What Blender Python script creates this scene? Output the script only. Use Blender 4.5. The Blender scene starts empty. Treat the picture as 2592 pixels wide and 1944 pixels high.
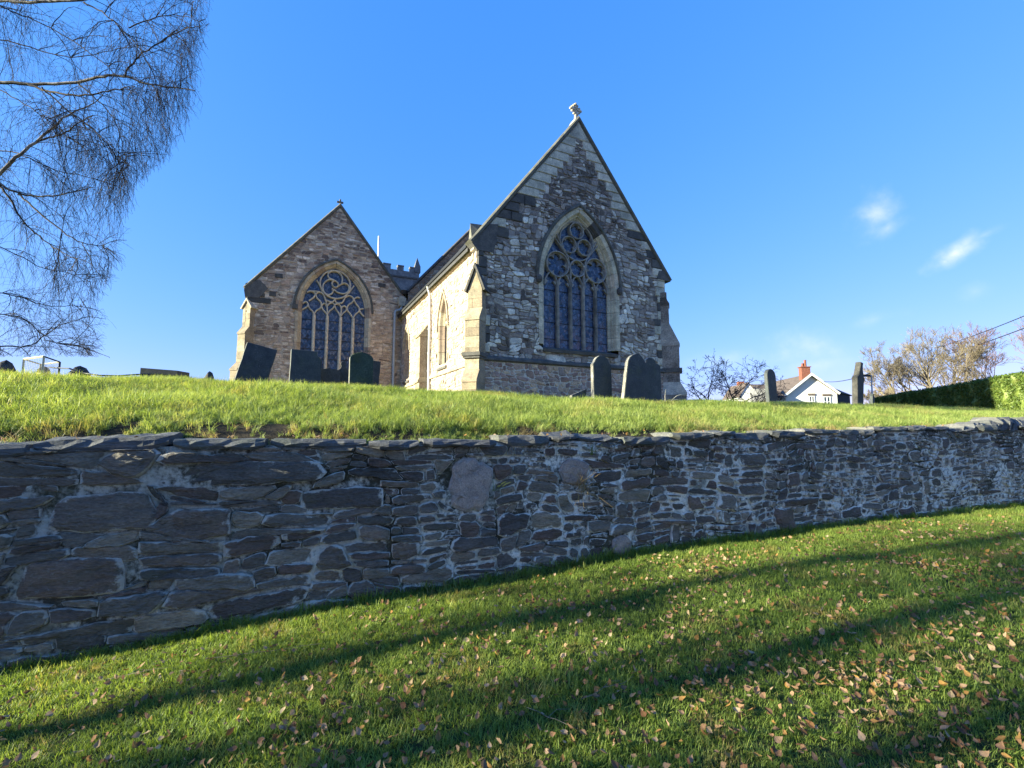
import bpy, math, random
import numpy as np
from mathutils import Vector, Matrix
R = math.radians
scene = bpy.context.scene
COL = scene.collection
EYE = 1.6                      # eye height above the lawn under the camera

# ------------------------------------------------------------------ camera
FPX = 1170.0                   # focal length in photograph pixels (2592 wide)
PITCH = math.atan(0.0983)
cam_data = bpy.data.cameras.new('camera')
cam = bpy.data.objects.new('camera', cam_data)
COL.objects.link(cam)
cam.location = (0, 0, EYE)
cam.rotation_euler = (math.pi / 2 + PITCH, 0, 0)
cam_data.sensor_width = 36.0
cam_data.lens = FPX / 2592 * 36.0
cam_data.clip_end = 3000
scene.camera = cam

# ------------------------------------------------------------------ light
SUN_EL = R(15.5)
SUN_DIR = Vector((-0.9563 * math.cos(SUN_EL), -0.2924 * math.cos(SUN_EL), math.sin(SUN_EL)))
SUN_ROT = math.atan2(SUN_DIR.x, SUN_DIR.y)
SUN_STRENGTH = 5.0
SKY_STRENGTH = 0.085
scene.view_settings.view_transform = 'Standard'
scene.view_settings.look = 'None'
scene.view_settings.exposure = 2.25
scene.view_settings.gamma = 1.0
scene.view_settings.use_curve_mapping = False
sun_d = bpy.data.lights.new('sun', 'SUN')
sun_d.energy = SUN_STRENGTH
sun_d.angle = R(0.53)
sun_d.color = (0.780, 0.780, 0.583)
sun = bpy.data.objects.new('sun', sun_d)
COL.objects.link(sun)
sun.rotation_euler = SUN_DIR.to_track_quat('Z', 'Y').to_euler()
sun.location = SUN_DIR * 60


def ray(u, v):
    """direction through a point of the 2592 x 1944 photograph"""
    x = (u - 1296) / FPX
    y = (972 - v) / FPX
    return Vector((x, math.cos(PITCH) - y * math.sin(PITCH), math.sin(PITCH) + y * math.cos(PITCH)))


def at(u, v, Y):
    """the point at distance Y along a line of sight; u, v on a 2212 px wide view"""
    r = ray(u * 2592 / 2212, v * 2592 / 2212)
    return Vector((0, 0, EYE)) + r * (Y / r.y)


world = bpy.data.worlds.new('World')
scene.world = world
world.use_nodes = True
wn = world.node_tree.nodes
wl = world.node_tree.links
wn.clear()
w_out = wn.new('ShaderNodeOutputWorld')
w_bg = wn.new('ShaderNodeBackground')
w_sky = wn.new('ShaderNodeTexSky')
w_sky.sky_type = 'NISHITA'
w_sky.sun_disc = False
w_sky.sun_elevation = SUN_EL
w_sky.sun_rotation = SUN_ROT
w_sky.altitude = 120
w_sky.air_density = 1.0
w_sky.dust_density = 0.15
w_sky.ozone_density = 3.0
w_bg.inputs['Strength'].default_value = SKY_STRENGTH
w_tc = wn.new('ShaderNodeTexCoord')


def wmath(op, a, b=None, clamp=False):
    n = wn.new('ShaderNodeMath')
    n.operation = op
    n.use_clamp = clamp
    for i, s in enumerate((a, b)):
        if s is None:
            continue
        if isinstance(s, (int, float)):
            n.inputs[i].default_value = s
        else:
            wl.new(s, n.inputs[i])
    return n.outputs[0]


# the camera's rendering of a clear sky: one response curve per channel over the whole sky
w_sep = wn.new('ShaderNodeSeparateColor')
wl.new(w_sky.outputs[0], w_sep.inputs[0])
w_cmb = wn.new('ShaderNodeCombineColor')
for i, (gain, gam) in enumerate(((0.41, 0.98), (0.87, 0.51), (2.15, 0.29))):
    wl.new(wmath('MULTIPLY', wmath('POWER', w_sep.outputs[i], gam), gain), w_cmb.inputs[i])


def wdot(vec):
    n = wn.new('ShaderNodeVectorMath')
    n.operation = 'DOT_PRODUCT'
    wl.new(w_tc.outputs['Generated'], n.inputs[0])
    n.inputs[1].default_value = vec
    return n.outputs['Value']


w_noise = wn.new('ShaderNodeTexNoise')
w_noise.inputs['Scale'].default_value = 22
w_noise.inputs['Detail'].default_value = 6
w_noise.inputs['Roughness'].default_value = 0.55
wl.new(w_tc.outputs['Generated'], w_noise.inputs['Vector'])
w_noise2 = wn.new('ShaderNodeTexNoise')
w_noise2.inputs['Scale'].default_value = 7
w_noise2.inputs['Detail'].default_value = 3
wl.new(w_tc.outputs['Generated'], w_noise2.inputs['Vector'])
cover = None
# small fair-weather clouds low in the western sky: direction, half sizes, tilt, density, noise amount
for (cu, cv, su, sv, tilt, dens, nz) in (
        (1888, 468, 44, 46, 20, 0.50, 2.2), (1918, 492, 34, 20, 25, 0.40, 2.0), (2062, 548, 46, 22, 24, 1.0, 1.7),
        (2085, 528, 30, 20, 40, 0.55, 2.0), (2040, 565, 16, 20, 60, 0.7, 1.8), (2125, 508, 30, 10, 20, 0.22, 2.0),
        (1735, 752, 70, 34, 0, 0.42, 2.0), (1760, 790, 60, 22, 0, 0.30, 1.8), (1560, 780, 60, 24, 8, 0.25, 2.0),
        (1890, 690, 40, 14, 10, 0.18, 2.0), (2105, 630, 26, 20, 10, 0.16, 2.0)):
    c = ray(cu * 2592 / 2212, cv * 2592 / 2212).normalized()
    right = Vector((c.y, -c.x, 0)).normalized()
    up = right.cross(c).normalized()
    t = R(tilt)
    a1 = right * math.cos(t) + up * math.sin(t)
    a2 = up * math.cos(t) - right * math.sin(t)
    k = 1.5 / FPX * (c.y)
    d1 = wmath('DIVIDE', wdot(a1), su * k)
    d2 = wmath('DIVIDE', wdot(a2), sv * k)
    rr = wmath('SQRT', wmath('ADD', wmath('MULTIPLY', d1, d1), wmath('MULTIPLY', d2, d2)))
    fwd = wmath('GREATER_THAN', wdot(c), 0.0)
    m = wmath('SUBTRACT', 1.25, rr)
    nn = wmath('MULTIPLY', wmath('SUBTRACT', w_noise.outputs[0], 0.5), nz)
    m = wmath('ADD', m, nn)
    m = wmath('MULTIPLY', m, 0.75, clamp=True)
    m = wmath('MULTIPLY', wmath('MULTIPLY', m, m), dens)
    m = wmath('MULTIPLY', m, fwd)
    cover = m if cover is None else wmath('MAXIMUM', cover, m)
w_mix = wn.new('ShaderNodeMixRGB')
wl.new(cover, w_mix.inputs['Fac'])
wl.new(w_cmb.outputs[0], w_mix.inputs['Color1'])
w_mix.inputs['Color2'].default_value = (2.7, 2.9, 3.3, 1)
wl.new(w_mix.outputs[0], w_bg.inputs['Color'])
wl.new(w_bg.outputs[0], w_out.inputs['Surface'])

# ------------------------------------------------------------------ object helpers


class MB:
    """collects vertices and faces (with two per-vertex values) and links them as one mesh object"""

    def __init__(self):
        self.v = []
        self.f = []
        self.rnd = []
        self.edge = []

    def add(self, vs, fs, rnd=0.5, edge=0.0):
        b = len(self.v)
        self.v.extend([tuple(p) for p in vs])
        self.f.extend([tuple(i + b for i in f) for f in fs])
        n = len(vs)
        self.rnd.extend(rnd if isinstance(rnd, (list, tuple)) else [rnd] * n)
        self.edge.extend(edge if isinstance(edge, (list, tuple)) else [edge] * n)
        return b

    def box(self, T, a0, a1, b0, b1, c0, c1, rnd=0.5, edge=0.0):
        """box in a frame T(u, out, z)"""
        vs = [T(u, o, z) for u in (a0, a1) for o in (b0, b1) for z in (c0, c1)]
        fs = [(0, 1, 3, 2), (4, 6, 7, 5), (0, 4, 5, 1), (2, 3, 7, 6), (0, 2, 6, 4), (1, 5, 7, 3)]
        self.add(vs, fs, rnd, edge)

    def prism(self, T, pts, o0, o1, rnd=0.5, edge=0.0):
        """polygon in (u, z) extruded along out"""
        n = len(pts)
        vs = [T(u, o0, z) for u, z in pts] + [T(u, o1, z) for u, z in pts]
        fs = [tuple(range(n)), tuple(range(2 * n - 1, n - 1, -1))]
        fs += [(i, (i + 1) % n, n + (i + 1) % n, n + i) for i in range(n)]
        self.add(vs, fs, rnd, edge)

    def tube(self, pts, rad, sides=5, rnd=0.5, cap=False):
        pts = [Vector(p) for p in pts]
        n = len(pts)
        if not isinstance(rad, (list, tuple)):
            rad = [rad] * n
        t0 = (pts[1] - pts[0]).normalized()
        a = Vector((0, 0, 1)) if abs(t0.z) < 0.9 else Vector((1, 0, 0))
        x = t0.cross(a).normalized()
        vs = []
        for i, p in enumerate(pts):
            t = (pts[min(i + 1, n - 1)] - pts[max(i - 1, 0)])
            if t.length < 1e-9:
                t = t0.copy()
            t.normalize()
            x = x - t * x.dot(t)
            if x.length < 1e-6:
                x = t.orthogonal()
            x.normalize()
            y = t.cross(x)
            for k in range(sides):
                an = 2 * math.pi * k / sides
                vs.append(p + (x * math.cos(an) + y * math.sin(an)) * rad[i])
        fs = []
        for i in range(n - 1):
            for k in range(sides):
                k2 = (k + 1) % sides
                fs.append((i * sides + k, i * sides + k2, (i + 1) * sides + k2, (i + 1) * sides + k))
        if cap:
            fs.append(tuple(range(sides - 1, -1, -1)))
            fs.append(tuple((n - 1) * sides + k for k in range(sides)))
        self.add(vs, fs, rnd)

    def mesh(self, name, smooth=False):
        me = bpy.data.meshes.new(name)
        me.from_pydata(self.v, [], self.f)
        for nm, d in (('rnd', self.rnd), ('edge', self.edge)):
            a = me.attributes.new(nm, 'FLOAT', 'POINT')
            a.data.foreach_set('value', np.array(d, dtype=np.float32))
        if smooth:
            me.polygons.foreach_set('use_smooth', [True] * len(me.polygons))
        me.update()
        return me

    def build(self, name, material, parent=None, smooth=False, kind=None):
        if not self.v:
            return None
        me = self.mesh(name, smooth)
        if material:
            me.materials.append(material)
        return link(name, me, parent, kind)


def link(name, me, parent=None, kind=None):
    o = bpy.data.objects.new(name, me)
    COL.objects.link(o)
    if parent is not None:
        o.parent = parent
        L = Vector((0, 0, 0))
        q = parent
        while q is not None:
            if q.type == 'EMPTY':
                L = Vector(q.location)
            q = q.parent
        if parent.type == 'EMPTY':
            o.matrix_parent_inverse = Matrix.Translation(-L)
    if kind:
        o['kind'] = kind
    return o


def thing(name, label, cat, loc=(0, 0, 0), group=None):
    o = bpy.data.objects.new(name, None)
    COL.objects.link(o)
    o.location = loc
    o.empty_display_size = 0.2
    o['label'] = label
    o['category'] = cat
    if group:
        o['group'] = group
    return o


def tag(o, label, cat, group=None):
    o['label'] = label
    o['category'] = cat
    if group:
        o['group'] = group
    return o


def frame(ox, oy, th, flip=False):
    """vertical plane: u along the wall, out towards the viewer, z above eye level"""
    ux, uy = math.cos(th), math.sin(th)
    nx, ny = math.sin(th), -math.cos(th)

    def T(u, out, z):
        return Vector((ox + ux * u + nx * out, oy + uy * u + ny * out, EYE + z))
    return T


# ------------------------------------------------------------------ materials


def new_mat(name):
    m = bpy.data.materials.new(name)
    m.use_nodes = True
    nt = m.node_tree
    b = nt.nodes['Principled BSDF']
    return m, nt, b


class NT:
    def __init__(self, nt):
        self.nt = nt

    def n(self, t, **kw):
        nd = self.nt.nodes.new(t)
        for k, v in kw.items():
            setattr(nd, k, v)
        return nd

    def l(self, a, b):
        self.nt.links.new(a, b)

    def set(self, sock, v):
        if isinstance(v, bpy.types.NodeSocket):
            self.l(v, sock)
        elif isinstance(v, (tuple, list)) and len(v) == 3 and sock.type == 'RGBA':
            sock.default_value = (*v, 1)
        else:
            sock.default_value = v

    def obj(self):
        return self.n('ShaderNodeTexCoord').outputs['Object']

    def pos(self):
        return self.n('ShaderNodeNewGeometry').outputs['Position']

    def attr(self, name):
        return self.n('ShaderNodeAttribute', attribute_name=name).outputs['Fac']

    def noise(self, vec, scale, detail=4, rough=0.55, dist=0.0):
        nd = self.n('ShaderNodeTexNoise')
        self.l(vec, nd.inputs['Vector'])
        nd.inputs['Scale'].default_value = scale
        nd.inputs['Detail'].default_value = detail
        nd.inputs['Roughness'].default_value = rough
        nd.inputs['Distortion'].default_value = dist
        return nd.outputs[0]

    def voro(self, vec, scale, feature='F1', out='Distance'):
        nd = self.n('ShaderNodeTexVoronoi', feature=feature)
        self.l(vec, nd.inputs['Vector'])
        nd.inputs['Scale'].default_value = scale
        return nd.outputs[out]

    def scale(self, vec, s):
        nd = self.n('ShaderNodeVectorMath', operation='MULTIPLY')
        self.l(vec, nd.inputs[0])
        nd.inputs[1].default_value = s
        return nd.outputs[0]

    def math(self, op, a, b=0.0, clamp=False):
        nd = self.n('ShaderNodeMath', operation=op)
        nd.use_clamp = clamp
        self.set(nd.inputs[0], a)
        self.set(nd.inputs[1], b)
        return nd.outputs[0]

    def ramp(self, fac, stops, interp='LINEAR'):
        nd = self.n('ShaderNodeValToRGB')
        cr = nd.color_ramp
        cr.interpolation = interp
        while len(cr.elements) < len(stops):
            cr.elements.new(0.5)
        for e, (p, c) in zip(cr.elements, stops):
            e.position = p
            e.color = (*c, 1) if len(c) == 3 else c
        self.set(nd.inputs[0], fac)
        return nd.outputs[0]

    def step(self, fac, lo, hi):
        nd = self.n('ShaderNodeMapRange')
        nd.clamp = True
        self.set(nd.inputs['Value'], fac)
        nd.inputs['From Min'].default_value = lo
        nd.inputs['From Max'].default_value = hi
        return nd.outputs['Result']

    def mix(self, fac, a, b, mode='MIX'):
        nd = self.n('ShaderNodeMixRGB', blend_type=mode)
        self.set(nd.inputs[0], fac)
        self.set(nd.inputs[1], a)
        self.set(nd.inputs[2], b)
        return nd.outputs[0]

    def bump(self, h, strength, dist, bsdf, prev=None):
        nd = self.n('ShaderNodeBump')
        nd.inputs['Strength'].default_value = strength
        nd.inputs['Distance'].default_value = dist
        self.l(h, nd.inputs['Height'])
        if prev is not None:
            self.l(prev, nd.inputs['Normal'])
        self.l(nd.outputs[0], bsdf.inputs['Normal'])
        return nd.outputs[0]


def stone_mat(name, colors, lime=(0.5, 0.5, 0.47), lime_amt=0.0, lichen=0.0, lichen_col=(0.45, 0.45, 0.4), scale=1.0,
              bump=0.6, bdist=0.012, rough=0.85, dark=0.0, streak=(1, 1, 1), spec=0.3, green=0.0, lime_x=None):
    """natural stone: one colour per stone, grain, chips, lichen and lime smeared from the joints"""
    m, nt, b = new_mat(name)
    g = NT(nt)
    p = g.obj()
    ps = g.scale(p, streak)
    n_ = len(colors)
    c = g.ramp(g.attr('rnd'), [(i / max(1, n_ - 1), col) for i, col in enumerate(colors)])
    big = g.noise(ps, 5 * scale, 4)
    fine = g.noise(ps, 38 * scale, 6, 0.65)
    c = g.mix(1.0, c, g.ramp(big, [(0.25, (0.62, 0.62, 0.64)), (0.5, (0.95, 0.95, 0.95)), (0.75, (1.35, 1.3, 1.25))]), 'MULTIPLY')
    c = g.mix(1.0, c, g.ramp(fine, [(0.3, (0.6, 0.6, 0.6)), (0.5, (1, 1, 1)), (0.72, (1.5, 1.5, 1.48))]), 'MULTIPLY')
    if dark > 0:
        dk = g.noise(p, 1.3 * scale, 5, 0.6)
        c = g.mix(g.math('MULTIPLY', g.step(dk, 0.52, 0.66), dark), c, (0.03, 0.028, 0.026))
    if green > 0:
        gn = g.noise(p, 3.1 * scale, 5, 0.6)
        c = g.mix(g.math('MULTIPLY', g.step(gn, 0.52, 0.68), green), c, (0.055, 0.07, 0.025))
    if lichen > 0:
        ln = g.noise(p, 24 * scale, 5, 0.7)
        l2 = g.noise(p, 4.0 * scale, 2)
        lf = g.math('MULTIPLY', g.step(ln, 0.58, 0.66), g.step(l2, 0.45, 0.62))
        c = g.mix(g.math('MULTIPLY', lf, lichen), c, lichen_col)
    if lime_amt > 0:
        lm = g.noise(p, 9 * scale, 6, 0.65)
        l3 = g.noise(p, 0.9 * scale, 2)
        f = g.math('ADD', g.math('MULTIPLY', g.attr('edge'), 0.40), lm)
        f = g.math('ADD', f, g.math('MULTIPLY', g.math('SUBTRACT', l3, 0.5), 0.55))
        f = g.step(f, 0.73, 0.83)
        la = lime_amt
        if lime_x:
            sx = g.n('ShaderNodeSeparateXYZ')
            g.l(p, sx.inputs[0])
            la = g.math('ADD', g.math('MULTIPLY', g.step(sx.outputs[0], *lime_x), lime_amt * 0.5), lime_amt * 0.5)
        c = g.mix(g.math('MULTIPLY', f, la), c, lime)
    g.l(c, b.inputs['Base Color'])
    b.inputs['Roughness'].default_value = rough
    b.inputs['Specular IOR Level'].default_value = spec
    h = g.math('ADD', g.math('MULTIPLY', big, 1.2), g.math('MULTIPLY', fine, 0.5))
    g.bump(h, bump, bdist, b)
    return m


def mortar_mat(name, c1, c2, scale=1.0, lo=0.4, hi=0.62, bdist=0.02, c3=None, lime_x=None):
    m, nt, b = new_mat(name)
    g = NT(nt)
    p = g.obj()
    n1 = g.noise(p, 2.2 * scale, 5, 0.6)
    n2 = g.noise(p, 26 * scale, 6, 0.65)
    f = g.math('ADD', g.math('MULTIPLY', n1, 0.65), g.math('MULTIPLY', n2, 0.35))
    k = g.step(f, lo, hi)
    if lime_x:
        sx = g.n('ShaderNodeSeparateXYZ')
        g.l(p, sx.inputs[0])
        k = g.math('MULTIPLY', k, g.math('ADD', g.math('MULTIPLY', g.step(sx.outputs[0], *lime_x), 0.5), 0.5))
    c = g.mix(k, c1, c2)
    if c3 is not None:
        c = g.mix(g.math('MULTIPLY', g.step(g.noise(p, 3.7 * scale, 4), 0.52, 0.66), 0.7), c, c3)
    c = g.mix(1.0, c, g.ramp(n2, [(0.25, (0.5, 0.5, 0.5)), (0.55, (1, 1, 1)), (0.8, (1.25, 1.25, 1.25))]), 'MULTIPLY')
    g.l(c, b.inputs['Base Color'])
    b.inputs['Roughness'].default_value = 0.95
    b.inputs['Specular IOR Level'].default_value = 0.15
    g.bump(n2, 0.8, bdist, b)
    return m


def plain_mat(name, col, rough=0.6, var=0.25, scale=6.0, bump=0.0, bdist=0.004, metal=0.0, spec=0.4, col2=None):
    m, nt, b = new_mat(name)
    g = NT(nt)
    p = g.obj()
    n1 = g.noise(p, scale, 5, 0.6)
    c2 = col2 if col2 is not None else tuple(x * (1 - var * 1.6) for x in col)
    c = g.mix(g.step(n1, 0.35, 0.7), col, c2)
    c = g.mix(1.0, c, g.ramp(g.noise(p, scale * 8, 3), [(0.3, (1 - var,) * 3), (0.7, (1 + var,) * 3)]), 'MULTIPLY')
    g.l(c, b.inputs['Base Color'])
    b.inputs['Roughness'].default_value = rough
    b.inputs['Metallic'].default_value = metal
    b.inputs['Specular IOR Level'].default_value = spec
    if bump > 0:
        g.bump(g.noise(p, scale * 6, 5), bump, bdist, b)
    return m


SLATE = [(0.097, 0.076, 0.063), (0.151, 0.121, 0.098), (0.115, 0.099, 0.084), (0.186, 0.155, 0.123), (0.162, 0.104, 0.077),
         (0.081, 0.067, 0.054), (0.233, 0.189, 0.143), (0.123, 0.105, 0.089), (0.294, 0.231, 0.166), (0.136, 0.087, 0.068), (0.105, 0.089, 0.077)]
M_wall_stone = stone_mat('slate_rubble', SLATE, lime=(0.80, 0.74, 0.64), lime_amt=0.92, lichen=0.35, lichen_col=(0.30, 0.31, 0.29),
                         bump=1.0, bdist=0.05, streak=(0.8, 0.8, 2.2), rough=0.58, green=0.25, lime_x=(-2.6, 0.3))
M_boulder = stone_mat('granite', [(0.286, 0.221, 0.179), (0.337, 0.260, 0.214)], lime=(0.4, 0.4, 0.4), lime_amt=0.3, scale=2.2, bump=0.9, bdist=0.02)
M_wall_mortar = mortar_mat('lime_mortar', (0.085, 0.072, 0.052), (0.80, 0.73, 0.62), lo=0.43, hi=0.53, c3=(0.075, 0.072, 0.045), bdist=0.04, lime_x=(-2.6, 0.3))
M_coping = stone_mat('slate_coping', [(0.085, 0.085, 0.089), (0.128, 0.123, 0.119), (0.102, 0.098, 0.102), (0.153, 0.145, 0.132)], lime=(0.35, 0.35, 0.33), lime_amt=0.35,
                     lichen=0.5, lichen_col=(0.33, 0.33, 0.28), bump=1.0, bdist=0.03, streak=(0.7, 0.7, 3.5), rough=0.75, green=0.35)
CH = [(0.16, 0.12, 0.10), (0.36, 0.30, 0.25), (0.24, 0.21, 0.185), (0.52, 0.46, 0.38), (0.28, 0.22, 0.185), (0.09, 0.07, 0.055),
      (0.42, 0.345, 0.30), (0.74, 0.68, 0.57), (0.30, 0.27, 0.245), (0.58, 0.51, 0.43), (0.19, 0.145, 0.12), (0.78, 0.72, 0.60), (0.34, 0.29, 0.24)]
M_ch_stone = stone_mat('church_rubble', CH, lime=(0.36, 0.33, 0.29), lime_amt=0.35, lichen=0.3, dark=0.3, scale=0.9, bump=0.9, bdist=0.03)
PL = [(0.202, 0.128, 0.103), (0.344, 0.221, 0.178), (0.287, 0.221, 0.187), (0.489, 0.325, 0.242), (0.575, 0.419, 0.280), (0.245, 0.139, 0.103), (0.374, 0.279, 0.234)]
M_plinth_stone = stone_mat('plinth_rubble', PL, lime=(0.36, 0.33, 0.29), lime_amt=0.2, scale=0.9, bump=0.8, bdist=0.025)
M_ch_mortar = mortar_mat('church_mortar', (0.15, 0.12, 0.10), (0.36, 0.30, 0.25), lo=0.38, hi=0.6)
M_plinth_mortar = mortar_mat('plinth_mortar', (0.50, 0.43, 0.36), (0.62, 0.55, 0.46))
AI = [(0.345, 0.225, 0.153), (0.529, 0.406, 0.304), (0.391, 0.281, 0.201), (0.690, 0.564, 0.439), (0.253, 0.174, 0.135), (0.780, 0.654, 0.524), (0.460, 0.321, 0.226), (0.149, 0.101, 0.080), (0.575, 0.428, 0.304)]
M_ai_stone = stone_mat('aisle_rubble', AI, lime=(0.42, 0.34, 0.26), lime_amt=0.4, lichen=0.3, dark=0.3, scale=0.9, bump=0.8, bdist=0.02)
M_ai_mortar = mortar_mat('aisle_mortar', (0.34, 0.26, 0.19), (0.56, 0.45, 0.34))
SO = [(0.305, 0.214, 0.166), (0.407, 0.306, 0.242), (0.466, 0.367, 0.294), (0.339, 0.244, 0.196), (0.509, 0.413, 0.337), (0.373, 0.267, 0.219)]
M_so_stone = stone_mat('south_wall_rubble', SO, lime=(0.58, 0.52, 0.43), lime_amt=0.4, lichen=0.2, scale=0.9, bump=0.6, bdist=0.015)
M_so_mortar = mortar_mat('south_wall_mortar', (0.24, 0.185, 0.125), (0.36, 0.29, 0.21))
NV = [(0.237, 0.150, 0.098), (0.336, 0.212, 0.140), (0.416, 0.282, 0.184), (0.198, 0.132, 0.092), (0.297, 0.203, 0.148)]
M_nv_stone = stone_mat('nave_rubble', NV, lime=(0.3, 0.25, 0.2), lime_amt=0.2, scale=0.9, bump=0.8, bdist=0.02)
M_ashlar = stone_mat('pale_ashlar', [(0.475, 0.431, 0.337), (0.553, 0.489, 0.377), (0.427, 0.396, 0.310), (0.600, 0.517, 0.397)], lichen=0.3, lichen_col=(0.2, 0.2, 0.16),
                     dark=0.35, scale=0.8, bump=0.35, bdist=0.01, green=0.18)
M_dressed = stone_mat('dressed_stone', [(0.494, 0.437, 0.315), (0.597, 0.509, 0.369), (0.437, 0.377, 0.279), (0.538, 0.437, 0.321)], lichen=0.2, lichen_col=(0.22, 0.2, 0.16),
                      dark=0.25, scale=0.9, bump=0.35, bdist=0.008)
M_dressed_warm = stone_mat('warm_dressed_stone', [(0.42, 0.34, 0.24), (0.46, 0.385, 0.28), (0.36, 0.29, 0.21), (0.30, 0.215, 0.16)], dark=0.3, scale=0.9, bump=0.35, bdist=0.008)
M_tracery = stone_mat('tracery_stone', [(0.484, 0.413, 0.314), (0.557, 0.473, 0.364)], dark=0.15, scale=1.5, bump=0.2, bdist=0.005)
M_tracery_mid = stone_mat('grey_tracery_stone', [(0.271, 0.247, 0.218), (0.325, 0.294, 0.262)], dark=0.35, scale=1.5, bump=0.2, bdist=0.005)
M_tracery_dark = stone_mat('weathered_tracery_stone', [(0.221, 0.195, 0.163), (0.299, 0.260, 0.215)], dark=0.5, scale=1.5, bump=0.25, bdist=0.005)
M_dark_stone = stone_mat('sooty_stone', [(0.074, 0.068, 0.062), (0.115, 0.105, 0.095), (0.061, 0.058, 0.054)], lichen=0.5, lichen_col=(0.2, 0.2, 0.17), scale=1.0, bump=0.5, bdist=0.012)
M_coping_ch = stone_mat('gable_coping_stone', [(0.10, 0.095, 0.08), (0.15, 0.14, 0.115)], dark=0.5, lichen=0.4, lichen_col=(0.25, 0.25, 0.2), scale=1.0, bump=0.4, bdist=0.01, green=0.3)
M_buttress = stone_mat('buttress_stone', [(0.264, 0.202, 0.133), (0.316, 0.252, 0.168), (0.220, 0.169, 0.117), (0.367, 0.310, 0.214), (0.294, 0.216, 0.149)], lichen=0.35, lichen_col=(0.26, 0.22, 0.12),
                       dark=0.3, scale=1.0, bump=0.4, bdist=0.01)
M_tower = stone_mat('tower_stone', [(0.12, 0.125, 0.13), (0.17, 0.17, 0.17), (0.14, 0.14, 0.145)], dark=0.35, scale=0.7, bump=0.4, bdist=0.02, green=0.15)
M_headstone = stone_mat('headstone_slate', [(0.033, 0.038, 0.039), (0.046, 0.051, 0.055), (0.039, 0.045, 0.040)], lichen=0.7, lichen_col=(0.16, 0.165, 0.15), scale=1.3, bump=0.35, bdist=0.006, rough=0.55, green=0.25)
M_headstone_green = stone_mat('mossy_headstone', [(0.037, 0.055, 0.043), (0.050, 0.070, 0.053)], lichen=0.6, lichen_col=(0.12, 0.14, 0.11), scale=0.9, bump=0.4, bdist=0.006, green=0.5)
M_headstone_edge = stone_mat('headstone_edge', [(0.30, 0.27, 0.22), (0.36, 0.33, 0.28)], scale=1.5, bump=0.4, bdist=0.005)
M_headstone_rough = stone_mat('rough_headstone', [(0.063, 0.059, 0.054), (0.082, 0.074, 0.065)], lichen=0.6, lichen_col=(0.19, 0.19, 0.17), scale=1.4, bump=1.0, bdist=0.02)
M_roof = plain_mat('roof_slate', (0.06, 0.055, 0.055), rough=0.7, var=0.3, scale=4, bump=0.5, bdist=0.01)
M_black = plain_mat('black_iron', (0.02, 0.02, 0.022), rough=0.5, var=0.2)
M_leadbar = plain_mat('saddle_bar_iron', (0.012, 0.012, 0.014), rough=0.6, var=0.1)
M_pipe = plain_mat('pale_painted_pipe', (0.62, 0.62, 0.60), rough=0.45, var=0.08)
M_pipe_grey = plain_mat('grey_painted_pipe', (0.36, 0.38, 0.40), rough=0.4, var=0.1)
M_white = plain_mat('white_paint', (0.78, 0.77, 0.74), rough=0.55, var=0.06, scale=3)
M_render = plain_mat('white_render', (0.74, 0.71, 0.66), rough=0.9, var=0.07, scale=1.2, bump=0.3, bdist=0.01)
M_brick = plain_mat('chimney_brick', (0.24, 0.085, 0.055), rough=0.9, var=0.25, scale=5, bump=0.4, bdist=0.01)
M_brick_pale = plain_mat('pale_brick', (0.5, 0.46, 0.42), rough=0.9, var=0.2, scale=5)
M_tile = plain_mat('brown_roof_tile', (0.135, 0.098, 0.08), rough=0.85, var=0.25, scale=2.5, bump=0.5, bdist=0.02)
M_dark_timber = plain_mat('dark_wall', (0.045, 0.05, 0.065), rough=0.8, var=0.2)
M_window_dark = plain_mat('window_glass', (0.06, 0.075, 0.095), rough=0.1, var=0.1, spec=0.6)
M_wire = plain_mat('cable', (0.02, 0.02, 0.025), rough=0.6, var=0.1)
M_hose = plain_mat('black_hose', (0.015, 0.015, 0.018), rough=0.5, var=0.1)
M_mesh = plain_mat('wire_netting', (0.32, 0.31, 0.29), rough=0.4, var=0.1, metal=0.4)
M_hutch_wood = plain_mat('pale_timber', (0.62, 0.56, 0.42), rough=0.7, var=0.15, scale=8)
M_sack = plain_mat('brown_sack', (0.20, 0.15, 0.11), rough=0.9, var=0.3)
M_soil = mortar_mat('dark_soil', (0.03, 0.022, 0.014), (0.075, 0.055, 0.035), scale=2.0)


def bark_mat(name, c1, c2, c3=None, scale=8):
    m, nt, b = new_mat(name)
    g = NT(nt)
    p = g.obj()
    n1 = g.noise(g.scale(p, (1, 1, 0.5)), scale, 5, 0.6)
    c = g.mix(g.step(n1, 0.38, 0.62), c1, c2)
    if c3 is not None:
        c = g.mix(g.step(g.noise(p, 2.0, 3), 0.55, 0.65), c, c3)
    g.l(c, b.inputs['Base Color'])
    b.inputs['Roughness'].default_value = 0.85
    b.inputs['Specular IOR Level'].default_value = 0.2
    g.bump(n1, 0.6, 0.01, b)
    return m


M_birch_bark = bark_mat('birch_bark', (0.30, 0.27, 0.24), (0.07, 0.055, 0.05), (0.045, 0.04, 0.04))
M_birch_twig = bark_mat('birch_twig', (0.034, 0.026, 0.022), (0.055, 0.042, 0.034))
M_scrub = bark_mat('hawthorn_twig', (0.22, 0.175, 0.125), (0.135, 0.105, 0.075), (0.24, 0.20, 0.12))
M_scrub_red = bark_mat('reddish_twig', (0.22, 0.13, 0.095), (0.15, 0.09, 0.07))
M_dark_twig = bark_mat('dark_twig', (0.035, 0.03, 0.035), (0.055, 0.045, 0.045))
M_bark = bark_mat('grey_bark', (0.10, 0.085, 0.07), (0.05, 0.042, 0.036))


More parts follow.
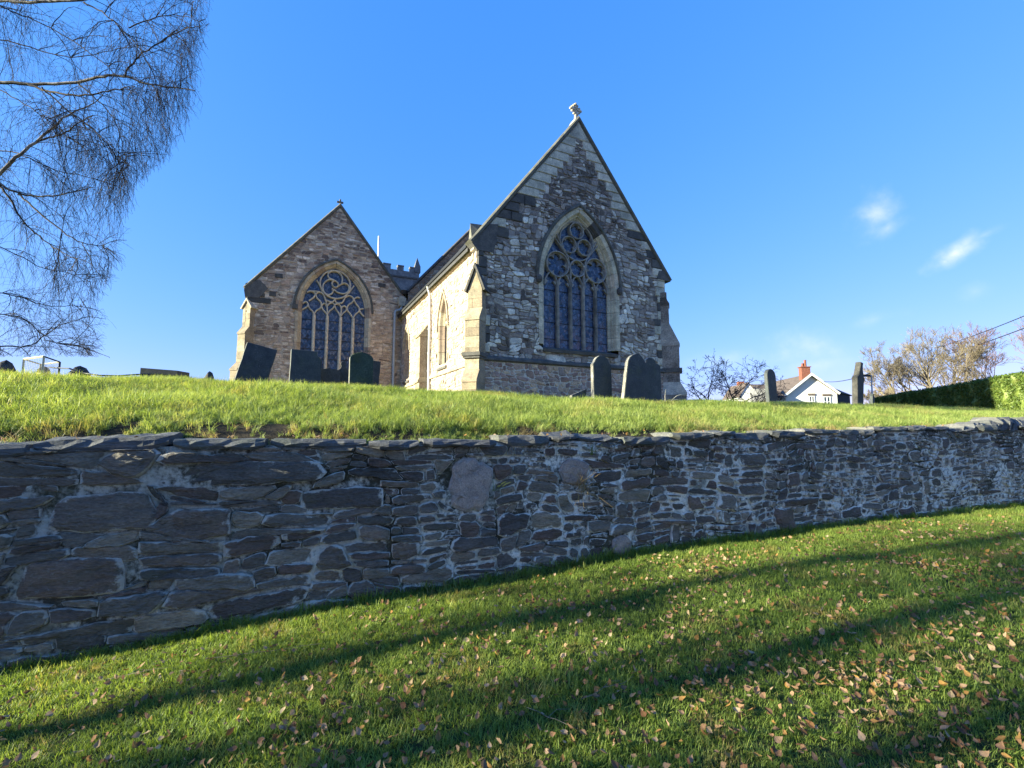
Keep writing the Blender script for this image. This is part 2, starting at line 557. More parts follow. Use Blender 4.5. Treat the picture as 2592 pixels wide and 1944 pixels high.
def blade_mat(name, stops, transl=0.4, dry=(0.36, 0.29, 0.13), dry_lo=0.58, dry_hi=0.72, rough=0.5, dry_scale=0.9):
    """grass blades: colour by tuft, by patch of ground, darker and dryer in patches of the sward"""
    m, nt, b = new_mat(name)
    g = NT(nt)
    p = g.pos()
    rnd = g.n('ShaderNodeObjectInfo').outputs['Random']
    patch = g.noise(p, 1.6, 4, 0.6)
    f = g.math('ADD', g.math('MULTIPLY', rnd, 0.5), g.math('MULTIPLY', patch, 0.5))
    c = g.ramp(f, stops)
    dn = g.math('ADD', g.noise(p, dry_scale, 4, 0.6), g.math('MULTIPLY', g.math('SUBTRACT', rnd, 0.5), 0.25))
    c = g.mix(g.step(dn, dry_lo, dry_hi), c, dry)
    c = g.mix(g.step(g.attr('edge'), 0.0, 1.0), c, g.mix(1.0, c, (1.25, 1.2, 0.9), 'MULTIPLY'))
    g.l(c, b.inputs['Base Color'])
    b.inputs['Roughness'].default_value = rough
    b.inputs['Specular IOR Level'].default_value = 0.35
    tr = g.n('ShaderNodeBsdfTranslucent')
    g.l(g.mix(1.0, c, (1.2, 1.15, 0.6), 'MULTIPLY'), tr.inputs['Color'])
    mx = g.n('ShaderNodeMixShader')
    mx.inputs[0].default_value = transl
    g.l(b.outputs[0], mx.inputs[1])
    g.l(tr.outputs[0], mx.inputs[2])
    g.l(mx.outputs[0], nt.nodes['Material Output'].inputs['Surface'])
    return m


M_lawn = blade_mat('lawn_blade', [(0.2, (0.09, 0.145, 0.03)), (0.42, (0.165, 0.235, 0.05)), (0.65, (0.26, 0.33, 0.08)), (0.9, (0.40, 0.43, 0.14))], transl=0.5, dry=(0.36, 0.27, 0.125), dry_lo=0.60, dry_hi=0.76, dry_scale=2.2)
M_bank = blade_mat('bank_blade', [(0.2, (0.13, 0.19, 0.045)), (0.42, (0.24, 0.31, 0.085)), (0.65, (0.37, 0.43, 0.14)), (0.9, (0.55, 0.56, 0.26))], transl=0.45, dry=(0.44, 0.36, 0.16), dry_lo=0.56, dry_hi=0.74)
M_straw = blade_mat('straw_blade', [(0.2, (0.36, 0.25, 0.11)), (0.8, (0.5, 0.38, 0.19))], dry_lo=2, dry_hi=3)
M_hedge_leaf = blade_mat('hedge_leaf', [(0.2, (0.065, 0.105, 0.022)), (0.5, (0.135, 0.185, 0.035)), (0.85, (0.22, 0.26, 0.055))], transl=0.25, dry_lo=0.66, dry_hi=0.85)


def turf_mat(name, c1, c2, c3):
    m, nt, b = new_mat(name)
    g = NT(nt)
    p = g.pos()
    n1 = g.noise(p, 2.0, 6, 0.65)
    n2 = g.noise(p, 45, 5, 0.7)
    c = g.mix(g.step(n1, 0.35, 0.65), c1, c2)
    c = g.mix(g.step(n2, 0.45, 0.62), c, c3)
    g.l(c, b.inputs['Base Color'])
    b.inputs['Roughness'].default_value = 0.95
    b.inputs['Specular IOR Level'].default_value = 0.1
    g.bump(n2, 0.9, 0.03, b)
    return m


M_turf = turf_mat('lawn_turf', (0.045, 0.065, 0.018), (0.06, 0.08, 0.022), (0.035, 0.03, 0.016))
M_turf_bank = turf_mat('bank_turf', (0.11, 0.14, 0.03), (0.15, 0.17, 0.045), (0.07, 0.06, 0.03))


def leaf_mat(name):
    m, nt, b = new_mat(name)
    g = NT(nt)
    rnd = g.n('ShaderNodeObjectInfo').outputs['Random']
    f = g.math('FRACT', g.math('ADD', rnd, g.attr('rnd')))
    c = g.ramp(f, [(0.0, (0.38, 0.23, 0.13)), (0.2, (0.24, 0.12, 0.065)), (0.4, (0.48, 0.32, 0.20)), (0.55, (0.14, 0.065, 0.035)), (0.7, (0.42, 0.23, 0.07)), (0.85, (0.11, 0.055, 0.035)), (1.0, (0.50, 0.37, 0.22))])
    c = g.mix(1.0, c, g.ramp(g.noise(g.obj(), 60, 4), [(0.3, (0.7, 0.7, 0.7)), (0.7, (1.15, 1.15, 1.15))]), 'MULTIPLY')
    g.l(c, b.inputs['Base Color'])
    b.inputs['Roughness'].default_value = 0.9
    b.inputs['Specular IOR Level'].default_value = 0.1
    tr = g.n('ShaderNodeBsdfTranslucent')
    g.l(c, tr.inputs['Color'])
    mx = g.n('ShaderNodeMixShader')
    mx.inputs[0].default_value = 0.25
    g.l(b.outputs[0], mx.inputs[1])
    g.l(tr.outputs[0], mx.inputs[2])
    g.l(mx.outputs[0], nt.nodes['Material Output'].inputs['Surface'])
    return m


M_leaf = leaf_mat('fallen_birch_leaf')


def glass_mat(name, tint, tint2, pattern):
    """old leaded glass, dark inside, mirroring the sky; each quarry sits at its own small tilt"""
    m, nt, b = new_mat(name)
    g = NT(nt)
    p = g.obj()
    if pattern == 'diamond':
        at_ = nt.nodes.new('ShaderNodeSeparateXYZ')
        g.l(p, at_.inputs[0])
        along = g.math('ADD', g.math('MULTIPLY', at_.outputs[0], 0.9), g.math('MULTIPLY', at_.outputs[1], 0.44))
        a = g.math('ADD', g.math('MULTIPLY', along, 7.6), g.math('MULTIPLY', at_.outputs[2], 5.2))
        c_ = g.math('SUBTRACT', g.math('MULTIPLY', along, 7.6), g.math('MULTIPLY', at_.outputs[2], 5.2))
        fa = g.math('ABSOLUTE', g.math('SUBTRACT', g.math('FRACT', a), 0.5))
        fb = g.math('ABSOLUTE', g.math('SUBTRACT', g.math('FRACT', c_), 0.5))
        lead = g.step(g.math('MAXIMUM', fa, fb), 0.44, 0.47)
        ia = g.math('FLOOR', a)
        ib = g.math('FLOOR', c_)
        cmb = nt.nodes.new('ShaderNodeCombineXYZ')
        g.l(ia, cmb.inputs[0])
        g.l(ib, cmb.inputs[1])
        wn_ = nt.nodes.new('ShaderNodeTexWhiteNoise')
        g.l(cmb.outputs[0], wn_.inputs['Vector'])
        cell = wn_.outputs['Color']
        cval = wn_.outputs['Value']
    else:
        vd = g.n('ShaderNodeTexVoronoi', feature='F1')
        g.l(g.scale(p, (1, 1, 0.8)), vd.inputs['Vector'])
        vd.inputs['Scale'].default_value = 11
        cell = vd.outputs['Color']
        ve = g.n('ShaderNodeTexVoronoi', feature='DISTANCE_TO_EDGE')
        g.l(g.scale(p, (1, 1, 0.8)), ve.inputs['Vector'])
        ve.inputs['Scale'].default_value = 11
        lead = g.math('SUBTRACT', 1.0, g.step(ve.outputs['Distance'], 0.03, 0.07))
        cv = nt.nodes.new('ShaderNodeSeparateColor')
        g.l(cell, cv.inputs[0])
        cval = cv.outputs[0]
    c = g.mix(cval, tint, tint2)
    c = g.mix(lead, c, (0.012, 0.012, 0.014))
    g.l(c, b.inputs['Base Color'])
    b.inputs['Roughness'].default_value = 0.22
    b.inputs['Specular IOR Level'].default_value = 0.5
    b.inputs['IOR'].default_value = 1.5
    # tilt of each quarry
    sub = g.n('ShaderNodeVectorMath', operation='SUBTRACT')
    g.l(cell, sub.inputs[0])
    sub.inputs[1].default_value = (0.5, 0.5, 0.5)
    sc = g.n('ShaderNodeVectorMath', operation='SCALE')
    g.l(sub.outputs[0], sc.inputs[0])
    sc.inputs['Scale'].default_value = 0.22
    nrm = g.n('ShaderNodeNewGeometry').outputs['Normal']
    ad = g.n('ShaderNodeVectorMath', operation='ADD')
    g.l(nrm, ad.inputs[0])
    g.l(sc.outputs[0], ad.inputs[1])
    nz = g.n('ShaderNodeVectorMath', operation='NORMALIZE')
    g.l(ad.outputs[0], nz.inputs[0])
    g.bump(g.noise(p, 14, 3), 0.25, 0.01, b, nz.outputs[0])
    return m


M_glass = glass_mat('stained_glass', (0.008, 0.017, 0.055), (0.095, 0.12, 0.19), 'cells')
M_glass_diamond = glass_mat('leaded_glass', (0.008, 0.015, 0.04), (0.075, 0.10, 0.17), 'diamond')

# line across the lawn at x = 0, distance, trunk radius, height, seed, label
SHADE_TREES = [(3.74, 21, 0.11, 12.0, 61, 'slim tree with added shadow leaves standing nearest the wall along the lane at the left'),
               (2.95, 27, 0.08, 13.0, 66, 'slender tree with added shadow leaves second from the wall along the lane at the left'),
               (2.42, 22, 0.14, 13.0, 62, 'tree with added shadow leaves third from the wall along the lane at the left'),
               (0.45, 28, 0.15, 13.0, 71, 'tree with added shadow leaves next to last from the wall along the lane at the left'),
               (1.5, 23, 0.13, 14.0, 64, 'tallest tree with added shadow leaves along the lane at the left'),
               (-0.5, 26, 0.17, 12.0, 65, 'tree with added shadow leaves farthest from the wall along the lane at the left')]

# ------------------------------------------------------------------ rubble masonry


def area2(p):
    return 0.5 * sum(p[i][0] * p[(i + 1) % len(p)][1] - p[(i + 1) % len(p)][0] * p[i][1] for i in range(len(p)))


def centroid(p):
    return (sum(q[0] for q in p) / len(p), sum(q[1] for q in p) / len(p))


def clip(poly, nx, nz, d):
    """keep the side nx*u + nz*z <= d of a convex polygon"""
    out = []
    for i in range(len(poly)):
        a = poly[i]
        b = poly[(i + 1) % len(poly)]
        da = nx * a[0] + nz * a[1] - d
        db = nx * b[0] + nz * b[1] - d
        if da <= 0:
            out.append(a)
        if (da < 0 < db) or (db < 0 < da):
            t = da / (da - db)
            out.append((a[0] + (b[0] - a[0]) * t, a[1] + (b[1] - a[1]) * t))
    return out


def split_stones(poly, rng, area_fn, aspect=1.8, tilt_v=0.2, tilt_h=0.07):
    """cut a region again and again into unequal irregular pieces, mostly on level beds"""
    out = []
    stack = [poly]
    while stack:
        p = stack.pop()
        A = abs(area2(p))
        us = [q[0] for q in p]
        zs = [q[1] for q in p]
        w = max(us) - min(us)
        h = max(zs) - min(zs)
        c = centroid(p)
        tgt = area_fn(c[0], c[1]) * math.exp(rng.gauss(0, 0.5))
        asp = (aspect(c[0], c[1]) if callable(aspect) else aspect) * math.exp(rng.gauss(0, 0.3))
        if A < 1.7 * tgt or w < 0.05 or h < 0.03:
            out.append(p)
            continue
        t = rng.uniform(0.34, 0.66)
        if w / h > asp * 1.2:
            th = rng.gauss(0, tilt_v)
            nx, nz = math.cos(th), math.sin(th)
            x0, z0 = min(us) + w * t, c[1]
        else:
            th = rng.gauss(0, tilt_h)
            nx, nz = math.sin(th), math.cos(th)
            x0, z0 = c[0], min(zs) + h * t
        d = nx * x0 + nz * z0
        a = clip(p, nx, nz, d)
        b = clip(p, -nx, -nz, -d)
        for q in (a, b):
            if len(q) >= 3 and abs(area2(q)) > 0.0004:
                stack.append(q)
    return out


def warp(u, z, amp):
    return (u + amp * (math.sin(z * 5.1 + u * 1.3) + 0.6 * math.sin(z * 11.3 - u * 3.7 + 1.0)),
            z + amp * (math.sin(u * 3.3 + 0.7) + 0.7 * math.sin(u * 7.9 + z * 2.0 + 2.1) + 0.4 * math.sin(u * 17 + z * 5)))


def outline(poly, rng, gap, seg=0.09, jit=0.06, cut=(0.1, 0.3)):
    """rounded, jittered outline of one stone inside its cell"""
    us = [q[0] for q in poly]
    zs = [q[1] for q in poly]
    w = max(us) - min(us)
    h = max(zs) - min(zs)
    c = centroid(poly)
    kx = max(0.5, 1 - gap / max(w, 1e-4))
    kz = max(0.5, 1 - gap / max(h, 1e-4))
    p = [(c[0] + (q[0] - c[0]) * kx, c[1] + (q[1] - c[1]) * kz) for q in poly]
    # drop tiny edges
    p = [q for i, q in enumerate(p) if math.dist(q, p[i - 1]) > 0.012]
    if len(p) < 3:
        return None
    out = []
    n = len(p)
    for i in range(n):
        a, b = p[i], p[(i + 1) % n]
        L = math.dist(a, b)
        nx, nz = (b[1] - a[1]) / L, -(b[0] - a[0]) / L
        c0 = min(rng.uniform(*cut), 0.06 / L)
        c1 = 1 - min(rng.uniform(*cut), 0.06 / L)
        k = max(1, int(round(L * (c1 - c0) / seg)))
        for j in range(k + 1):
            t = c0 + (c1 - c0) * j / k
            e = rng.gauss(0, jit) * min(w, h) * 0.6
            out.append((a[0] + (b[0] - a[0]) * t + nx * e, a[1] + (b[1] - a[1]) * t + nz * e))
    return out


def add_stone(mb, T, pts, depth, rng, rnd, detail=0, sink=0.03, tilt=0.12):
    n = len(pts)
    c = centroid(pts)
    size = math.sqrt(abs(area2(pts)))
    ta, tb = rng.gauss(0, tilt), rng.gauss(0, tilt)

    def ring(k, o, jit):
        r = []
        for u, z in pts:
            uu = c[0] + (u - c[0]) * k
            zz = c[1] + (z - c[1]) * k
            oo = o + ta * (uu - c[0]) + tb * (zz - c[1]) + rng.gauss(0, jit)
            r.append((uu, oo, zz))
        return r
    rings = [[(u, -sink, z) for u, z in pts], ring(1.0, depth * 0.5, depth * 0.10), ring(0.88, depth, depth * 0.05)]
    ed = [1.0] * n + [1.0] * n + [0.45] * n
    if detail:
        rings.append(ring(0.55, depth + size * 0.02, depth * 0.05 + size * 0.004))
        ed += [0.0] * n
    vs = [T(u, max(-sink, o), z) for rg in rings for (u, o, z) in rg]
    fs = []
    for r in range(len(rings) - 1):
        for i in range(n):
            j = (i + 1) % n
            fs.append((r * n + i, r * n + j, (r + 1) * n + j, (r + 1) * n + i))
    fs.append(tuple((len(rings) - 1) * n + i for i in range(n)))
    mb.add(vs, fs, rnd, ed)


# ------------------------------------------------------------------ the ground


def wall_y(x):
    return 4.87 + 0.340 * x - 0.0012 * x * x


def wall_slope(x):
    return 0.340 - 0.0024 * x


def lawn_z(x, y):
    xq = max(-7.0, min(9.0, x))
    return 0.05 + 0.0569 * xq - 0.00398 * xq * xq + 0.01 * (x - xq) + 0.02 * y + 0.012 * math.sin(x * 1.7 + y) + 0.010 * math.sin(y * 2.3 - x * 0.8)


CAPX = np.array([-9.0, -3.67, -2.26, 0.0, 1.55, 2.9, 5.14, 8.0, 12.0, 20.0])
CAPZ = np.array([-0.12, -0.09, -0.085, -0.08, -0.06, -0.03, 0.02, 0.06, 0.10, 0.14])


def cap_z(x):
    """top of the retaining wall, above eye level"""
    return float(np.interp(x, CAPX, CAPZ))


CRX = np.array([-12, -8.5, -7.6, -6.1, -4.8, -3.5, -2.4, -0.64, 1.4, 4.4, 7.1, 10.0, 13.0, 14.8, 20.0, 30.0])
CRZ = np.array([0.84, 0.85, 0.86, 0.85, 0.82, 0.81, 0.80, 0.735, 0.645, 0.68, 0.69, 0.66, 0.56, 0.49, 0.45, 0.5]) - 0.05


def bank_z(x, y):
    """churchyard ground, world height"""
    # foot point on the wall line
    xf = x
    for _ in range(3):
        s = wall_slope(xf)
        xf = xf - ((xf - x) + s * (wall_y(xf) - y)) / (1 + s * s)
    s = wall_slope(xf)
    t = ((y - wall_y(xf)) - s * (x - xf)) / math.sqrt(1 + s * s)
    # crest straight behind the foot point
    xc = xf - 4.6 * s / math.sqrt(1 + s * s)
    zc = float(np.interp(xc, CRX, CRZ))
    z0 = cap_z(xf) - 0.05
    tau = (t - 0.25) / 4.35
    if tau <= 0:
        z = z0 - 0.02
    elif tau <= 1:
        step = 0.10 * min(1, max(0, (4 - xf) / 5)) * min(1.0, tau / 0.06)
        z = z0 + step + (zc - z0 - step) * (1 - (1 - tau) ** 1.55)
    else:
        z = zc + 0.006 * min(t - 4.6, 60) + 0.010 * min(max(0, t - 30), 60)
    bump = 0.0
    if 0 < tau:
        bump = 0.04 * math.sin(x * 2.1 + y * 1.3) * math.sin(y * 1.9 - x * 0.7) * min(1, tau * 4) * (1 if tau < 1 else 0.6)
    return EYE + z + bump


def grid_mesh(name, xs, ys, fn, keep, material, kind=None, parent=None):
    idx = {}
    vs, fs = [], []
    for i, x in enumerate(xs):
        for j, y in enumerate(ys):
            idx[i, j] = len(vs)
            vs.append((x, y, fn(x, y)))
    for i in range(len(xs) - 1):
        for j in range(len(ys) - 1):
            cx, cy = (xs[i] + xs[i + 1]) / 2, (ys[j] + ys[j + 1]) / 2
            if keep(cx, cy):
                fs.append((idx[i, j], idx[i + 1, j], idx[i + 1, j + 1], idx[i, j + 1]))
    me = bpy.data.meshes.new(name)
    me.from_pydata(vs, [], fs)
    me.polygons.foreach_set('use_smooth', [True] * len(fs))
    me.materials.append(material)
    me.update()
    return link(name, me, parent, kind)


# lower lawn: rows run beside the wall, so the sheet ends behind the wall face
xs = np.concatenate([np.linspace(-90, -14, 14), np.linspace(-12, 14, 90), np.linspace(17, 60, 10)])
vs, fs = [], []
tt = np.concatenate([[-120, -80, -50, -30, -20, -14, -11, -9], np.linspace(-8, 0.18, 50)])
for x in xs:
    for t in tt:
        y = wall_y(max(-14.0, min(18.0, x))) + (x - max(-14.0, min(18.0, x))) * 0.2 + t
        vs.append((x, y, lawn_z(max(-30, min(30, x)), max(-30, y))))
nt_ = len(tt)
for i in range(len(xs) - 1):
    for j in range(nt_ - 1):
        fs.append((i * nt_ + j, (i + 1) * nt_ + j, (i + 1) * nt_ + j + 1, i * nt_ + j + 1))
me = bpy.data.meshes.new('lawn')
me.from_pydata(vs, [], fs)
me.polygons.foreach_set('use_smooth', [True] * len(fs))
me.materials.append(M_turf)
link('lawn', me, None, 'structure')

# churchyard and the land beyond it, one sheet to the horizon
vs, fs = [], []
xs = np.concatenate([[-700, -400, -220, -120, -70, -40, -28], np.linspace(-20, 22, 120), [27, 34, 45, 60, 90, 140, 250, 450, 800]])
tt = np.concatenate([[0.12, 0.24, 0.27, 0.32, 0.4, 0.5], np.linspace(0.65, 6.0, 36), [6.6, 7.5, 9, 11, 14, 18, 24, 32, 45, 60, 90, 140, 220, 400, 700, 1200]])
for x in xs:
    xc = max(-14.0, min(18.0, x))
    for t in tt:
        y = wall_y(xc) + (x - xc) * 0.2 + t
        vs.append((x, y, bank_z(max(-16, min(24, x)), max(y - (x - xc) * 0.2, -8)) if abs(x) > 24 else bank_z(x, y)))
nt_ = len(tt)
for i in range(len(xs) - 1):
    for j in range(nt_ - 1):
        fs.append((i * nt_ + j, (i + 1) * nt_ + j, (i + 1) * nt_ + j + 1, i * nt_ + j + 1))
me = bpy.data.meshes.new('ground')
me.from_pydata(vs, [], fs)
me.polygons.foreach_set('use_smooth', [True] * len(fs))
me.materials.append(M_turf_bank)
me.materials.append(M_soil)
# bare earth at the foot of the bank, just behind the coping
me.polygons.foreach_set('material_index', [1 if (0.1 < tt[k % (nt_ - 1)] < 0.62 and -16 < xs[k // (nt_ - 1)] < 3 and math.sin(xs[k // (nt_ - 1)] * 2.3) > -0.7) else 0 for k in range(len(fs))])
link('ground', me, None, 'structure')

# ------------------------------------------------------------------ the retaining wall
WX = np.linspace(-9, 16, 800)
WY = np.array([wall_y(x) for x in WX])
WS = np.concatenate([[0], np.cumsum(np.hypot(np.diff(WX), np.diff(WY)))])


def wall_T(s, out, z):
    """s metres along the wall face, out towards the lawn, z above eye level"""
    x = float(np.interp(s, WS, WX))
    y = wall_y(x)
    m = wall_slope(x)
    k = math.sqrt(1 + m * m)
    return Vector((x + m / k * out, y - out / k, EYE + z))


def s_of_x(x):
    return float(np.interp(x, WX, WS))


rng = random.Random(11)
wall = thing('stone_wall', 'long dark slate rubble retaining wall with pale lime joints below the churchyard grass', 'wall', (0, wall_y(0), lawn_z(0, 4.9)))
S0, S1 = s_of_x(-5.6), s_of_x(12.0)
# mortar core
mb = MB()
ss = np.linspace(S0, S1, 220)
vs, ed = [], []
zr = np.linspace(-1.95, 0.0, 30)
for s in ss:
    x = float(np.interp(s, WS, WX))
    top = cap_z(x) - 0.055
    for q in np.linspace(0, 1, 26):
        z = -2.0 + (top + 2.0) * q
        dp = math.sin(s * 2.7 + 1.3 * math.sin(z * 6)) * math.sin(z * 5.3 + math.sin(s * 1.9) * 2)
        vs.append(wall_T(s, -0.004 + 0.020 * dp + rng.uniform(-0.012, 0.012), z))
    vs.append(wall_T(s, -0.42, top))
    vs.append(wall_T(s, -0.42, -2.0))
nr = 28
fs = []
for i in range(len(ss) - 1):
    for j in range(nr - 1):
        fs.append((i * nr + j, (i + 1) * nr + j, (i + 1) * nr + j + 1, i * nr + j + 1))
mb.add(vs, fs)
mb.build('mortar_core', M_wall_mortar, wall, smooth=True)


def wall_area(s, z):
    x = float(np.interp(s, WS, WX))
    base = float(np.interp(x, [-6, -2.6, -0.6, 2.5, 6, 9, 12], [0.040, 0.034, 0.022, 0.018, 0.015, 0.010, 0.010]))
    return base * (0.4 if rng.random() < 0.33 else 1.0) * (2.6 if rng.random() < 0.09 else 1)


def wall_aspect(s, z):
    x = float(np.interp(s, WS, WX))
    return float(np.interp(x, [-6, -1.5, 0.5, 4, 7, 9, 12], [2.7, 2.6, 1.9, 1.6, 2.2, 3.2, 3.4]))


cells = []
step = 1.6
s = S0
rows = []
cells = split_stones([(S0, -2.0), (S1, -2.0), (S1, 0.02), (S0, 0.02)], rng, wall_area, wall_aspect, tilt_v=0.28, tilt_h=0.085)
# features that can be picked out in the wall: s centre by x, z centre, half width, half height, kind
FEATS = [(-0.42, -0.55, 0.23, 0.27, 'granite'), (-2.35, -0.38, 0.70, 0.095, 'slate'), (-1.55, -0.63, 0.36, 0.10, 'slate'),
         (-3.25, -0.64, 0.36, 0.155, 'brown'), (-2.62, -0.80, 0.23, 0.14, 'brown'), (-3.4, -1.14, 0.36, 0.14, 'brown'),
         (0.68, -0.46, 0.18, 0.14, 'granite'), (1.2, -1.28, 0.13, 0.12, 'granite'), (3.0, -0.38, 0.22, 0.08, 'slate')]
feat_cells = []
for (fx, fz, hw, hh, kd) in FEATS:
    sc = s_of_x(fx)
    nv = 9 if kd == 'granite' else 0
    pts = []
    if not nv:
        j_ = lambda a, b: rng.uniform(a, b)
        pts = [(sc - hw * j_(0.85, 1.05), fz - hh * j_(0.75, 1.1)), (sc + hw * j_(-0.3, 0.3), fz - hh * j_(0.9, 1.15)), (sc + hw * j_(0.8, 1.05), fz - hh * j_(0.6, 1.05)),
               (sc + hw * j_(0.9, 1.1), fz + hh * j_(-0.3, 0.3)), (sc + hw * j_(0.7, 1.0), fz + hh * j_(0.8, 1.1)), (sc + hw * j_(-0.3, 0.3), fz + hh * j_(0.85, 1.15)), (sc - hw * j_(0.75, 1.05), fz + hh * j_(0.7, 1.05))]
    for k in range(nv):
        a = 2 * math.pi * (k + 0.5) / nv
        ca, sa = math.cos(a), math.sin(a)
        e = 0.8
        pts.append((sc + hw * math.copysign(abs(ca) ** e, ca) * rng.uniform(0.84, 1.08), fz + hh * math.copysign(abs(sa) ** e, sa) * rng.uniform(0.80, 1.12)))
    feat_cells.append((pts, kd, sc, fz, hw, hh))
stones = []
for c in cells:
    c = [warp(u, z, 0.022) for u, z in c]
    # keep the plain stones out of the picked-out ones
    cc = centroid(c)
    hit = False
    for (_, _, sc, fz, hw, hh) in feat_cells:
        a, b = (cc[0] - sc) / (hw + 0.01), (cc[1] - fz) / (hh + 0.01)
        if a ** 4 + b ** 4 < 0.6:
            hit = True
            break
    if hit:
        continue
    x = float(np.interp(cc[0], WS, WX))
    zg = lawn_z(x, wall_y(x)) - EYE
    if max(q[1] for q in c) < zg - 0.06:
        continue
    ztop = cap_z(x) - 0.07
    # push corners that enter a picked-out stone back to its edge
    c2 = []
    for (u, z) in c:
        for (_, _, sc, fz, hw, hh) in feat_cells:
            a, b = (u - sc) / (hw + 0.02), (z - fz) / (hh + 0.02)
            q = (abs(a) ** 3 + abs(b) ** 3) ** (1 / 3)
            if 1e-6 < q < 1.0:
                u, z = sc + (u - sc) / q, fz + (z - fz) / q
        c2.append((u, min(z, ztop)))
    if abs(area2(c2)) < 0.0012:
        continue
    gk = float(np.interp(x, [-2, 1], [1.0, 2.0]))
    o = outline(c2, rng, rng.uniform(0.006, 0.020) * gk, seg=0.06, jit=0.055, cut=(0.08, 0.30))
    if o is None or len(o) < 5:
        continue
    A = abs(area2(o))
    P = wall_T(cc[0], 0, cc[1])
    stones.append((A / (P.y ** 2) * (1 if -1.12 * P.y < P.x < 1.12 * P.y else 0.001), o, 'slate'))
for (pts, kd, *_r) in feat_cells:
    o = outline(pts, rng, 0.0, seg=0.08, jit=0.04, cut=(0.05, 0.2))
    stones.append((9, o, kd))
stones.sort(key=lambda q: -q[0])
small = MB()
for i, (_, o, kd) in enumerate(stones):
    big = i < 300
    m = MB() if big else small
    A = abs(area2(o))
    d = rng.uniform(0.010, 0.045) + 0.014 * min(1, A / 0.06)
    flat = float(np.interp(centroid(o)[0], [s_of_x(0), s_of_x(4)], [1.0, 0.75]))
    d *= flat
    if kd == 'granite':
        d = 0.045
    rr = rng.random() if kd == 'slate' else (rng.uniform(0.33, 0.45) if kd == 'brown' else rng.random())
    add_stone(m, wall_T, o, d, rng, rr, detail=1 if big else 0, sink=0.04, tilt=(0.05 if A > 0.03 else 0.08) * flat)
    if big:
        ob = m.build('stone', M_boulder if kd == 'granite' else M_wall_stone, wall)
        if kd == 'granite':
            ob['label'] = 'rounded pinkish grey boulder set in the dark slate wall'
ob = small.build('small_stones', M_wall_stone, wall, kind='stuff')

# coping slabs along the top
s = S0
k = 0
while s < s_of_x(9.0):
    x = float(np.interp(s, WS, WX))
    L = rng.uniform(0.5, 0.95) if x < 0 else rng.uniform(0.32, 0.75)
    th = rng.uniform(0.05, 0.105)
    zt = cap_z(x + L / 2) + rng.uniform(-0.028, 0.018)
    over = rng.uniform(0.025, 0.11)
    ns = max(5, int(L / 0.09))
    tl = rng.gauss(0, 0.016)
    tk = rng.gauss(0, 0.03)
    m = MB()
    vs, ed = [], []
    seq = 8
    for i in range(ns + 1):
        t = i / ns
        su = s + 0.012 + (L - 0.03) * t + rng.uniform(-0.012, 0.012)
        endk = min(t, 1 - t) * L
        rd = 1 - 0.25 * max(0, 1 - endk / 0.07)
        o1 = over * rd + rng.uniform(-0.012, 0.014)
        h = th * (0.7 + 0.3 * min(1, endk / 0.05)) + rng.uniform(-0.008, 0.008)
        zz = zt + tl * (t - 0.5)
        prof = [(o1 - 0.016, zz - h), (o1 + rng.uniform(-0.006, 0.012), zz - h * rng.uniform(0.6, 0.8)), (o1 + rng.uniform(-0.014, 0.008), zz - h * rng.uniform(0.25, 0.45)),
                (o1 - 0.022, zz + rng.uniform(-0.006, 0.004)), (-0.10, zz + rng.uniform(-0.006, 0.010)), (-0.26, zz + tk * 0.5 + rng.uniform(-0.008, 0.01)),
                (-0.42, zz - 0.01), (-0.42, zz - h)]
        for (o_, z_) in prof:
            vs.append(wall_T(su, o_, z_))
    fs = []
    for i in range(ns):
        for j in range(seq):
            fs.append((i * seq + j, (i + 1) * seq + j, (i + 1) * seq + (j + 1) % seq, i * seq + (j + 1) % seq))
    fs.append(tuple(range(seq)))
    fs.append(tuple(ns * seq + j for j in range(seq - 1, -1, -1)))
    m.add(vs, fs, rng.random(), 0.25)
    m.build('coping_slab', M_coping, wall)
    s += L
# beyond, the coping is a row of tilted stones set on edge
s = s_of_x(6.9)
e = s_of_x(11.6)
while s < e:
    w = rng.uniform(0.07, 0.15)
    m = MB()
    x = float(np.interp(s, WS, WX))
    z0 = cap_z(x) - 0.06
    h = rng.uniform(0.13, 0.21) * min(1.0, 0.45 + (s - s_of_x(6.9)) * 0.5)
    lean = rng.uniform(0.05, 0.13)
    vs = []
    for (dz, o0, o1, sh) in ((0, 0.05, -0.40, 0.0), (h * 0.6, 0.045, -0.38, 0.6), (h, -0.02, -0.30, 1.0)):
        for (uu, oo) in ((0, o0), (w * 0.92, o0), (w * 0.92, o1), (0, o1)):
            vs.append(wall_T(s + uu + lean * sh + rng.uniform(-0.012, 0.012), oo + rng.uniform(-0.025, 0.02), z0 + dz + rng.uniform(-0.015, 0.02)))
    fs = []
    for r in range(2):
        for i in range(4):
            j = (i + 1) % 4
            fs.append((r * 4 + i, r * 4 + j, (r + 1) * 4 + j, (r + 1) * 4 + i))
    fs.append((8, 9, 10, 11))
    m.add(vs, fs, rng.random(), 0.4)
    m.build('edge_coping_stone', M_coping, wall)
    s += w

# ------------------------------------------------------------------ the church
TH = R(26)
CX, CY = -1.094, 14.0                       # south-east corner of the chancel
UU = Vector((math.cos(TH), math.sin(TH), 0))
NN = Vector((math.sin(TH), -math.cos(TH), 0))
FE = frame(CX, CY, TH)                      # east face of the chancel
WB = 10.5                                   # the aisle and nave gables stand this far behind it
FA = frame(CX - NN.x * WB, CY - NN.y * WB, TH)


def FS(w, out, z):
    """south face of the chancel: w metres westwards"""
    return Vector((CX - NN.x * w - UU.x * out, CY - NN.y * w - UU.y * out, EYE + z))


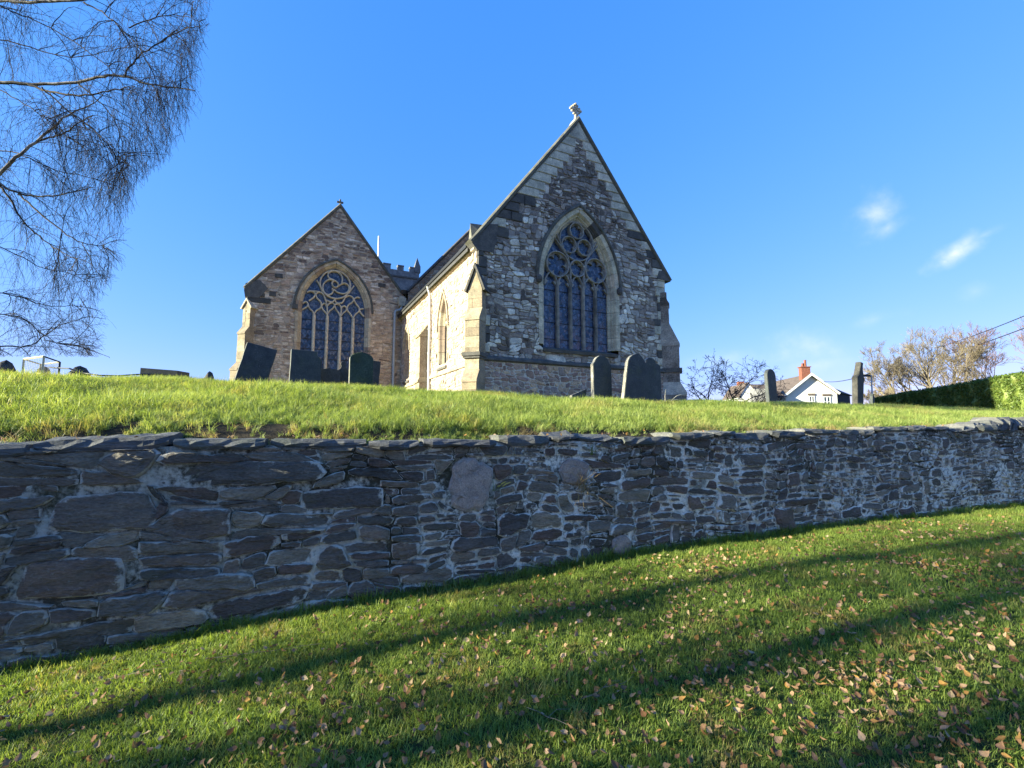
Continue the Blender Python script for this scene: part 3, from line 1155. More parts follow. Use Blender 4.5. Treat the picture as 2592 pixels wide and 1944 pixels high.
def oblique(u, w, nd):
    """frame for a buttress set at a corner, looking along nd"""
    o = Vector((CX, CY, 0)) + UU * u - NN * w
    td = Vector((-nd.y, nd.x, 0))

    def T(a, out, z):
        return Vector((o.x + td.x * a + nd.x * out, o.y + td.y * a + nd.y * out, EYE + z))
    return T


church = thing('church', 'old rubble stone church with two gables and a stone cross on the taller', 'church', tuple(FE(3.9, -5, 0.4)))


def arch_path(uc, a, z0, zs, zt, n=14):
    """opening outline from left sill up over the pointed arch to the right sill"""
    h = zt - zs
    Rr = (a * a + h * h) / (2 * a)
    pts = [(uc - a, z0), (uc - a, (z0 + zs) / 2), (uc - a, zs)]
    a1 = math.asin(min(1, h / Rr))
    if h <= Rr:
        for i in range(1, n + 1):
            t = a1 * i / n
            pts.append((uc - a + Rr - Rr * math.cos(t), zs + Rr * math.sin(t)))
    right = [(2 * uc - u, z) for u, z in reversed(pts[:-1])]
    return pts + right


def norms(path):
    out = []
    n = len(path)
    for i in range(n):
        a = path[max(0, i - 1)]
        b = path[min(n - 1, i + 1)]
        dx, dz = b[0] - a[0], b[1] - a[1]
        L = math.hypot(dx, dz) or 1
        out.append((-dz / L, dx / L))
    return out


def norms_mitre(path):
    out = []
    n = len(path)
    for i in range(n):
        ns = []
        for a, b in ((i - 1, i), (i, i + 1)):
            if a < 0 or b >= n:
                continue
            dx, dz = path[b][0] - path[a][0], path[b][1] - path[a][1]
            L = math.hypot(dx, dz) or 1
            ns.append((-dz / L, dx / L))
        if len(ns) == 1:
            out.append(ns[0])
        else:
            sx, sz = ns[0][0] + ns[1][0], ns[0][1] + ns[1][1]
            k = 2 / max(0.5, sx * sx + sz * sz)
            out.append((sx * k, sz * k))
    return out


def offset_path(path, d):
    return [(p[0] + q[0] * d, p[1] + q[1] * d) for p, q in zip(path, norms_mitre(path))]


def resample(path, step):
    out = [path[0]]
    for i in range(1, len(path)):
        L = math.dist(path[i - 1], path[i])
        k = max(1, int(round(L / step)))
        for j in range(1, k + 1):
            out.append((path[i - 1][0] + (path[i][0] - path[i - 1][0]) * j / k, path[i - 1][1] + (path[i][1] - path[i - 1][1]) * j / k))
    return out


def chaikin(p, it=2):
    for _ in range(it):
        q = [p[0]]
        for i in range(len(p) - 1):
            a, b = p[i], p[i + 1]
            q.append((a[0] * .75 + b[0] * .25, a[1] * .75 + b[1] * .25))
            q.append((a[0] * .25 + b[0] * .75, a[1] * .25 + b[1] * .75))
        q.append(p[-1])
        p = q
    return p


def sweep(mb, T, path, prof, rnd=0.5, closed=False, caps=True, nm=None):
    """profile of (offset, out) points carried along a (u, z) path"""
    nm = nm or norms_mitre(path)
    k = len(prof)
    vs = []
    for p, q in zip(path, nm):
        for d, o in prof:
            vs.append(T(p[0] + q[0] * d, o, p[1] + q[1] * d))
    fs = []
    n = len(path)
    for i in range(n - 1 if not closed else n):
        i2 = (i + 1) % n
        for j in range(k - 1):
            fs.append((i * k + j, i * k + j + 1, i2 * k + j + 1, i2 * k + j))
    if caps and not closed:
        fs.append(tuple(range(k)))
        fs.append(tuple((n - 1) * k + j for j in range(k - 1, -1, -1)))
    mb.add(vs, fs, rnd)


def bar(mb, T, path, w, o0, o1, rnd=0.5):
    """moulded tracery bar: bevelled section along a path"""
    h = w / 2
    sweep(mb, T, path, [(-h, o0), (-h, o1 - h * 0.8), (-h * 0.35, o1), (h * 0.35, o1), (h, o1 - h * 0.8), (h, o0)], rnd)


def circle(uc, zc, r, n=28):
    return [(uc + r * math.cos(2 * math.pi * i / n), zc + r * math.sin(2 * math.pi * i / n)) for i in range(n + 1)]


def inside(path, p):
    c = False
    n = len(path)
    j = n - 1
    for i in range(n):
        a, b = path[i], path[j]
        if (a[1] > p[1]) != (b[1] > p[1]) and p[0] < (b[0] - a[0]) * (p[1] - a[1]) / (b[1] - a[1]) + a[0]:
            c = not c
        j = i
    return c


def nearest(path, p):
    best, bd = None, 1e9
    n = len(path)
    for i in range(n):
        a, b = path[i], path[(i + 1) % n]
        dx, dz = b[0] - a[0], b[1] - a[1]
        L2 = dx * dx + dz * dz or 1e-9
        t = max(0, min(1, ((p[0] - a[0]) * dx + (p[1] - a[1]) * dz) / L2))
        q = (a[0] + dx * t, a[1] + dz * t)
        d = (q[0] - p[0]) ** 2 + (q[1] - p[1]) ** 2
        if d < bd:
            bd, best = d, q
    return best


CHURCH_STONES = []            # every wall stone: (size in view, wall object, mesh data)
WALL_REST = {}


def masonry(name, T, poly, holes, mat_stone, mat_mortar, area_fn, aspect, seed, depth=(0.015, 0.035), gap=(0.012, 0.024), tilt_v=0.25, tilt_h=0.10,
            amp=0.02, zones=None, top_fn=None, back=-0.5, shade=None, cut=(0.12, 0.32)):
    """one wall: mortar sheet with openings left in it, and every stone on it"""
    rg = random.Random(seed)
    us = [q[0] for q in poly]
    u0, u1 = min(us), max(us)
    zb = min(q[1] for q in poly)

    def top(u):
        best = -1e9
        for i in range(len(poly)):
            a, b = poly[i], poly[(i + 1) % len(poly)]
            if abs(a[0] - b[0]) < 1e-9:
                continue
            if min(a[0], b[0]) - 1e-6 <= u <= max(a[0], b[0]) + 1e-6:
                best = max(best, a[1] + (b[1] - a[1]) * (u - a[0]) / (b[0] - a[0]))
        return best
    # mortar sheet in vertical strips
    mb = MB()
    n = max(8, int((u1 - u0) / 0.05))
    cols = [u0 + (u1 - u0) * i / n for i in range(n + 1)]

    def spans(u):
        tz = top(u)
        res = []
        z = zb
        for hp in sorted(holes, key=lambda h: h[0][1]):
            hu0 = min(q[0] for q in hp)
            hu1 = max(q[0] for q in hp)
            if hu0 < u < hu1:
                hb = min(q[1] for q in hp)
                # top of the opening at u
                ht = hb
                for i in range(len(hp) - 1):
                    a, b = hp[i], hp[i + 1]
                    if min(a[0], b[0]) <= u <= max(a[0], b[0]) and abs(a[0] - b[0]) > 1e-9:
                        ht = max(ht, a[1] + (b[1] - a[1]) * (u - a[0]) / (b[0] - a[0]))
                if ht > z:
                    res.append((z, max(z, hb)))
                    z = ht
        res.append((z, tz))
        return res
    for i in range(n):
        um = (cols[i] + cols[i + 1]) / 2
        for (za, zc) in spans(um):
            if zc - za < 1e-4:
                continue
            ztl, ztr = (top(cols[i]), top(cols[i + 1])) if zc == top(um) else (zc, zc)
            k = 1
            mb.add([T(cols[i], 0, za), T(cols[i + 1], 0, za), T(cols[i + 1], 0, ztr), T(cols[i], 0, ztl)], [(0, 1, 2, 3)])
    # back of the wall
    mb.add([T(u, back, z) for u, z in poly], [tuple(range(len(poly)))])
    w = mb.build(name, mat_mortar, church)
    cells = split_stones(poly, rg, area_fn if callable(area_fn) else (lambda u, z: area_fn), aspect, tilt_v, tilt_h)
    grow_holes = [h for h in holes]
    nst = 0
    for c in cells:
        c = [warp(u, z, amp) for u, z in c]
        cc = centroid(c)
        if any(inside(h, cc) for h in grow_holes):
            continue
        if zones and any(zn(cc[0], cc[1]) for zn in zones):
            continue
        c2 = []
        for q in c:
            for h in grow_holes:
                if inside(h, q):
                    q = nearest(h, q)
            q = (min(max(q[0], u0), u1), q[1])
            tz = top(q[0])
            q = (q[0], max(zb, min(q[1], tz)))
            c2.append(q)
        if abs(area2(c2)) < 0.002:
            continue
        o = outline(c2, rg, rg.uniform(*gap), seg=0.13, jit=0.05, cut=cut)
        if o is None or len(o) < 5:
            continue
        m = MB()
        rv = rg.random()
        if shade:
            rv = shade(cc[0], cc[1], rv, rg)
        add_stone(m, T, o, rg.uniform(*depth), rg, rv, 0, 0.02, 0.08)
        P = T(cc[0], 0, cc[1])
        vis = 1.0 if (inside_view(P)) else 0.001
        CHURCH_STONES.append((abs(area2(o)) / (P.y ** 2) * vis, w, m, mat_stone))
        nst += 1
    return w


def inside_view(P):
    return P.y > 1 and abs(P.x / P.y) < 1.12 and P.z > EYE + bank_crest(P.x / P.y) * P.y


def bank_crest(rx):
    return float(np.interp(rx, [-1.1, -0.9, -0.55, -0.25, 0.0, 0.13, 0.6, 0.8, 1.0, 1.1], [0.125, 0.118, 0.100, 0.088, 0.076, 0.064, 0.060, 0.055, 0.043, 0.037]))


# ---- chancel east wall
CU1, CEAVE, CAPEX, CMID = 7.78, 6.0, 11.05, 3.87
WIN_C = 3.85
win_e = arch_path(WIN_C, 1.33, 2.80, 5.03, 7.42)
hole_e = offset_path(win_e, 0.30)
hole_e[0] = (hole_e[0][0], 2.58)
hole_e[-1] = (hole_e[-1][0], 2.58)
STR = 2.20
rake = (CAPEX - CEAVE) / CMID


def rake_l(z):
    return 0.0 if z < CEAVE else (z - CEAVE) / rake


def rake_r(z):
    return CU1 if z < CEAVE else CU1 - (z - CEAVE) * (CU1 - CMID) / (CAPEX - CEAVE)


rng = random.Random(5)
# pale dressed blocks stepping down both slopes of the gable, and at the right corner
blocks_e = []
zc = 10.36
first = True
while zc > 5.95:
    hgt = rng.uniform(0.29, 0.36)
    z0 = zc - hgt
    for side in (0, 1):
        if side == 0:
            ln = rng.choice([0.55, 0.75, 0.95, 0.45]) * (1 if z0 > 7.6 else 0.9)
            a, b = rake_l(z0) + 0.02, rake_l((z0 + zc) / 2) + ln
            b = min(b, CMID - 0.12 if z0 > 9.7 else b)
            p = [(a, z0), (b, z0), (b, zc), (rake_l(zc) + 0.02, zc)]
        else:
            ln = rng.choice([0.5, 0.62, 0.8, 0.4])
            a, b = rake_r((z0 + zc) / 2) - ln, rake_r(z0) - 0.02
            a = max(a, CMID + 0.14 if z0 > 9.7 else a)
            p = [(a, z0), (b, z0), (rake_r(zc) - 0.02, zc), (a, zc)]
        dark = (side == 0 and z0 < 7.5 and rng.random() < 0.75) or (side == 1 and z0 < 7.4 and rng.random() < 0.3) or rng.random() < 0.07
        # split long ones
        w_ = max(q[0] for q in p) - min(q[0] for q in p)
        if w_ > 0.95 and side == 0:
            m_ = p[1][0] - rng.uniform(0.38, 0.5)
            if m_ > p[3][0] + 0.1:
                blocks_e.append(([p[0], (m_, z0), (m_, zc), p[3]], dark))
                blocks_e.append(([(m_, z0), p[1], p[2], (m_, zc)], dark))
                continue
        blocks_e.append((p, dark))
    zc = z0
blocks_e.append(([(rake_l(10.36) + 0.02, 10.36), (rake_r(10.36) - 0.02, 10.36), (CMID + 0.03, 10.99), (CMID - 0.03, 10.99)], False))
z = 5.95
while z > STR + 0.15:
    hgt = rng.uniform(0.24, 0.36)
    ln = rng.choice([0.3, 0.5, 0.42, 0.62])
    blocks_e.append(([(CU1 - ln, z - hgt), (CU1 - 0.01, z - hgt), (CU1 - 0.01, z), (CU1 - ln, z)], rng.random() < 0.25))
    ln = rng.choice([0.22, 0.45, 0.33])
    blocks_e.append(([(0.01, z - hgt), (ln, z - hgt), (ln, z), (0.01, z)], rng.random() < 0.6))
    z -= hgt


def in_blocks(u, z):
    for p, _ in blocks_e:
        if inside(p, (u, z)):
            return True
    return False


def shade_e(u, z, rv, rg):
    # the stones of the upper gable are darker and browner than those below
    if z > 7.3 and rg.random() < 0.45:
        return rg.choice([0.40, 0.42, 0.0, 0.82, 0.84, 0.34])
    if z < 5.2 and rg.random() < 0.15:
        return rg.choice([0.58, 0.92, 0.26])
    return rv


def area_e(u, z):
    return 0.034 * (0.5 if (math.sin(u * 3.1 + z * 1.7) * math.sin(z * 2.3 - u) > 0.35) else 1.0) * (0.75 if z > 6.8 else 1.1)


w_e = masonry('chancel_east_wall', FE, [(0, STR), (CU1, STR), (CU1, CEAVE), (CMID, CAPEX), (0, CEAVE)], [hole_e], M_ch_stone, M_ch_mortar, area_e, 1.45, 21,
              zones=[in_blocks], shade=shade_e, tilt_v=0.3, tilt_h=0.14, amp=0.03, gap=(0.012, 0.03), depth=(0.015, 0.05))


def FP(u, out, z):
    return FE(u, out + 0.06, z)


w_p = masonry('chancel_plinth', FP, [(-0.05, -0.3), (CU1 + 0.05, -0.3), (CU1 + 0.05, STR - 0.10), (-0.05, STR - 0.10)], [], M_plinth_stone, M_plinth_mortar,
              lambda u, z: 0.024, 1.5, 22, tilt_v=0.35, tilt_h=0.16, gap=(0.022, 0.036), depth=(0.012, 0.03), back=-0.6)
E_BLOCK_PARENT = w_e
for p, dark in blocks_e:
    o = outline(p, rng, 0.014, seg=0.5, jit=0.006, cut=(0.01, 0.03))
    if o is None:
        continue
    m = MB()
    add_stone(m, FE, o, 0.050, rng, rng.random(), 0, 0.02, 0.01)
    m.build('ashlar_block', M_dark_stone if dark else M_ashlar, w_e)
# string course
m = MB()
for (T, a, b) in ((FE, -0.06, CU1 + 0.06),):
    sweep(m, T, [(a, STR), (b, STR)], [(-0.10, 0.0), (-0.10, 0.10), (-0.06, 0.15), (0.0, 0.14), (0.09, 0.02), (0.09, 0.0)], 0.3)
m.build('string_course', M_dark_stone, church)
# gable coping, kneelers
m = MB()
cop = [(-0.22, CEAVE - 0.20), (0.0, CEAVE + 0.06), (CMID, CAPEX + 0.06), (CU1, CEAVE + 0.06), (CU1 + 0.25, CEAVE - 0.26)]
sweep(m, FE, resample(cop, 0.7), [(-0.06, -0.30), (-0.06, 0.02), (-0.02, 0.10), (0.05, 0.11), (0.10, 0.05), (0.10, -0.34)], 0.4)
m.build('gable_coping', M_coping_ch, church)
m = MB()
m.prism(FE, [(CU1 - 0.42, CEAVE - 0.26), (CU1 + 0.24, CEAVE - 0.30), (CU1 + 0.27, CEAVE - 0.22), (CU1 - 0.05, CEAVE + 0.10), (CU1 - 0.32, CEAVE + 0.05)], 0.07, -0.4, 0.3)
m.build('kneeler_stone', M_dark_stone, church)
m = MB()
m.prism(FE, [(-0.02, CEAVE - 0.42), (0.55, CEAVE - 0.42), (0.70, CEAVE + 0.55), (0.42, CEAVE + 0.50), (-0.20, CEAVE - 0.22)], 0.065, -0.4, 0.3)
m.build('kneeler_stone', M_dark_stone, church)
# gablet on the left kneeler
m = MB()
for (w0, w1) in ((0.02, 0.38),):
    a = [FS(w0, 0.16, 5.80), FS(w1, 0.16, 5.80), FS((w0 + w1) / 2, 0.16, 6.52)]
    b = [FS(w0, -0.30, 6.1), FS(w1, -0.30, 6.1), FS((w0 + w1) / 2, -0.30, 6.55)]
    m.add(a + b, [(0, 1, 2), (3, 5, 4), (0, 3, 4, 1), (1, 4, 5, 2), (2, 5, 3, 0)], 0.8)
m.build('gablet', M_coping_ch, church)

# ---- stone cross on the chancel gable
m = MB()
m.prism(FE, [(CMID - 0.24, CAPEX - 0.14), (CMID + 0.20, CAPEX - 0.14), (CMID + 0.06, CAPEX + 0.14), (CMID - 0.10, CAPEX + 0.14)], 0.04, -0.34, 0.9)
m.tube([FE(CMID, -0.14, CAPEX + 0.10), FE(CMID, -0.14, CAPEX + 0.52)], [0.065, 0.045], 8, 0.9, True)
m.build('cross_base', M_dressed, church)
m = MB()
zc0 = CAPEX + 0.57
for an in (0, 90, 180, 270):
    ca, sa = math.cos(R(an)), math.sin(R(an))

    def AT(a, o, b, ca=ca, sa=sa):
        return FE(CMID + a * ca - b * sa, -0.14 + o, zc0 + a * sa + b * ca)
    m.box(AT, 0.0, 0.20, -0.04, 0.04, -0.032, 0.032, 0.9)
    for off in (-0.078, 0.0, 0.078):
        q = AT(0.225 if off == 0 else 0.16, 0, off)
        vs = []
        for i in range(5):
            for j in range(6):
                ph, la = math.pi * i / 4, 2 * math.pi * j / 6
                vs.append(q + Vector((math.sin(ph) * math.cos(la), math.sin(ph) * math.sin(la), math.cos(ph))) * 0.046)
        m.add(vs, [(i * 6 + j, i * 6 + (j + 1) % 6, (i + 1) * 6 + (j + 1) % 6, (i + 1) * 6 + j) for i in range(4) for j in range(6)], 0.6)
ring = circle(CMID, zc0, 0.105, 20)
sweep(m, lambda u, o, z: FE(u, o - 0.14, z), ring, [(-0.018, -0.03), (-0.018, 0.03), (0.018, 0.03), (0.018, -0.03), (-0.018, -0.03)], 0.7)
m.build('gable_cross', M_dressed, church)


# ---- windows
def surround(parent, T, path, mat, prof, step, rg, dark_every=0.0, dark_mat=None):
    """jamb stones and voussoirs with open joints"""
    pts = resample(path, 0.12)
    cum = [0]
    for i in range(1, len(pts)):
        cum.append(cum[-1] + math.dist(pts[i - 1], pts[i]))
    L = cum[-1]
    # cut so that the apex falls on a joint
    ia = max(range(len(pts)), key=lambda i: pts[i][1])
    cuts = [0]
    for seg in (cum[ia], L):
        k = max(1, int(round((seg - cuts[-1]) / step)))
        a = cuts[-1]
        for j in range(1, k + 1):
            cuts.append(a + (seg - a) * j / k)

    full = norms_mitre(pts)

    def PN(d):
        i = max(1, min(len(pts) - 1, next((i for i in range(len(cum)) if cum[i] >= d), len(cum) - 1)))
        t = (d - cum[i - 1]) / max(1e-6, cum[i] - cum[i - 1])
        a, b = full[i - 1], full[i]
        return (a[0] + (b[0] - a[0]) * t, a[1] + (b[1] - a[1]) * t)

    def P(d):
        i = max(1, min(len(pts) - 1, next((i for i in range(len(cum)) if cum[i] >= d), len(cum) - 1)))
        t = (d - cum[i - 1]) / max(1e-6, cum[i] - cum[i - 1])
        return (pts[i - 1][0] + (pts[i][0] - pts[i - 1][0]) * t, pts[i - 1][1] + (pts[i][1] - pts[i - 1][1]) * t)
    for i in range(len(cuts) - 1):
        a, b = cuts[i] + 0.006, cuts[i + 1] - 0.006
        k = max(2, int((b - a) / 0.12) + 1)
        sub = [P(a + (b - a) * j / k) for j in range(k + 1)]
        m = MB()
        sweep(m, T, sub, prof, rg.random(), nm=[PN(a + (b - a) * j / k) for j in range(k + 1)])
        mt = mat
        if dark_every and rg.random() < dark_every:
            mt = dark_mat
        m.build('voussoir' if min(q[1] for q in sub) > pts[0][1] + 1.9 else 'jamb_stone', mt, parent)


rg = random.Random(77)
m = MB()
hood = resample(offset_path(win_e, 0.34)[2:-2], 0.15)
sweep(m, FE, hood, [(0.0, 0.0), (0.0, 0.09), (0.03, 0.12), (0.09, 0.11), (0.13, 0.02), (0.13, 0.0)], 0.4)
win1 = m.build('east_window', M_coping_ch, church)
win1['label'] = 'tall pointed window with five lights and cusped circles in the chancel gable'
for p in (hood[0], hood[-1]):
    m = MB()
    q = FE(p[0], 0.08, p[1] - 0.06)
    vs = []
    for i in range(6):
        for j in range(8):
            ph, la = math.pi * i / 5, 2 * math.pi * j / 8
            vs.append(q + Vector((math.sin(ph) * math.cos(la), math.sin(ph) * math.sin(la), math.cos(ph) * 1.3)) * 0.115)
    m.add(vs, [(i * 8 + j, i * 8 + (j + 1) % 8, (i + 1) * 8 + (j + 1) % 8, (i + 1) * 8 + j) for i in range(5) for j in range(8)], 0.3)
    m.build('hood_stop', M_dark_stone, win1)
surround(win1, FE, win_e, M_dressed, [(0.0, -0.40), (0.0, -0.22), (0.05, -0.17), (0.07, -0.17), (0.10, -0.09), (0.13, -0.09), (0.16, -0.02), (0.19, 0.03), (0.34, 0.05), (0.34, -0.05)], 0.46, rg, 0.10, M_dark_stone)
m = MB()
sweep(m, FE, [(WIN_C - 1.52, 2.66), (WIN_C + 1.52, 2.66)], [(-0.12, 0.0), (-0.12, 0.10), (-0.02, 0.12), (0.14, -0.34), (0.14, -0.40)], 0.3)
m.build('window_sill', M_dark_stone, win1)
MULL = [WIN_C - 0.795, WIN_C - 0.265, WIN_C + 0.265, WIN_C + 0.795]
for u in MULL:
    m = MB()
    bar(m, FE, [(u, 2.74), (u, 4.0), (u, 5.06)], 0.105, -0.30, -0.13, rg.random())
    m.build('mullion', M_tracery_dark, win1)
m = MB()
lights = [WIN_C - 1.33] + MULL + [WIN_C + 1.33]
for i in range(5):
    a, b = lights[i], lights[i + 1]
    c = (a + b) / 2
    w = (b - a) / 2
    hd = [(a + 0.01, 4.9), (a + 0.03, 5.08), (a + w * 0.45, 5.26), (c, 5.40), (b - w * 0.45, 5.26), (b - 0.03, 5.08), (b - 0.01, 4.9)]
    bar(m, FE, chaikin(hd, 1), 0.05, -0.30, -0.14, 0.5)
    # cusps in the head of each light
    for sg in (-1, 1):
        m.prism(FE, [(c + sg * (w - 0.03), 4.92), (c + sg * (w - 0.03), 5.12), (c + sg * w * 0.35, 5.06), (c + sg * w * 0.62, 4.98)], -0.20, -0.28, 0.4)
# the dark spandrel stones between the light heads and the circles
rosettes = [(WIN_C - 0.80, 5.68, 0.475, 6), (WIN_C + 0.80, 5.68, 0.475, 6), (WIN_C, 5.64, 0.325, 5), (WIN_C - 0.325, 6.46, 0.325, 5), (WIN_C + 0.325, 6.46, 0.325, 5), (WIN_C, 7.02, 0.315, 5)]
for (uc, zc_, r_, k) in rosettes:
    bar(m, FE, circle(uc, zc_, r_ - 0.03, 30), 0.05, -0.30, -0.12, 0.6)
bar(m, FE, circle(WIN_C, 6.64, 0.70, 40), 0.05, -0.30, -0.13, 0.6)
for sg in (-1, 1):
    bar(m, FE, chaikin([(WIN_C + sg * 0.86, 6.80), (WIN_C + sg * 0.72, 6.55), (WIN_C + sg * 0.62, 6.30), (WIN_C + sg * 0.42, 6.10), (WIN_C + sg * 0.34, 5.86), (WIN_C + sg * 0.29, 5.64), (WIN_C + sg * 0.27, 5.10)]), 0.05, -0.30, -0.12, 0.6)
    bar(m, FE, chaikin([(WIN_C + sg * 0.62, 6.30), (WIN_C + sg * 0.9, 6.62), (WIN_C + sg * 1.02, 6.70)]), 0.05, -0.30, -0.14, 0.6)
tr = m.build('tracery', M_tracery_mid, win1)
m = MB()
for (uc, zc_, r_, k) in rosettes:
    n = k * 10
    ri = r_ - 0.06
    vs, fs = [], []
    for i in range(n):
        t = 2 * math.pi * i / n
        lob = abs(math.cos(k * (t - math.pi / 2) / 2)) ** 0.55
        rr_ = ri * (0.55 + 0.40 * lob)
        vs += [FE(uc + ri * 1.04 * math.cos(t), -0.20, zc_ + ri * 1.04 * math.sin(t)), FE(uc + rr_ * math.cos(t), -0.20, zc_ + rr_ * math.sin(t)), FE(uc + rr_ * math.cos(t), -0.30, zc_ + rr_ * math.sin(t))]
    for i in range(n):
        j = (i + 1) % n
        fs += [(i * 3, j * 3, j * 3 + 1, i * 3 + 1), (i * 3 + 1, j * 3 + 1, j * 3 + 2, i * 3 + 2)]
    m.add(vs, fs, 0.3)
for (u0, z0, u1, z1, u2, z2) in ((WIN_C - 0.53, 5.30, WIN_C - 0.27, 5.12, WIN_C - 0.27, 5.45), (WIN_C + 0.53, 5.30, WIN_C + 0.27, 5.12, WIN_C + 0.27, 5.45)):
    m.prism(FE, [(u0, z0), (u1, z1), (u2, z2)], -0.2, -0.3, 0.2)
m.build('cusping', M_tracery_dark, win1)
for i in range(5):
    a, b = lights[i], lights[i + 1]
    m = MB()
    tw = rg.uniform(-0.004, 0.004)
    m.add([FE(a, -0.27 + tw, 2.72), FE(b, -0.27 - tw, 2.72), FE(b, -0.275 - tw, 5.30), FE(a, -0.275 + tw, 5.30)], [(0, 1, 2, 3)], rg.random())
    m.build('pane', M_glass, win1)
m = MB()
vs = [FE(u, -0.282, z) for u, z in offset_path(win_e, -0.005) if z > 5.0] 
m.add([FE(WIN_C - 1.33, -0.282, 5.0)] + vs + [FE(WIN_C + 1.33, -0.282, 5.0)], [tuple(range(len(vs) + 2))])
m.build('tracery_glass', M_glass, win1)
for z in (3.05, 3.62, 4.2, 4.75):
    m = MB()
    m.box(FE, WIN_C - 1.33, WIN_C + 1.33, -0.265, -0.25, z, z + 0.018)
    m.build('saddle_bar', M_leadbar, win1)

# ---- chancel south wall
S_TOP = 5.78
win_s = arch_path(3.38, 0.42, 2.42, 3.75, 4.85, 10)
win_s2 = arch_path(9.15, 0.42, 2.42, 3.75, 4.75, 10)
hole_s = offset_path(win_s, 0.14)
hole_s2 = offset_path(win_s2, 0.14)
w_s = masonry('chancel_south_wall', FS, [(0.0, -0.3), (WB, -0.3), (WB, S_TOP - 0.16), (0, S_TOP - 0.16)], [hole_s, hole_s2], M_so_stone, M_so_mortar,
              lambda u, z: 0.04, 1.7, 31, tilt_v=0.2, tilt_h=0.09, depth=(0.008, 0.02))
for k_, (wp, hl, uc) in enumerate(((win_s, hole_s, 3.38), (win_s2, hole_s2, 9.15))):
    m = MB()
    hd = resample(offset_path(wp, 0.20)[2:-2], 0.12)
    sweep(m, FS, hd, [(0.0, 0.0), (0.0, 0.06), (0.04, 0.085), (0.075, 0.06), (0.08, 0.0)], 0.6)
    ws = m.build('side_window', M_dressed_warm, church)
    surround(ws, FS, wp, M_dressed_warm, [(0.0, -0.36), (0.0, -0.2), (0.06, -0.12), (0.10, -0.02), (0.16, 0.02), (0.18, 0.02), (0.18, -0.04)], 0.5, rg)
    m = MB()
    sweep(m, FS, [(uc - 0.55, 2.30), (uc + 0.55, 2.30)], [(-0.08, 0.0), (-0.08, 0.07), (0.0, 0.08), (0.12, -0.3), (0.12, -0.36)], 0.5)
    m.build('window_sill', M_dark_stone, ws)
    m = MB()
    bar(m, FS, [(uc, 2.36), (uc, 3.7)], 0.09, -0.30, -0.15, 0.6)
    for sg in (-1, 1):
        bar(m, FS, chaikin([(uc, 3.65), (uc + sg * 0.06, 3.9), (uc + sg * 0.2, 4.12), (uc + sg * 0.36, 3.95)]), 0.06, -0.30, -0.16, 0.6)
    bar(m, FS, circle(uc, 4.32, 0.17, 18), 0.06, -0.30, -0.16, 0.6)
    m.build('tracery', M_tracery, ws)
    m = MB()
    gp = [FS(u, -0.29, z) for u, z in wp]
    m.add(gp, [tuple(range(len(gp)))])
    m.build('pane', M_glass_diamond, ws)
m = MB()
sweep(m, FS, [(0.5, 2.08), (WB, 2.08)], [(-0.07, 0.0), (-0.07, 0.07), (0.0, 0.09), (0.07, 0.01), (0.07, 0.0)], 0.5)
m.build('string_course', M_dressed_warm, church)
m = MB()
sweep(m, FS, [(0.02, S_TOP - 0.10), (WB, S_TOP - 0.10)], [(-0.09, 0.0), (-0.05, 0.10), (0.08, 0.13), (0.08, 0.0)], 0.8)
m.build('eaves_cornice', M_dressed, church)
m = MB()
m.box(FS, 0.36, WB, 0.12, 0.24, S_TOP + 0.0, S_TOP + 0.11)
m.build('gutter', M_black, church)
# chancel roof, its two slopes
m = MB()
r0 = rake * 0.985


def roof_pair(mb, T, ul, ur, um, ze, za, o0, o1, th=0.12):
    a = [T(ul, o0, ze), T(um, o0, za), T(ur, o0, ze)]
    b = [T(ul, o1, ze), T(um, o1, za), T(ur, o1, ze)]
    lo = [T(ul, o0, ze - th), T(um, o0, za - th), T(ur, o0, ze - th)]
    lb = [T(ul, o1, ze - th), T(um, o1, za - th), T(ur, o1, ze - th)]
    mb.add(a + b + lo + lb, [(0, 1, 4, 3), (1, 2, 5, 4), (6, 9, 10, 7), (7, 10, 11, 8), (0, 3, 9, 6), (2, 8, 11, 5), (0, 6, 7, 1), (1, 7, 8, 2), (3, 4, 10, 9), (4, 5, 11, 10)])


roof_pair(m, FE, -0.20, CU1 + 0.2, CMID, S_TOP - 0.02, CAPEX - 0.16, -0.32, -WB)
m.build('roof', M_roof, church)
m = MB()
m.add([FE(CU1, 0, -0.3), FE(CU1, -WB, -0.3), FE(CU1, -WB, S_TOP), FE(CU1, 0, CEAVE)], [(0, 1, 2, 3)])
m.build('chancel_north_wall', M_ch_mortar, church)

# south pipe
m = MB()
m.tube([FS(4.93, 0.20, S_TOP + 0.02), FS(4.93, 0.12, S_TOP - 0.25), FS(4.93, 0.09, S_TOP - 0.6), FS(4.93, 0.09, 0.2)], 0.052, 10)
for z in (5.0, 4.0, 3.0, 2.3):
    m.tube([FS(4.93, 0.09, z), FS(4.93, 0.09, z + 0.07)], 0.066, 10, cap=True)
m.build('drainpipe', M_pipe, church)


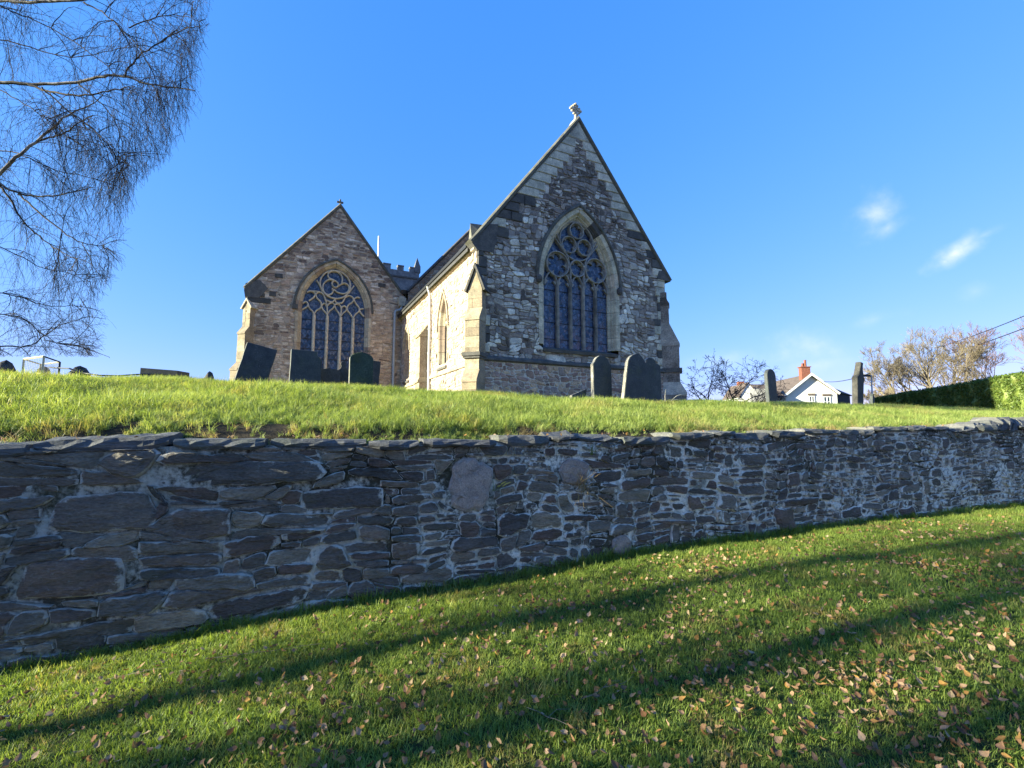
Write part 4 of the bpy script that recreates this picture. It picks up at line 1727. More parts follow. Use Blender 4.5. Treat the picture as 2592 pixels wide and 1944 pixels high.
# ---- buttresses
def buttress(T, width, stages, weather, gablet=None, name='buttress', mat=None, blocks=True, seed=1, joint=M_so_mortar, cope=None):
    """stages: (z0, z1, projection) from the top down, with sloping offsets between them"""
    mat = mat or M_buttress
    h = width / 2
    m = MB()
    prof = [(-0.3, min(q[0] for q in stages))]
    for (z0, z1, pr) in sorted(stages):
        prof += [(pr - 0.012, z0), (pr - 0.012, z1)]
    prof.append((-0.3, max(q[1] for q in stages)))
    n = len(prof)
    m.add([T(-h, o, z) for o, z in prof] + [T(h, o, z) for o, z in prof], [tuple(range(n)), tuple(range(2 * n - 1, n - 1, -1))] + [(i, (i + 1) % n, n + (i + 1) % n, n + i) for i in range(n)], 0.4)
    b = m.build(name, joint, church)
    rgb = random.Random(seed)
    for (z0, z1, pr) in stages:
        z = z1
        while z > z0 + 0.05:
            hh = min(rgb.uniform(0.24, 0.38), z - z0)
            if z - hh < z0 + 0.12:
                hh = z - z0
            if rgb.random() < 0.45:
                cuts = [-h, rgb.uniform(-0.2, 0.2) * width, h]
            else:
                cuts = [-h, h]
            for a, c in zip(cuts[:-1], cuts[1:]):
                mm = MB()
                mm.box(T, a + 0.004, c - 0.004, -0.28, pr + rgb.uniform(-0.004, 0.006), z - hh + 0.004, z - 0.004, rgb.random())
                # widen beyond the core by a few millimetres at the sides
                mm.v = [tuple(Vector(p)) for p in mm.v]
                mm.build('block', mat, b)
            z -= hh
    for (z0, z1, p0, p1) in weather:
        mm = MB()
        sd = h + 0.012
        pts = [(-0.28, z0 - 0.07), (p0 + 0.03, z0 - 0.07), (p0 + 0.03, z0), (p1 - 0.005, z1), (-0.28, z1)]
        n = len(pts)
        vs = [T(-sd, o, z) for o, z in pts] + [T(sd, o, z) for o, z in pts]
        mm.add(vs, [tuple(range(n)), tuple(range(2 * n - 1, n - 1, -1))] + [(i, (i + 1) % n, n + (i + 1) % n, n + i) for i in range(n)], rgb.random())
        mm.build('weathering', mat, b)
    if gablet:
        z0, z1, pr = gablet
        mm = MB()
        tri = [(-h - 0.02, z0), (h + 0.02, z0), (0, z1)]
        mm.prism(T, [(-h, z0), (h, z0), (0, z1 - 0.04)], pr - 0.01, -0.25, 0.2)
        mm.build('block', mat, b)
        mm = MB()
        sweep(mm, T, [(-h - 0.06, z0 - 0.05), (0, z1), (h + 0.06, z0 - 0.05)], [(0.0, -0.3), (0.0, pr + 0.05), (0.06, pr + 0.05), (0.06, -0.3)], 0.2)
        mm.build('gablet_coping', cope or M_dark_stone, b)
    return b


ND = (NN - UU).normalized()
TB = oblique(0.06, 0.06, ND)
bt = buttress(TB, 0.47, [(3.72, 4.28, 0.22), (2.30, 3.36, 0.42), (1.78, 2.12, 0.42), (0.3, 1.46, 0.60)],
              [(3.36, 3.72, 0.42, 0.22), (1.46, 1.78, 0.60, 0.42)], gablet=(4.28, 4.98, 0.22), seed=3)
m = MB()
m.box(TB, -0.27, 0.27, -0.2, 0.48, 2.12, 2.19, 0.3)
m.box(TB, -0.30, 0.30, -0.2, 0.52, 2.19, 2.30, 0.3)
m.build('string_course', M_dark_stone, bt)
ND2 = (NN + UU).normalized()
TB2 = oblique(CU1 - 0.05, 0.06, ND2)
bt = buttress(TB2, 0.5, [(5.0, 5.2, 0.14), (4.0, 4.75, 0.20), (2.75, 3.2, 0.52), (2.28, 2.75, 0.52), (1.75, 2.12, 0.52), (0.3, 1.35, 0.72)],
              [(4.75, 5.0, 0.20, 0.1), (3.2, 4.0, 0.52, 0.20), (1.35, 1.75, 0.72, 0.52)], mat=M_ch_stone, seed=4, joint=M_ch_mortar)
m = MB()
m.box(TB2, -0.29, 0.29, -0.2, 0.60, 2.12, 2.28, 0.3)
m.build('string_course', M_dark_stone, bt)


def TM(a, out, z):
    return FS(5.4 + a, out, z)


bt = buttress(TM, 0.62, [(0.3, 3.75, 0.43)], [(1.95, 2.1, 0.47, 0.43)], seed=6)
for i in range(5):
    mm = MB()
    z0, z1 = 3.75 + i * 0.115, 3.75 + (i + 1) * 0.115
    p0, p1 = 0.46 - i * 0.085, 0.46 - (i + 1) * 0.085
    pts = [(-0.1, z0 + 0.003), (p0 + 0.02, z0 + 0.003), (p0 + 0.02, z0 + 0.04), (p1 + 0.02, z1), (-0.1, z1)]
    n = 5
    vs = [TM(-0.34, o, z) for o, z in pts] + [TM(0.34, o, z) for o, z in pts]
    mm.add(vs, [tuple(range(n)), tuple(range(2 * n - 1, n - 1, -1))] + [(k, (k + 1) % n, n + (k + 1) % n, n + k) for k in range(n)], 0.3)
    mm.build('weathering', M_buttress, bt)

# ---- south aisle gable
AL, AR, AM = -7.0, -0.05, -3.18
AE, AT_, AV = 6.35, 11.0, 7.05
WA_C = -3.25
win_a = arch_path(WA_C, 1.44, 1.6, 5.78, 7.93)
hole_a = offset_path(win_a, 0.22)
hole_a[0] = (hole_a[0][0], 1.5)
hole_a[-1] = (hole_a[-1][0], 1.5)
rk_a = (AT_ - AE) / (AM - AL)


def shade_a(u, z, rv, rg):
    near = min(abs((AE + (u - AL) * rk_a) - z) if u < AM else 9, abs((AT_ - (u - AM) * (AT_ - AV) / (AR - AM)) - z) if u > AM else 9)
    if near < 0.7 and rg.random() < 0.55:
        return rg.choice([0.5, 0.87, 0.85, 0.9])
    if z > 7.6 and rg.random() < 0.35:
        return rg.choice([0.5, 0.87, 0.02, 0.25, 0.9])
    if u > -1.5 and z < 6.3 and rg.random() < 0.6:
        return rg.choice([0.13, 0.25, 0.75, 0.98])
    return rv


w_a = masonry('aisle_east_wall', FA, [(AL, 0.0), (0.3, 0.0), (0.3, AV - 0.35), (AR, AV), (AM, AT_), (AL, AE)], [hole_a], M_ai_stone, M_ai_mortar,
              lambda u, z: 0.026 if z < 6.5 else 0.034, 2.0, 41, tilt_v=0.25, tilt_h=0.10, shade=shade_a, depth=(0.01, 0.03), gap=(0.014, 0.03), cut=(0.12, 0.34))
# dark corner stones under the left end of the coping
for (a, b, z0, z1) in ((AL, AL + 0.75, 6.02, 6.33), (AL, AL + 1.0, 5.72, 6.00), (AL + 0.9, AL + 1.2, 6.1, 6.35), (AL + 1.1, AL + 1.45, 7.0, 7.22), (-1.25, -0.85, 7.2, 7.42)):
    m = MB()
    o = outline([(a, z0), (b, z0), (b, z1), (a, z1)], rng, 0.02, seg=0.4, jit=0.01, cut=(0.02, 0.06))
    add_stone(m, FA, o, 0.05, rng, rng.random(), 0, 0.02, 0.02)
    m.build('stone', M_dark_stone, w_a)
m = MB()
sweep(m, FA, resample([(AL - 0.06, AE + 0.0), (AM, AT_ + 0.05), (AR - 0.05, AV + 0.03)], 0.8), [(-0.05, -0.3), (-0.05, 0.03), (0.0, 0.10), (0.06, 0.10), (0.11, 0.03), (0.11, -0.34)], 0.4)
m.build('gable_coping', M_coping_ch, church)
m = MB()
m.prism(FA, [(AL - 0.05, AE - 0.40), (AL + 0.5, AE - 0.40), (AL + 0.85, AE + 0.10), (AL + 0.5, AE + 0.45), (AL - 0.05, AE + 0.22), (AL - 0.10, AE - 0.1)], 0.07, -0.35, 0.4)
m.build('kneeler_stone', M_dark_stone, church)
m = MB()
m.tube([FA(AM, -0.1, AT_ + 0.05), FA(AM, -0.1, AT_ + 0.46)], [0.06, 0.045], 8, 0.5, True)
m.box(FA, AM - 0.15, AM + 0.15, -0.14, -0.06, AT_ + 0.27, AT_ + 0.35, 0.5)
m.box(FA, AM - 0.11, AM + 0.11, -0.16, -0.04, AT_ + 0.06, AT_ + 0.12, 0.5)
m.build('gable_cross', M_coping_ch, church)
m = MB()
hood = resample(offset_path(win_a, 0.29)[2:-2], 0.15)
sweep(m, FA, hood, [(0.0, 0.0), (0.0, 0.08), (0.03, 0.10), (0.08, 0.09), (0.11, 0.02), (0.11, 0.0)], 0.3)
win2 = m.build('aisle_window', M_coping_ch, church)
win2['label'] = 'tall pointed window with flowing tracery and a three-lobed wheel in the aisle gable'
m = MB()
p = hood[0]
m.box(FA, p[0] - 0.14, p[0] + 0.10, 0.0, 0.13, p[1] - 0.16, p[1] + 0.06, 0.3)
m.build('hood_stop', M_dark_stone, win2)
surround(win2, FA, win_a, M_dressed_warm, [(0.0, -0.40), (0.0, -0.22), (0.06, -0.16), (0.09, -0.08), (0.13, -0.06), (0.16, 0.02), (0.28, 0.04), (0.28, -0.05)], 0.5, rg)
AM_ = [WA_C - 0.90, WA_C - 0.31, WA_C + 0.30, WA_C + 0.89]
for u in AM_:
    m = MB()
    bar(m, FA, [(u, 1.5), (u, 3.5), (u, 5.5)], 0.14, -0.30, -0.11, rg.random())
    m.build('mullion', M_tracery, win2)
m = MB()
bar(m, FA, circle(WA_C, 7.10, 0.70, 40), 0.065, -0.30, -0.11, 0.6)
TRACE = [[(0.28, 7.16), (0.33, 7.45), (0.23, 7.67), (0.05, 7.78), (-0.18, 7.76), (-0.33, 7.67), (-0.37, 7.52), (-0.32, 7.39), (-0.23, 7.35), (-0.08, 7.32), (0.08, 7.24), (0.15, 7.12), (0.08, 6.97), (-0.05, 6.96), (-0.15, 7.04), (-0.16, 7.19), (-0.07, 7.28)],
         [(-0.09, 7.29), (-0.27, 7.33), (-0.44, 7.22), (-0.55, 7.06), (-0.58, 6.86), (-0.52, 6.66), (-0.39, 6.55), (-0.24, 6.55), (-0.12, 6.66), (-0.08, 6.82), (-0.15, 6.88)],
         [(0.15, 7.06), (0.3, 7.2), (0.46, 7.24), (0.6, 7.16), (0.66, 7.02), (0.61, 6.83), (0.47, 6.7), (0.3, 6.68), (0.08, 6.73), (-0.06, 6.84)],
         [(-1.26, 6.55), (-1.16, 6.62), (-1.01, 6.62), (-0.9, 6.54), (-0.9, 6.43), (-0.98, 6.3), (-1.16, 6.15)],
         [(-1.19, 6.62), (-0.91, 6.64), (-0.67, 6.64), (-0.53, 6.55), (-0.42, 6.28), (-0.36, 6.1), (-0.34, 5.91), (-0.31, 5.5)],
         [(-0.67, 6.64), (-0.81, 6.61), (-0.87, 6.47), (-0.81, 6.31), (-0.65, 6.18), (-0.6, 6.05), (-0.61, 5.9), (-0.67, 5.8), (-0.81, 5.73), (-0.91, 5.53)],
         [(-1.42, 5.97), (-1.35, 6.08), (-1.24, 6.07), (-1.18, 5.94), (-1.13, 5.77), (-0.97, 5.65), (-0.91, 5.49)],
         [(-1.18, 5.98), (-1.21, 5.85), (-1.37, 5.74), (-1.45, 5.67)],
         [(-0.59, 5.94), (-0.55, 6.06), (-0.46, 6.11), (-0.38, 6.04), (-0.34, 5.91)], [(-0.59, 5.94), (-0.54, 5.78), (-0.4, 5.66), (-0.31, 5.52)],
         [(-0.86, 7.2), (-0.72, 6.99), (-0.59, 6.75), (-0.45, 6.56), (-0.22, 6.46)], [(-0.42, 6.28), (-0.28, 6.22), (-0.14, 6.2), (-0.06, 6.25), (-0.02, 6.33), (0.01, 6.39)],
         [(-0.34, 5.99), (-0.24, 6.13), (-0.12, 6.18), (-0.02, 6.12), (0.0, 6.05), (-0.06, 5.91), (-0.23, 5.76), (-0.32, 5.58)],
         [(0.01, 6.39), (0.03, 6.24), (0.1, 6.18), (0.28, 6.2), (0.38, 6.27), (0.45, 6.47), (0.53, 6.63), (0.68, 6.84), (0.87, 7.16)],
         [(0.0, 6.05), (0.05, 6.13), (0.17, 6.15), (0.28, 6.06), (0.32, 5.88), (0.3, 5.68), (0.27, 5.53)], [(0.0, 6.05), (0.06, 5.87), (0.19, 5.73), (0.27, 5.55)],
         [(0.32, 5.95), (0.37, 6.06), (0.49, 6.08), (0.57, 5.98), (0.54, 5.85), (0.42, 5.74), (0.28, 5.53)],
         [(0.45, 6.47), (0.55, 6.6), (0.71, 6.64), (0.84, 6.56), (0.89, 6.45), (0.81, 6.3), (0.65, 6.19), (0.58, 6.02), (0.61, 5.85), (0.74, 5.72), (0.87, 5.52)],
         [(0.89, 6.45), (0.94, 6.55), (1.05, 6.61), (1.18, 6.58)], [(0.89, 6.45), (0.99, 6.26), (1.14, 6.11), (1.18, 5.98), (1.15, 5.88), (0.99, 5.74), (0.88, 5.52)],
         [(1.18, 5.98), (1.25, 6.04), (1.36, 6.04)], [(1.18, 5.92), (1.28, 5.76), (1.41, 5.65)]]
for k_, t in enumerate(TRACE):
    bar(m, FA, chaikin([(WA_C + a, b) for a, b in t]), 0.062, -0.30, -0.115 - 0.0015 * k_, 0.6)
m.build('tracery', M_tracery, win2)
al = [WA_C - 1.44] + AM_ + [WA_C + 1.44]
for i in range(5):
    a, b = al[i], al[i + 1]
    zz = [1.55, 2.0, 2.45, 2.9, 3.37, 3.84, 4.31, 4.78, 5.25, 5.8]
    for z0, z1 in zip(zz[:-1], zz[1:]):
        if z1 < 2.1:
            continue
        m = MB()
        tx, tz = rg.uniform(-0.006, 0.006), rg.uniform(-0.006, 0.006)
        m.add([FA(a, -0.27 + tx, z0), FA(b, -0.27 - tx, z0), FA(b, -0.27 + tz, z1), FA(a, -0.27 - tz, z1)], [(0, 1, 2, 3)], rg.random())
        m.build('pane', M_glass_diamond, win2)
m = MB()
vs = [FA(u, -0.285, z) for u, z in offset_path(win_a, -0.005) if z > 5.5]
m.add([FA(WA_C - 1.44, -0.285, 5.5)] + vs + [FA(WA_C + 1.44, -0.285, 5.5)], [tuple(range(len(vs) + 2))])
m.build('tracery_glass', M_glass, win2)
m = MB()
for z in (2.0, 2.45, 2.9, 3.37, 3.84, 4.31, 4.78, 5.25):
    m.box(FA, WA_C - 1.44, WA_C + 1.44, -0.255, -0.235, z - 0.012, z + 0.012)
m.build('saddle_bars', M_leadbar, win2, kind='stuff')
m = MB()
sweep(m, FA, [(WA_C - 1.6, 1.45), (WA_C + 1.6, 1.45)], [(-0.12, 0.0), (-0.12, 0.08), (0.0, 0.1), (0.12, -0.34), (0.12, -0.4)], 0.3)
m.build('window_sill', M_dressed_warm, win2)
roofm = MB()
roof_pair(roofm, FA, AL - 0.1, 0.6, AM, AE - 0.05, AT_ - 0.12, -0.3, -16)
roofm.build('roof', M_roof, church)
m = MB()
m.add([FA(AL, 0, 0), FA(AL, -16, 0), FA(AL, -16, AE), FA(AL, 0, AE)], [(0, 1, 2, 3)])
m.build('aisle_south_wall', M_so_mortar, church)

# aisle corner buttress
TB3 = oblique(AL + 0.10, WB + 0.02, ND)
bt = buttress(TB3, 0.44, [(4.6, 5.45, 0.08), (2.95, 4.28, 0.28), (0.3, 2.62, 0.55)], [(4.28, 4.6, 0.28, 0.08), (2.62, 2.95, 0.55, 0.28)], gablet=(5.45, 5.80, 0.08), seed=8, cope=M_dressed_warm)

# nave east gable, seen above the chancel roof
NM, NA, NL, NLZ = 3.9, 11.28, 0.15, 7.02
w_n = masonry('nave_east_wall', FA, [(0.3, 0.0), (7.7, 0.0), (7.7, NLZ), (NM, NA), (0.3, 7.12)], [], M_nv_stone, M_ai_mortar, lambda u, z: 0.05 if u < 4 else 0.4, 1.9, 51, depth=(0.01, 0.03))
m = MB()
sweep(m, FA, resample([(NL - 0.02, NLZ - 0.04), (NM, NA + 0.05), (7.8, NLZ)], 0.8), [(-0.05, -0.3), (-0.05, 0.03), (0.0, 0.09), (0.06, 0.09), (0.11, 0.03), (0.11, -0.3)], 0.2)
m.build('gable_coping', M_dark_stone, church)
roofm = MB()
roof_pair(roofm, FA, -0.1, 7.9, NM, NLZ - 0.15, NA - 0.1, -0.3, -15)
roofm.build('roof', M_roof, church)
# valley hopper and downpipe
m = MB()
m.prism(FA, [(-0.20, 6.30), (0.06, 6.30), (0.14, 6.72), (-0.28, 6.72)], 0.06, 0.30, 0.3)
m.box(FA, -0.18, 0.06, 0.02, 0.26, 6.72, 6.80, 0.3)
hp = m.build('rain_hopper', M_dressed_warm, church)
m = MB()
m.tube([FA(-0.07, 0.18, 6.34), FA(-0.07, 0.17, 6.18), FA(-0.14, 0.15, 6.10), FA(-0.30, 0.13, 6.06), FA(-0.37, 0.12, 5.98), FA(-0.38, 0.12, 5.8), FA(-0.38, 0.12, 0.5)], 0.062, 10)
for z in (5.6, 4.4, 3.2):
    m.tube([FA(-0.38, 0.12, z), FA(-0.38, 0.12, z + 0.08)], 0.076, 10, cap=True)
m.build('drainpipe', M_pipe_grey, church)
m = MB()
m.tube([FA(0.05, 0.2, 6.95), FA(0.05, 0.2, 7.12)], [0.14, 0.2], 8, cap=True)
m.build('lead_outlet', M_black, church)

# ---- west tower, with battlements, a pinnacle and a flagpole
FT = frame(CX - NN.x * 27, CY - NN.y * 27, TH)


def tz(v):
    return v


P_a = ray(995, 698)
m = MB()
TU0, TU1, TZ = -7.5, 1.62, 13.05


def plane_u(px, py, off):
    r = ray(px, py)
    o = Vector((CX, CY, 0)) - NN * off
    t = NN.dot(o) / NN.dot(r)
    P = r * t
    return (P - o).dot(UU), P.z


TU1 = plane_u(1061, 690, 27)[0]
TSTR = plane_u(1020, 703, 27)[1]
TGAP = plane_u(1000, 682, 27)[1]
TMER = plane_u(1012, 671, 27)[1]
TU0 = TU1 - 6.6
m.box(FT, TU0, TU1, -6.6, 0.0, 0.0, TSTR, 0.4)
tw = m.build('tower', M_tower, church)
m = MB()
m.box(FT, TU0 - 0.08, TU1 + 0.08, -6.7, 0.10, TSTR, TSTR + 0.14, 0.2)
m.build('string_course', M_dark_stone, tw)
m = MB()
m.box(FT, TU0, TU1, -0.4, 0.02, TSTR + 0.14, TGAP, 0.5)
m.box(FT, TU1 - 0.4, TU1, -6.6, -0.41, TSTR + 0.14, TGAP, 0.5)
m.box(FT, TU0, TU0 + 0.4, -6.6, -0.41, TSTR + 0.14, TGAP, 0.5)
m.build('parapet', M_tower, tw)
mer = [plane_u(a, 676, 27)[0] for a in (970, 989, 1007, 1022, 1038, 1054)]
pairs = [(mer[0], mer[1]), (mer[2], mer[3]), (mer[4], TU1 - 0.1)]
w_ = mer[3] - mer[2]
gp = mer[2] - mer[1]
k = mer[0] - gp
while k - w_ > TU0 - 0.2:
    pairs.append((k - w_, k))
    k -= w_ + gp
for a, b in pairs:
    m = MB()
    m.box(FT, max(a, TU0), b, -0.4, 0.025, TGAP + 0.002, TMER - 0.1, 0.5)
    m.box(FT, max(a, TU0) - 0.03, b + 0.03, -0.43, 0.06, TMER - 0.1, TMER, 0.3)
    m.build('merlon', M_tower, tw)
ptop = plane_u(1061.6, 650.7, 27)[1]
m = MB()
m.box(FT, TU1 - 0.42, TU1 + 0.1, -0.45, 0.08, TGAP + 0.003, TMER + 0.15, 0.3)
pc = TU1 - 0.16
vs = [FT(pc - 0.24, 0.06, TMER + 0.15), FT(pc + 0.24, 0.06, TMER + 0.15), FT(pc + 0.24, -0.42, TMER + 0.15), FT(pc - 0.24, -0.42, TMER + 0.15), FT(pc, -0.18, ptop)]
m.add(vs, [(0, 1, 4), (1, 2, 4), (2, 3, 4), (3, 0, 4)], 0.3)
m.build('pinnacle', M_tower, tw)
fu, fz = plane_u(959.3, 598, 30)
FT2 = frame(CX - NN.x * 30, CY - NN.y * 30, TH)
m = MB()
m.tube([FT2(fu, 0, 10), FT2(fu, 0, fz)], [0.10, 0.085], 8, cap=True)
m.build('flagpole', M_white, tw)

# the wall stones: the 300 that show largest are parts of their own, the rest join into one part per wall
CHURCH_STONES.sort(key=lambda q: -q[0])
rest = {}
for i, (sz, w, m, mt) in enumerate(CHURCH_STONES):
    if i < 300:
        m.build('stone', mt, w)
    else:
        key = (w.name, mt.name)
        if key not in rest:
            rest[key] = (MB(), w, mt)
        r_ = rest[key][0]
        b = len(r_.v)
        r_.v.extend(m.v)
        r_.f.extend([tuple(k + b for k in f) for f in m.f])
        r_.rnd.extend(m.rnd)
        r_.edge.extend(m.edge)
for (r_, w, mt) in rest.values():
    r_.build('small_stones', mt, w, kind='stuff')

# ------------------------------------------------------------------ headstones


def slab(name, label, outline_pts, base, yaw, th, lean_side=0.0, lean_back=0.0, mat=None, edge_mat=None, group='churchyard headstones', sub=None, carve=None):
    """outline (u from centre, height) cut from a slab; base is where it enters the ground"""
    root = thing(name, label, 'headstone', tuple(base), group)
    cy, sy = math.cos(yaw), math.sin(yaw)
    cl, sl = math.cos(lean_side), math.sin(lean_side)
    cb, sb = math.cos(lean_back), math.sin(lean_back)

    def T(u, o, z):
        u2, z2 = u * cl + z * sl, -u * sl + z * cl
        o2, z3 = o * cb - z2 * sb, o * sb + z2 * cb
        return Vector((base[0] + cy * u2 + sy * o2, base[1] + sy * u2 - cy * o2, base[2] + z3))
    pts = outline_pts
    n = len(pts)
    m = MB()
    c = centroid(pts)
    ins = [(c[0] + (u - c[0]) * 0.965, c[1] + (z - c[1]) * 0.975) for u, z in pts]
    vs = [T(u, th / 2 - 0.012, z) for u, z in pts] + [T(u, th / 2, z) for u, z in ins] + [T(u, -th / 2, z) for u, z in pts]
    fs = [(i, (i + 1) % n, n + (i + 1) % n, n + i) for i in range(n)] + [tuple(range(n, 2 * n)), tuple(range(3 * n - 1, 2 * n - 1, -1))]
    m.add(vs, fs, random.Random(len(label)).random())
    m.build('slab', mat or M_headstone, root)
    m = MB()
    vs = [T(u, th / 2 - 0.0125, z) for u, z in pts] + [T(u, -th / 2 + 0.001, z) for u, z in pts]
    k = 1.004
    vs = [T(c[0] + (u - c[0]) * k, th / 2 - 0.014, c[1] + (z - c[1]) * k) for u, z in pts] + [T(c[0] + (u - c[0]) * k, -th / 2, c[1] + (z - c[1]) * k) for u, z in pts]
    m.add(vs, [(i, (i + 1) % n, n + (i + 1) % n, n + i) for i in range(n)], 0.5)
    m.build('edge', edge_mat or M_headstone_edge, root)
    if carve:
        # worn lines of an inscription: low ridges across the face, too weathered to read
        rr = random.Random(carve)
        m = MB()
        for (za, zb, hw) in carve_lines[carve]:
            z = zb
            while z > za:
                u = -hw
                while u < hw:
                    L = rr.uniform(0.02, 0.07)
                    if rr.random() < 0.75:
                        m.box(T, u, min(u + L, hw), th / 2 - 0.002, th / 2 + 0.003, z, z + 0.012, rr.random())
                    u += L + 0.015
                z -= 0.065
        m.build('worn_carving', mat or M_headstone, root, kind='stuff')
    return root


carve_lines = {5: [(0.45, 0.78, 0.19)], 8: [(0.45, 0.8, 0.18)], 9: [(0.45, 0.85, 0.22)]}


def rect(w, h, rg, notch=None):
    p = [(-w / 2, -0.5), (w / 2, -0.5)]
    for z in np.linspace(0.1, h * 0.95, 5):
        p.append((w / 2 + rg.uniform(-0.008, 0.006), z))
    if notch:
        p = [q for q in p if q[1] < notch[0][1]] + notch
    else:
        p.append((w / 2, h))
    p.append((-w / 2, h))
    for z in np.linspace(h * 0.95, 0.1, 5):
        p.append((-w / 2 + rg.uniform(-0.005, 0.005), z))
    return p


def arc_pts(cx, cz, r, a0, a1, n, rz=None):
    rz = rz or r
    return [(cx + r * math.cos(R(a0 + (a1 - a0) * i / n)), cz + rz * math.sin(R(a0 + (a1 - a0) * i / n))) for i in range(n + 1)]


rg = random.Random(3)


def base_at(u, v, Y, dz=0.0):
    p = at(u, v, Y)
    return (p.x, p.y, bank_z(p.x, p.y) + dz)


def hs_fit(ul, ur, vt, vb, Y):
    """width, height above the sight line and base point for a stone seen between these lines"""
    a = at(ul, vb, Y)
    b = at(ur, vb, Y)
    c = at((ul + ur) / 2, vt, Y)
    return (b.x - a.x) * 1.05, c.z - a.z, Vector(((a.x + b.x) / 2, Y, a.z))


YW = R(27)
w, h, b = hs_fit(512, 570, 749, 827, 10.6)
slab('headstone', 'large plain rectangular slate headstone leaning well to the right, leftmost before the aisle gable', rect(w, h + 0.06, rg), b, YW, 0.075, lean_side=R(13), lean_back=R(4))
w, h, b = hs_fit(628, 688, 759, 832, 10.4)
nt = [(w * 0.5, h * 0.62), (w * 0.5 + 0.01, h * 0.76), (w * 0.42, h * 0.86), (w * 0.33, h * 0.94), (w * 0.36, h + 0.03)]
slab('headstone', 'broad square slate headstone with its upper right corner broken away', rect(w, h + 0.03, rg, nt), b, YW, 0.07, lean_side=R(1.5), lean_back=R(5))
w, h, b = hs_fit(686, 729, 797, 834, 10.9)
pts = [(-w / 2, -0.5), (w / 2, -0.5), (w / 2 + 0.01, h * 0.6), (w * 0.46, h * 0.95), (w * 0.3, h * 1.04), (w * 0.12, h * 0.98), (-w * 0.05, h * 1.08), (-w * 0.25, h * 0.96), (-w * 0.4, h * 1.0), (-w * 0.48, h * 0.85)]
slab('headstone', 'low rough mottled headstone with a worn uneven top below the aisle window', pts, b, YW, 0.10, lean_side=R(6), lean_back=R(3), mat=M_headstone_rough, edge_mat=M_headstone_rough)
w, h, b = hs_fit(731, 753, 797, 832, 11.2)
pts = [(-w / 2, -0.5), (w / 2, -0.5), (w / 2, h * 0.93), (w * 0.3, h), (w * 0.22, h * 1.12)] + arc_pts(0, h * 1.3, w * 0.26, -40, 220, 9) + [(-w * 0.22, h * 1.12), (-w * 0.3, h), (-w / 2, h * 0.9)]
slab('headstone', 'narrow dark headstone topped with a small round knob behind the green headstone', pts, b, YW, 0.09, lean_side=R(-2), mat=M_headstone_rough, edge_mat=M_headstone_rough)
w, h, b = hs_fit(756, 803, 761, 834, 10.2)
pts = [(-w / 2, -0.5), (w / 2, -0.5), (w / 2, h * 0.78), (w * 0.49, h * 0.84)] + [(w * 0.42, h * 0.90), (w * 0.28, h * 0.955), (w * 0.12, h * 0.99), (0, h * 1.01), (-w * 0.12, h * 0.99), (-w * 0.28, h * 0.955), (-w * 0.42, h * 0.90)] + [(-w * 0.49, h * 0.84), (-w / 2, h * 0.78)]
slab('headstone', 'mossy green headstone with a shallow pointed top and pale left edge', pts, b, YW, 0.085, lean_back=R(2), mat=M_headstone_green, edge_mat=M_headstone_edge, carve=5)
w, h, b = hs_fit(795, 817, 779, 834, 11.6)
slab('headstone', 'dark reddish headstone half hidden behind the mossy green one', rect(w * 1.3, h, rg), b + Vector((-0.05, 0, 0)), YW, 0.09, lean_side=R(4), mat=M_headstone_rough, edge_mat=M_headstone_rough)
w, h, b = hs_fit(1230, 1263, 842, 867, 9.9)
pts = [(-w * 0.6, -0.5), (w * 0.35, -0.5), (w * 0.72, h * 1.15), (-w * 0.42, h * 0.5)]
slab('headstone', 'short dark slab sunk and tilted beside the round-shouldered headstone', pts, b, R(29), 0.09, lean_side=R(2), lean_back=R(6))
w, h, b = hs_fit(1277, 1324, 768, 867, 10.0)
hh = w / 2
pts = [(-hh, -0.5), (hh, -0.5), (hh, h * 0.80), (hh * 0.92, h * 0.815)] + [(hh * 0.80, h * 0.855), (hh * 0.70, h * 0.90), (hh * 0.52, h * 0.955), (hh * 0.28, h * 0.99), (0, h), (-hh * 0.28, h * 0.99), (-hh * 0.52, h * 0.955), (-hh * 0.70, h * 0.90), (-hh * 0.80, h * 0.855)] + [(-hh * 0.92, h * 0.815), (-hh, h * 0.80)]
slab('headstone', 'upright round-shouldered slate headstone with a pale left edge in front of the chancel', pts, b, R(28), 0.10, lean_side=R(1), lean_back=R(2), carve=8)
w, h, b = hs_fit(1340, 1392, 760, 868, 9.9)
hh = w / 2
pts = [(-hh, -0.5), (hh, -0.5), (hh, h * 0.72), (hh * 0.97, h * 0.79)] + [(hh * 0.86, h * 0.86), (hh * 0.64, h * 0.92), (hh * 0.34, h * 0.97), (0, h * 1.02), (-hh * 0.34, h * 0.97), (-hh * 0.64, h * 0.92), (-hh * 0.86, h * 0.86)] + [(-hh * 0.97, h * 0.79), (-hh, h * 0.72)]
slab('headstone', 'tall pointed slate headstone leaning right with a bright left edge', pts, b, R(28), 0.10, lean_side=R(12), lean_back=R(3), carve=9)
w, h, b = hs_fit(1381, 1433, 773, 866, 10.5)
hh = w / 2
pts = [(-hh, -0.5), (hh, -0.5), (hh, h * 0.83), (hh * 0.8, h * 0.87), (hh * 0.5, h * 0.88), (hh * 0.46, h * 0.95), (hh * 0.2, h), (-hh * 0.2, h), (-hh * 0.46, h * 0.95), (-hh * 0.5, h * 0.88), (-hh * 0.8, h * 0.87), (-hh, h * 0.83)]
slab('headstone', 'square-shouldered dark headstone standing close behind the leaning pointed one', pts, b, R(27), 0.09, lean_side=R(1), lean_back=R(2))
w, h, b = hs_fit(1654, 1682, 797, 868, 13.0)
hh = w / 2
pts = [(-hh, -0.5), (hh, -0.5), (hh, h * 0.78)] + arc_pts(0, h * 0.78, hh, 8, 172, 10, h * 0.22) + [(-hh, h * 0.78)]
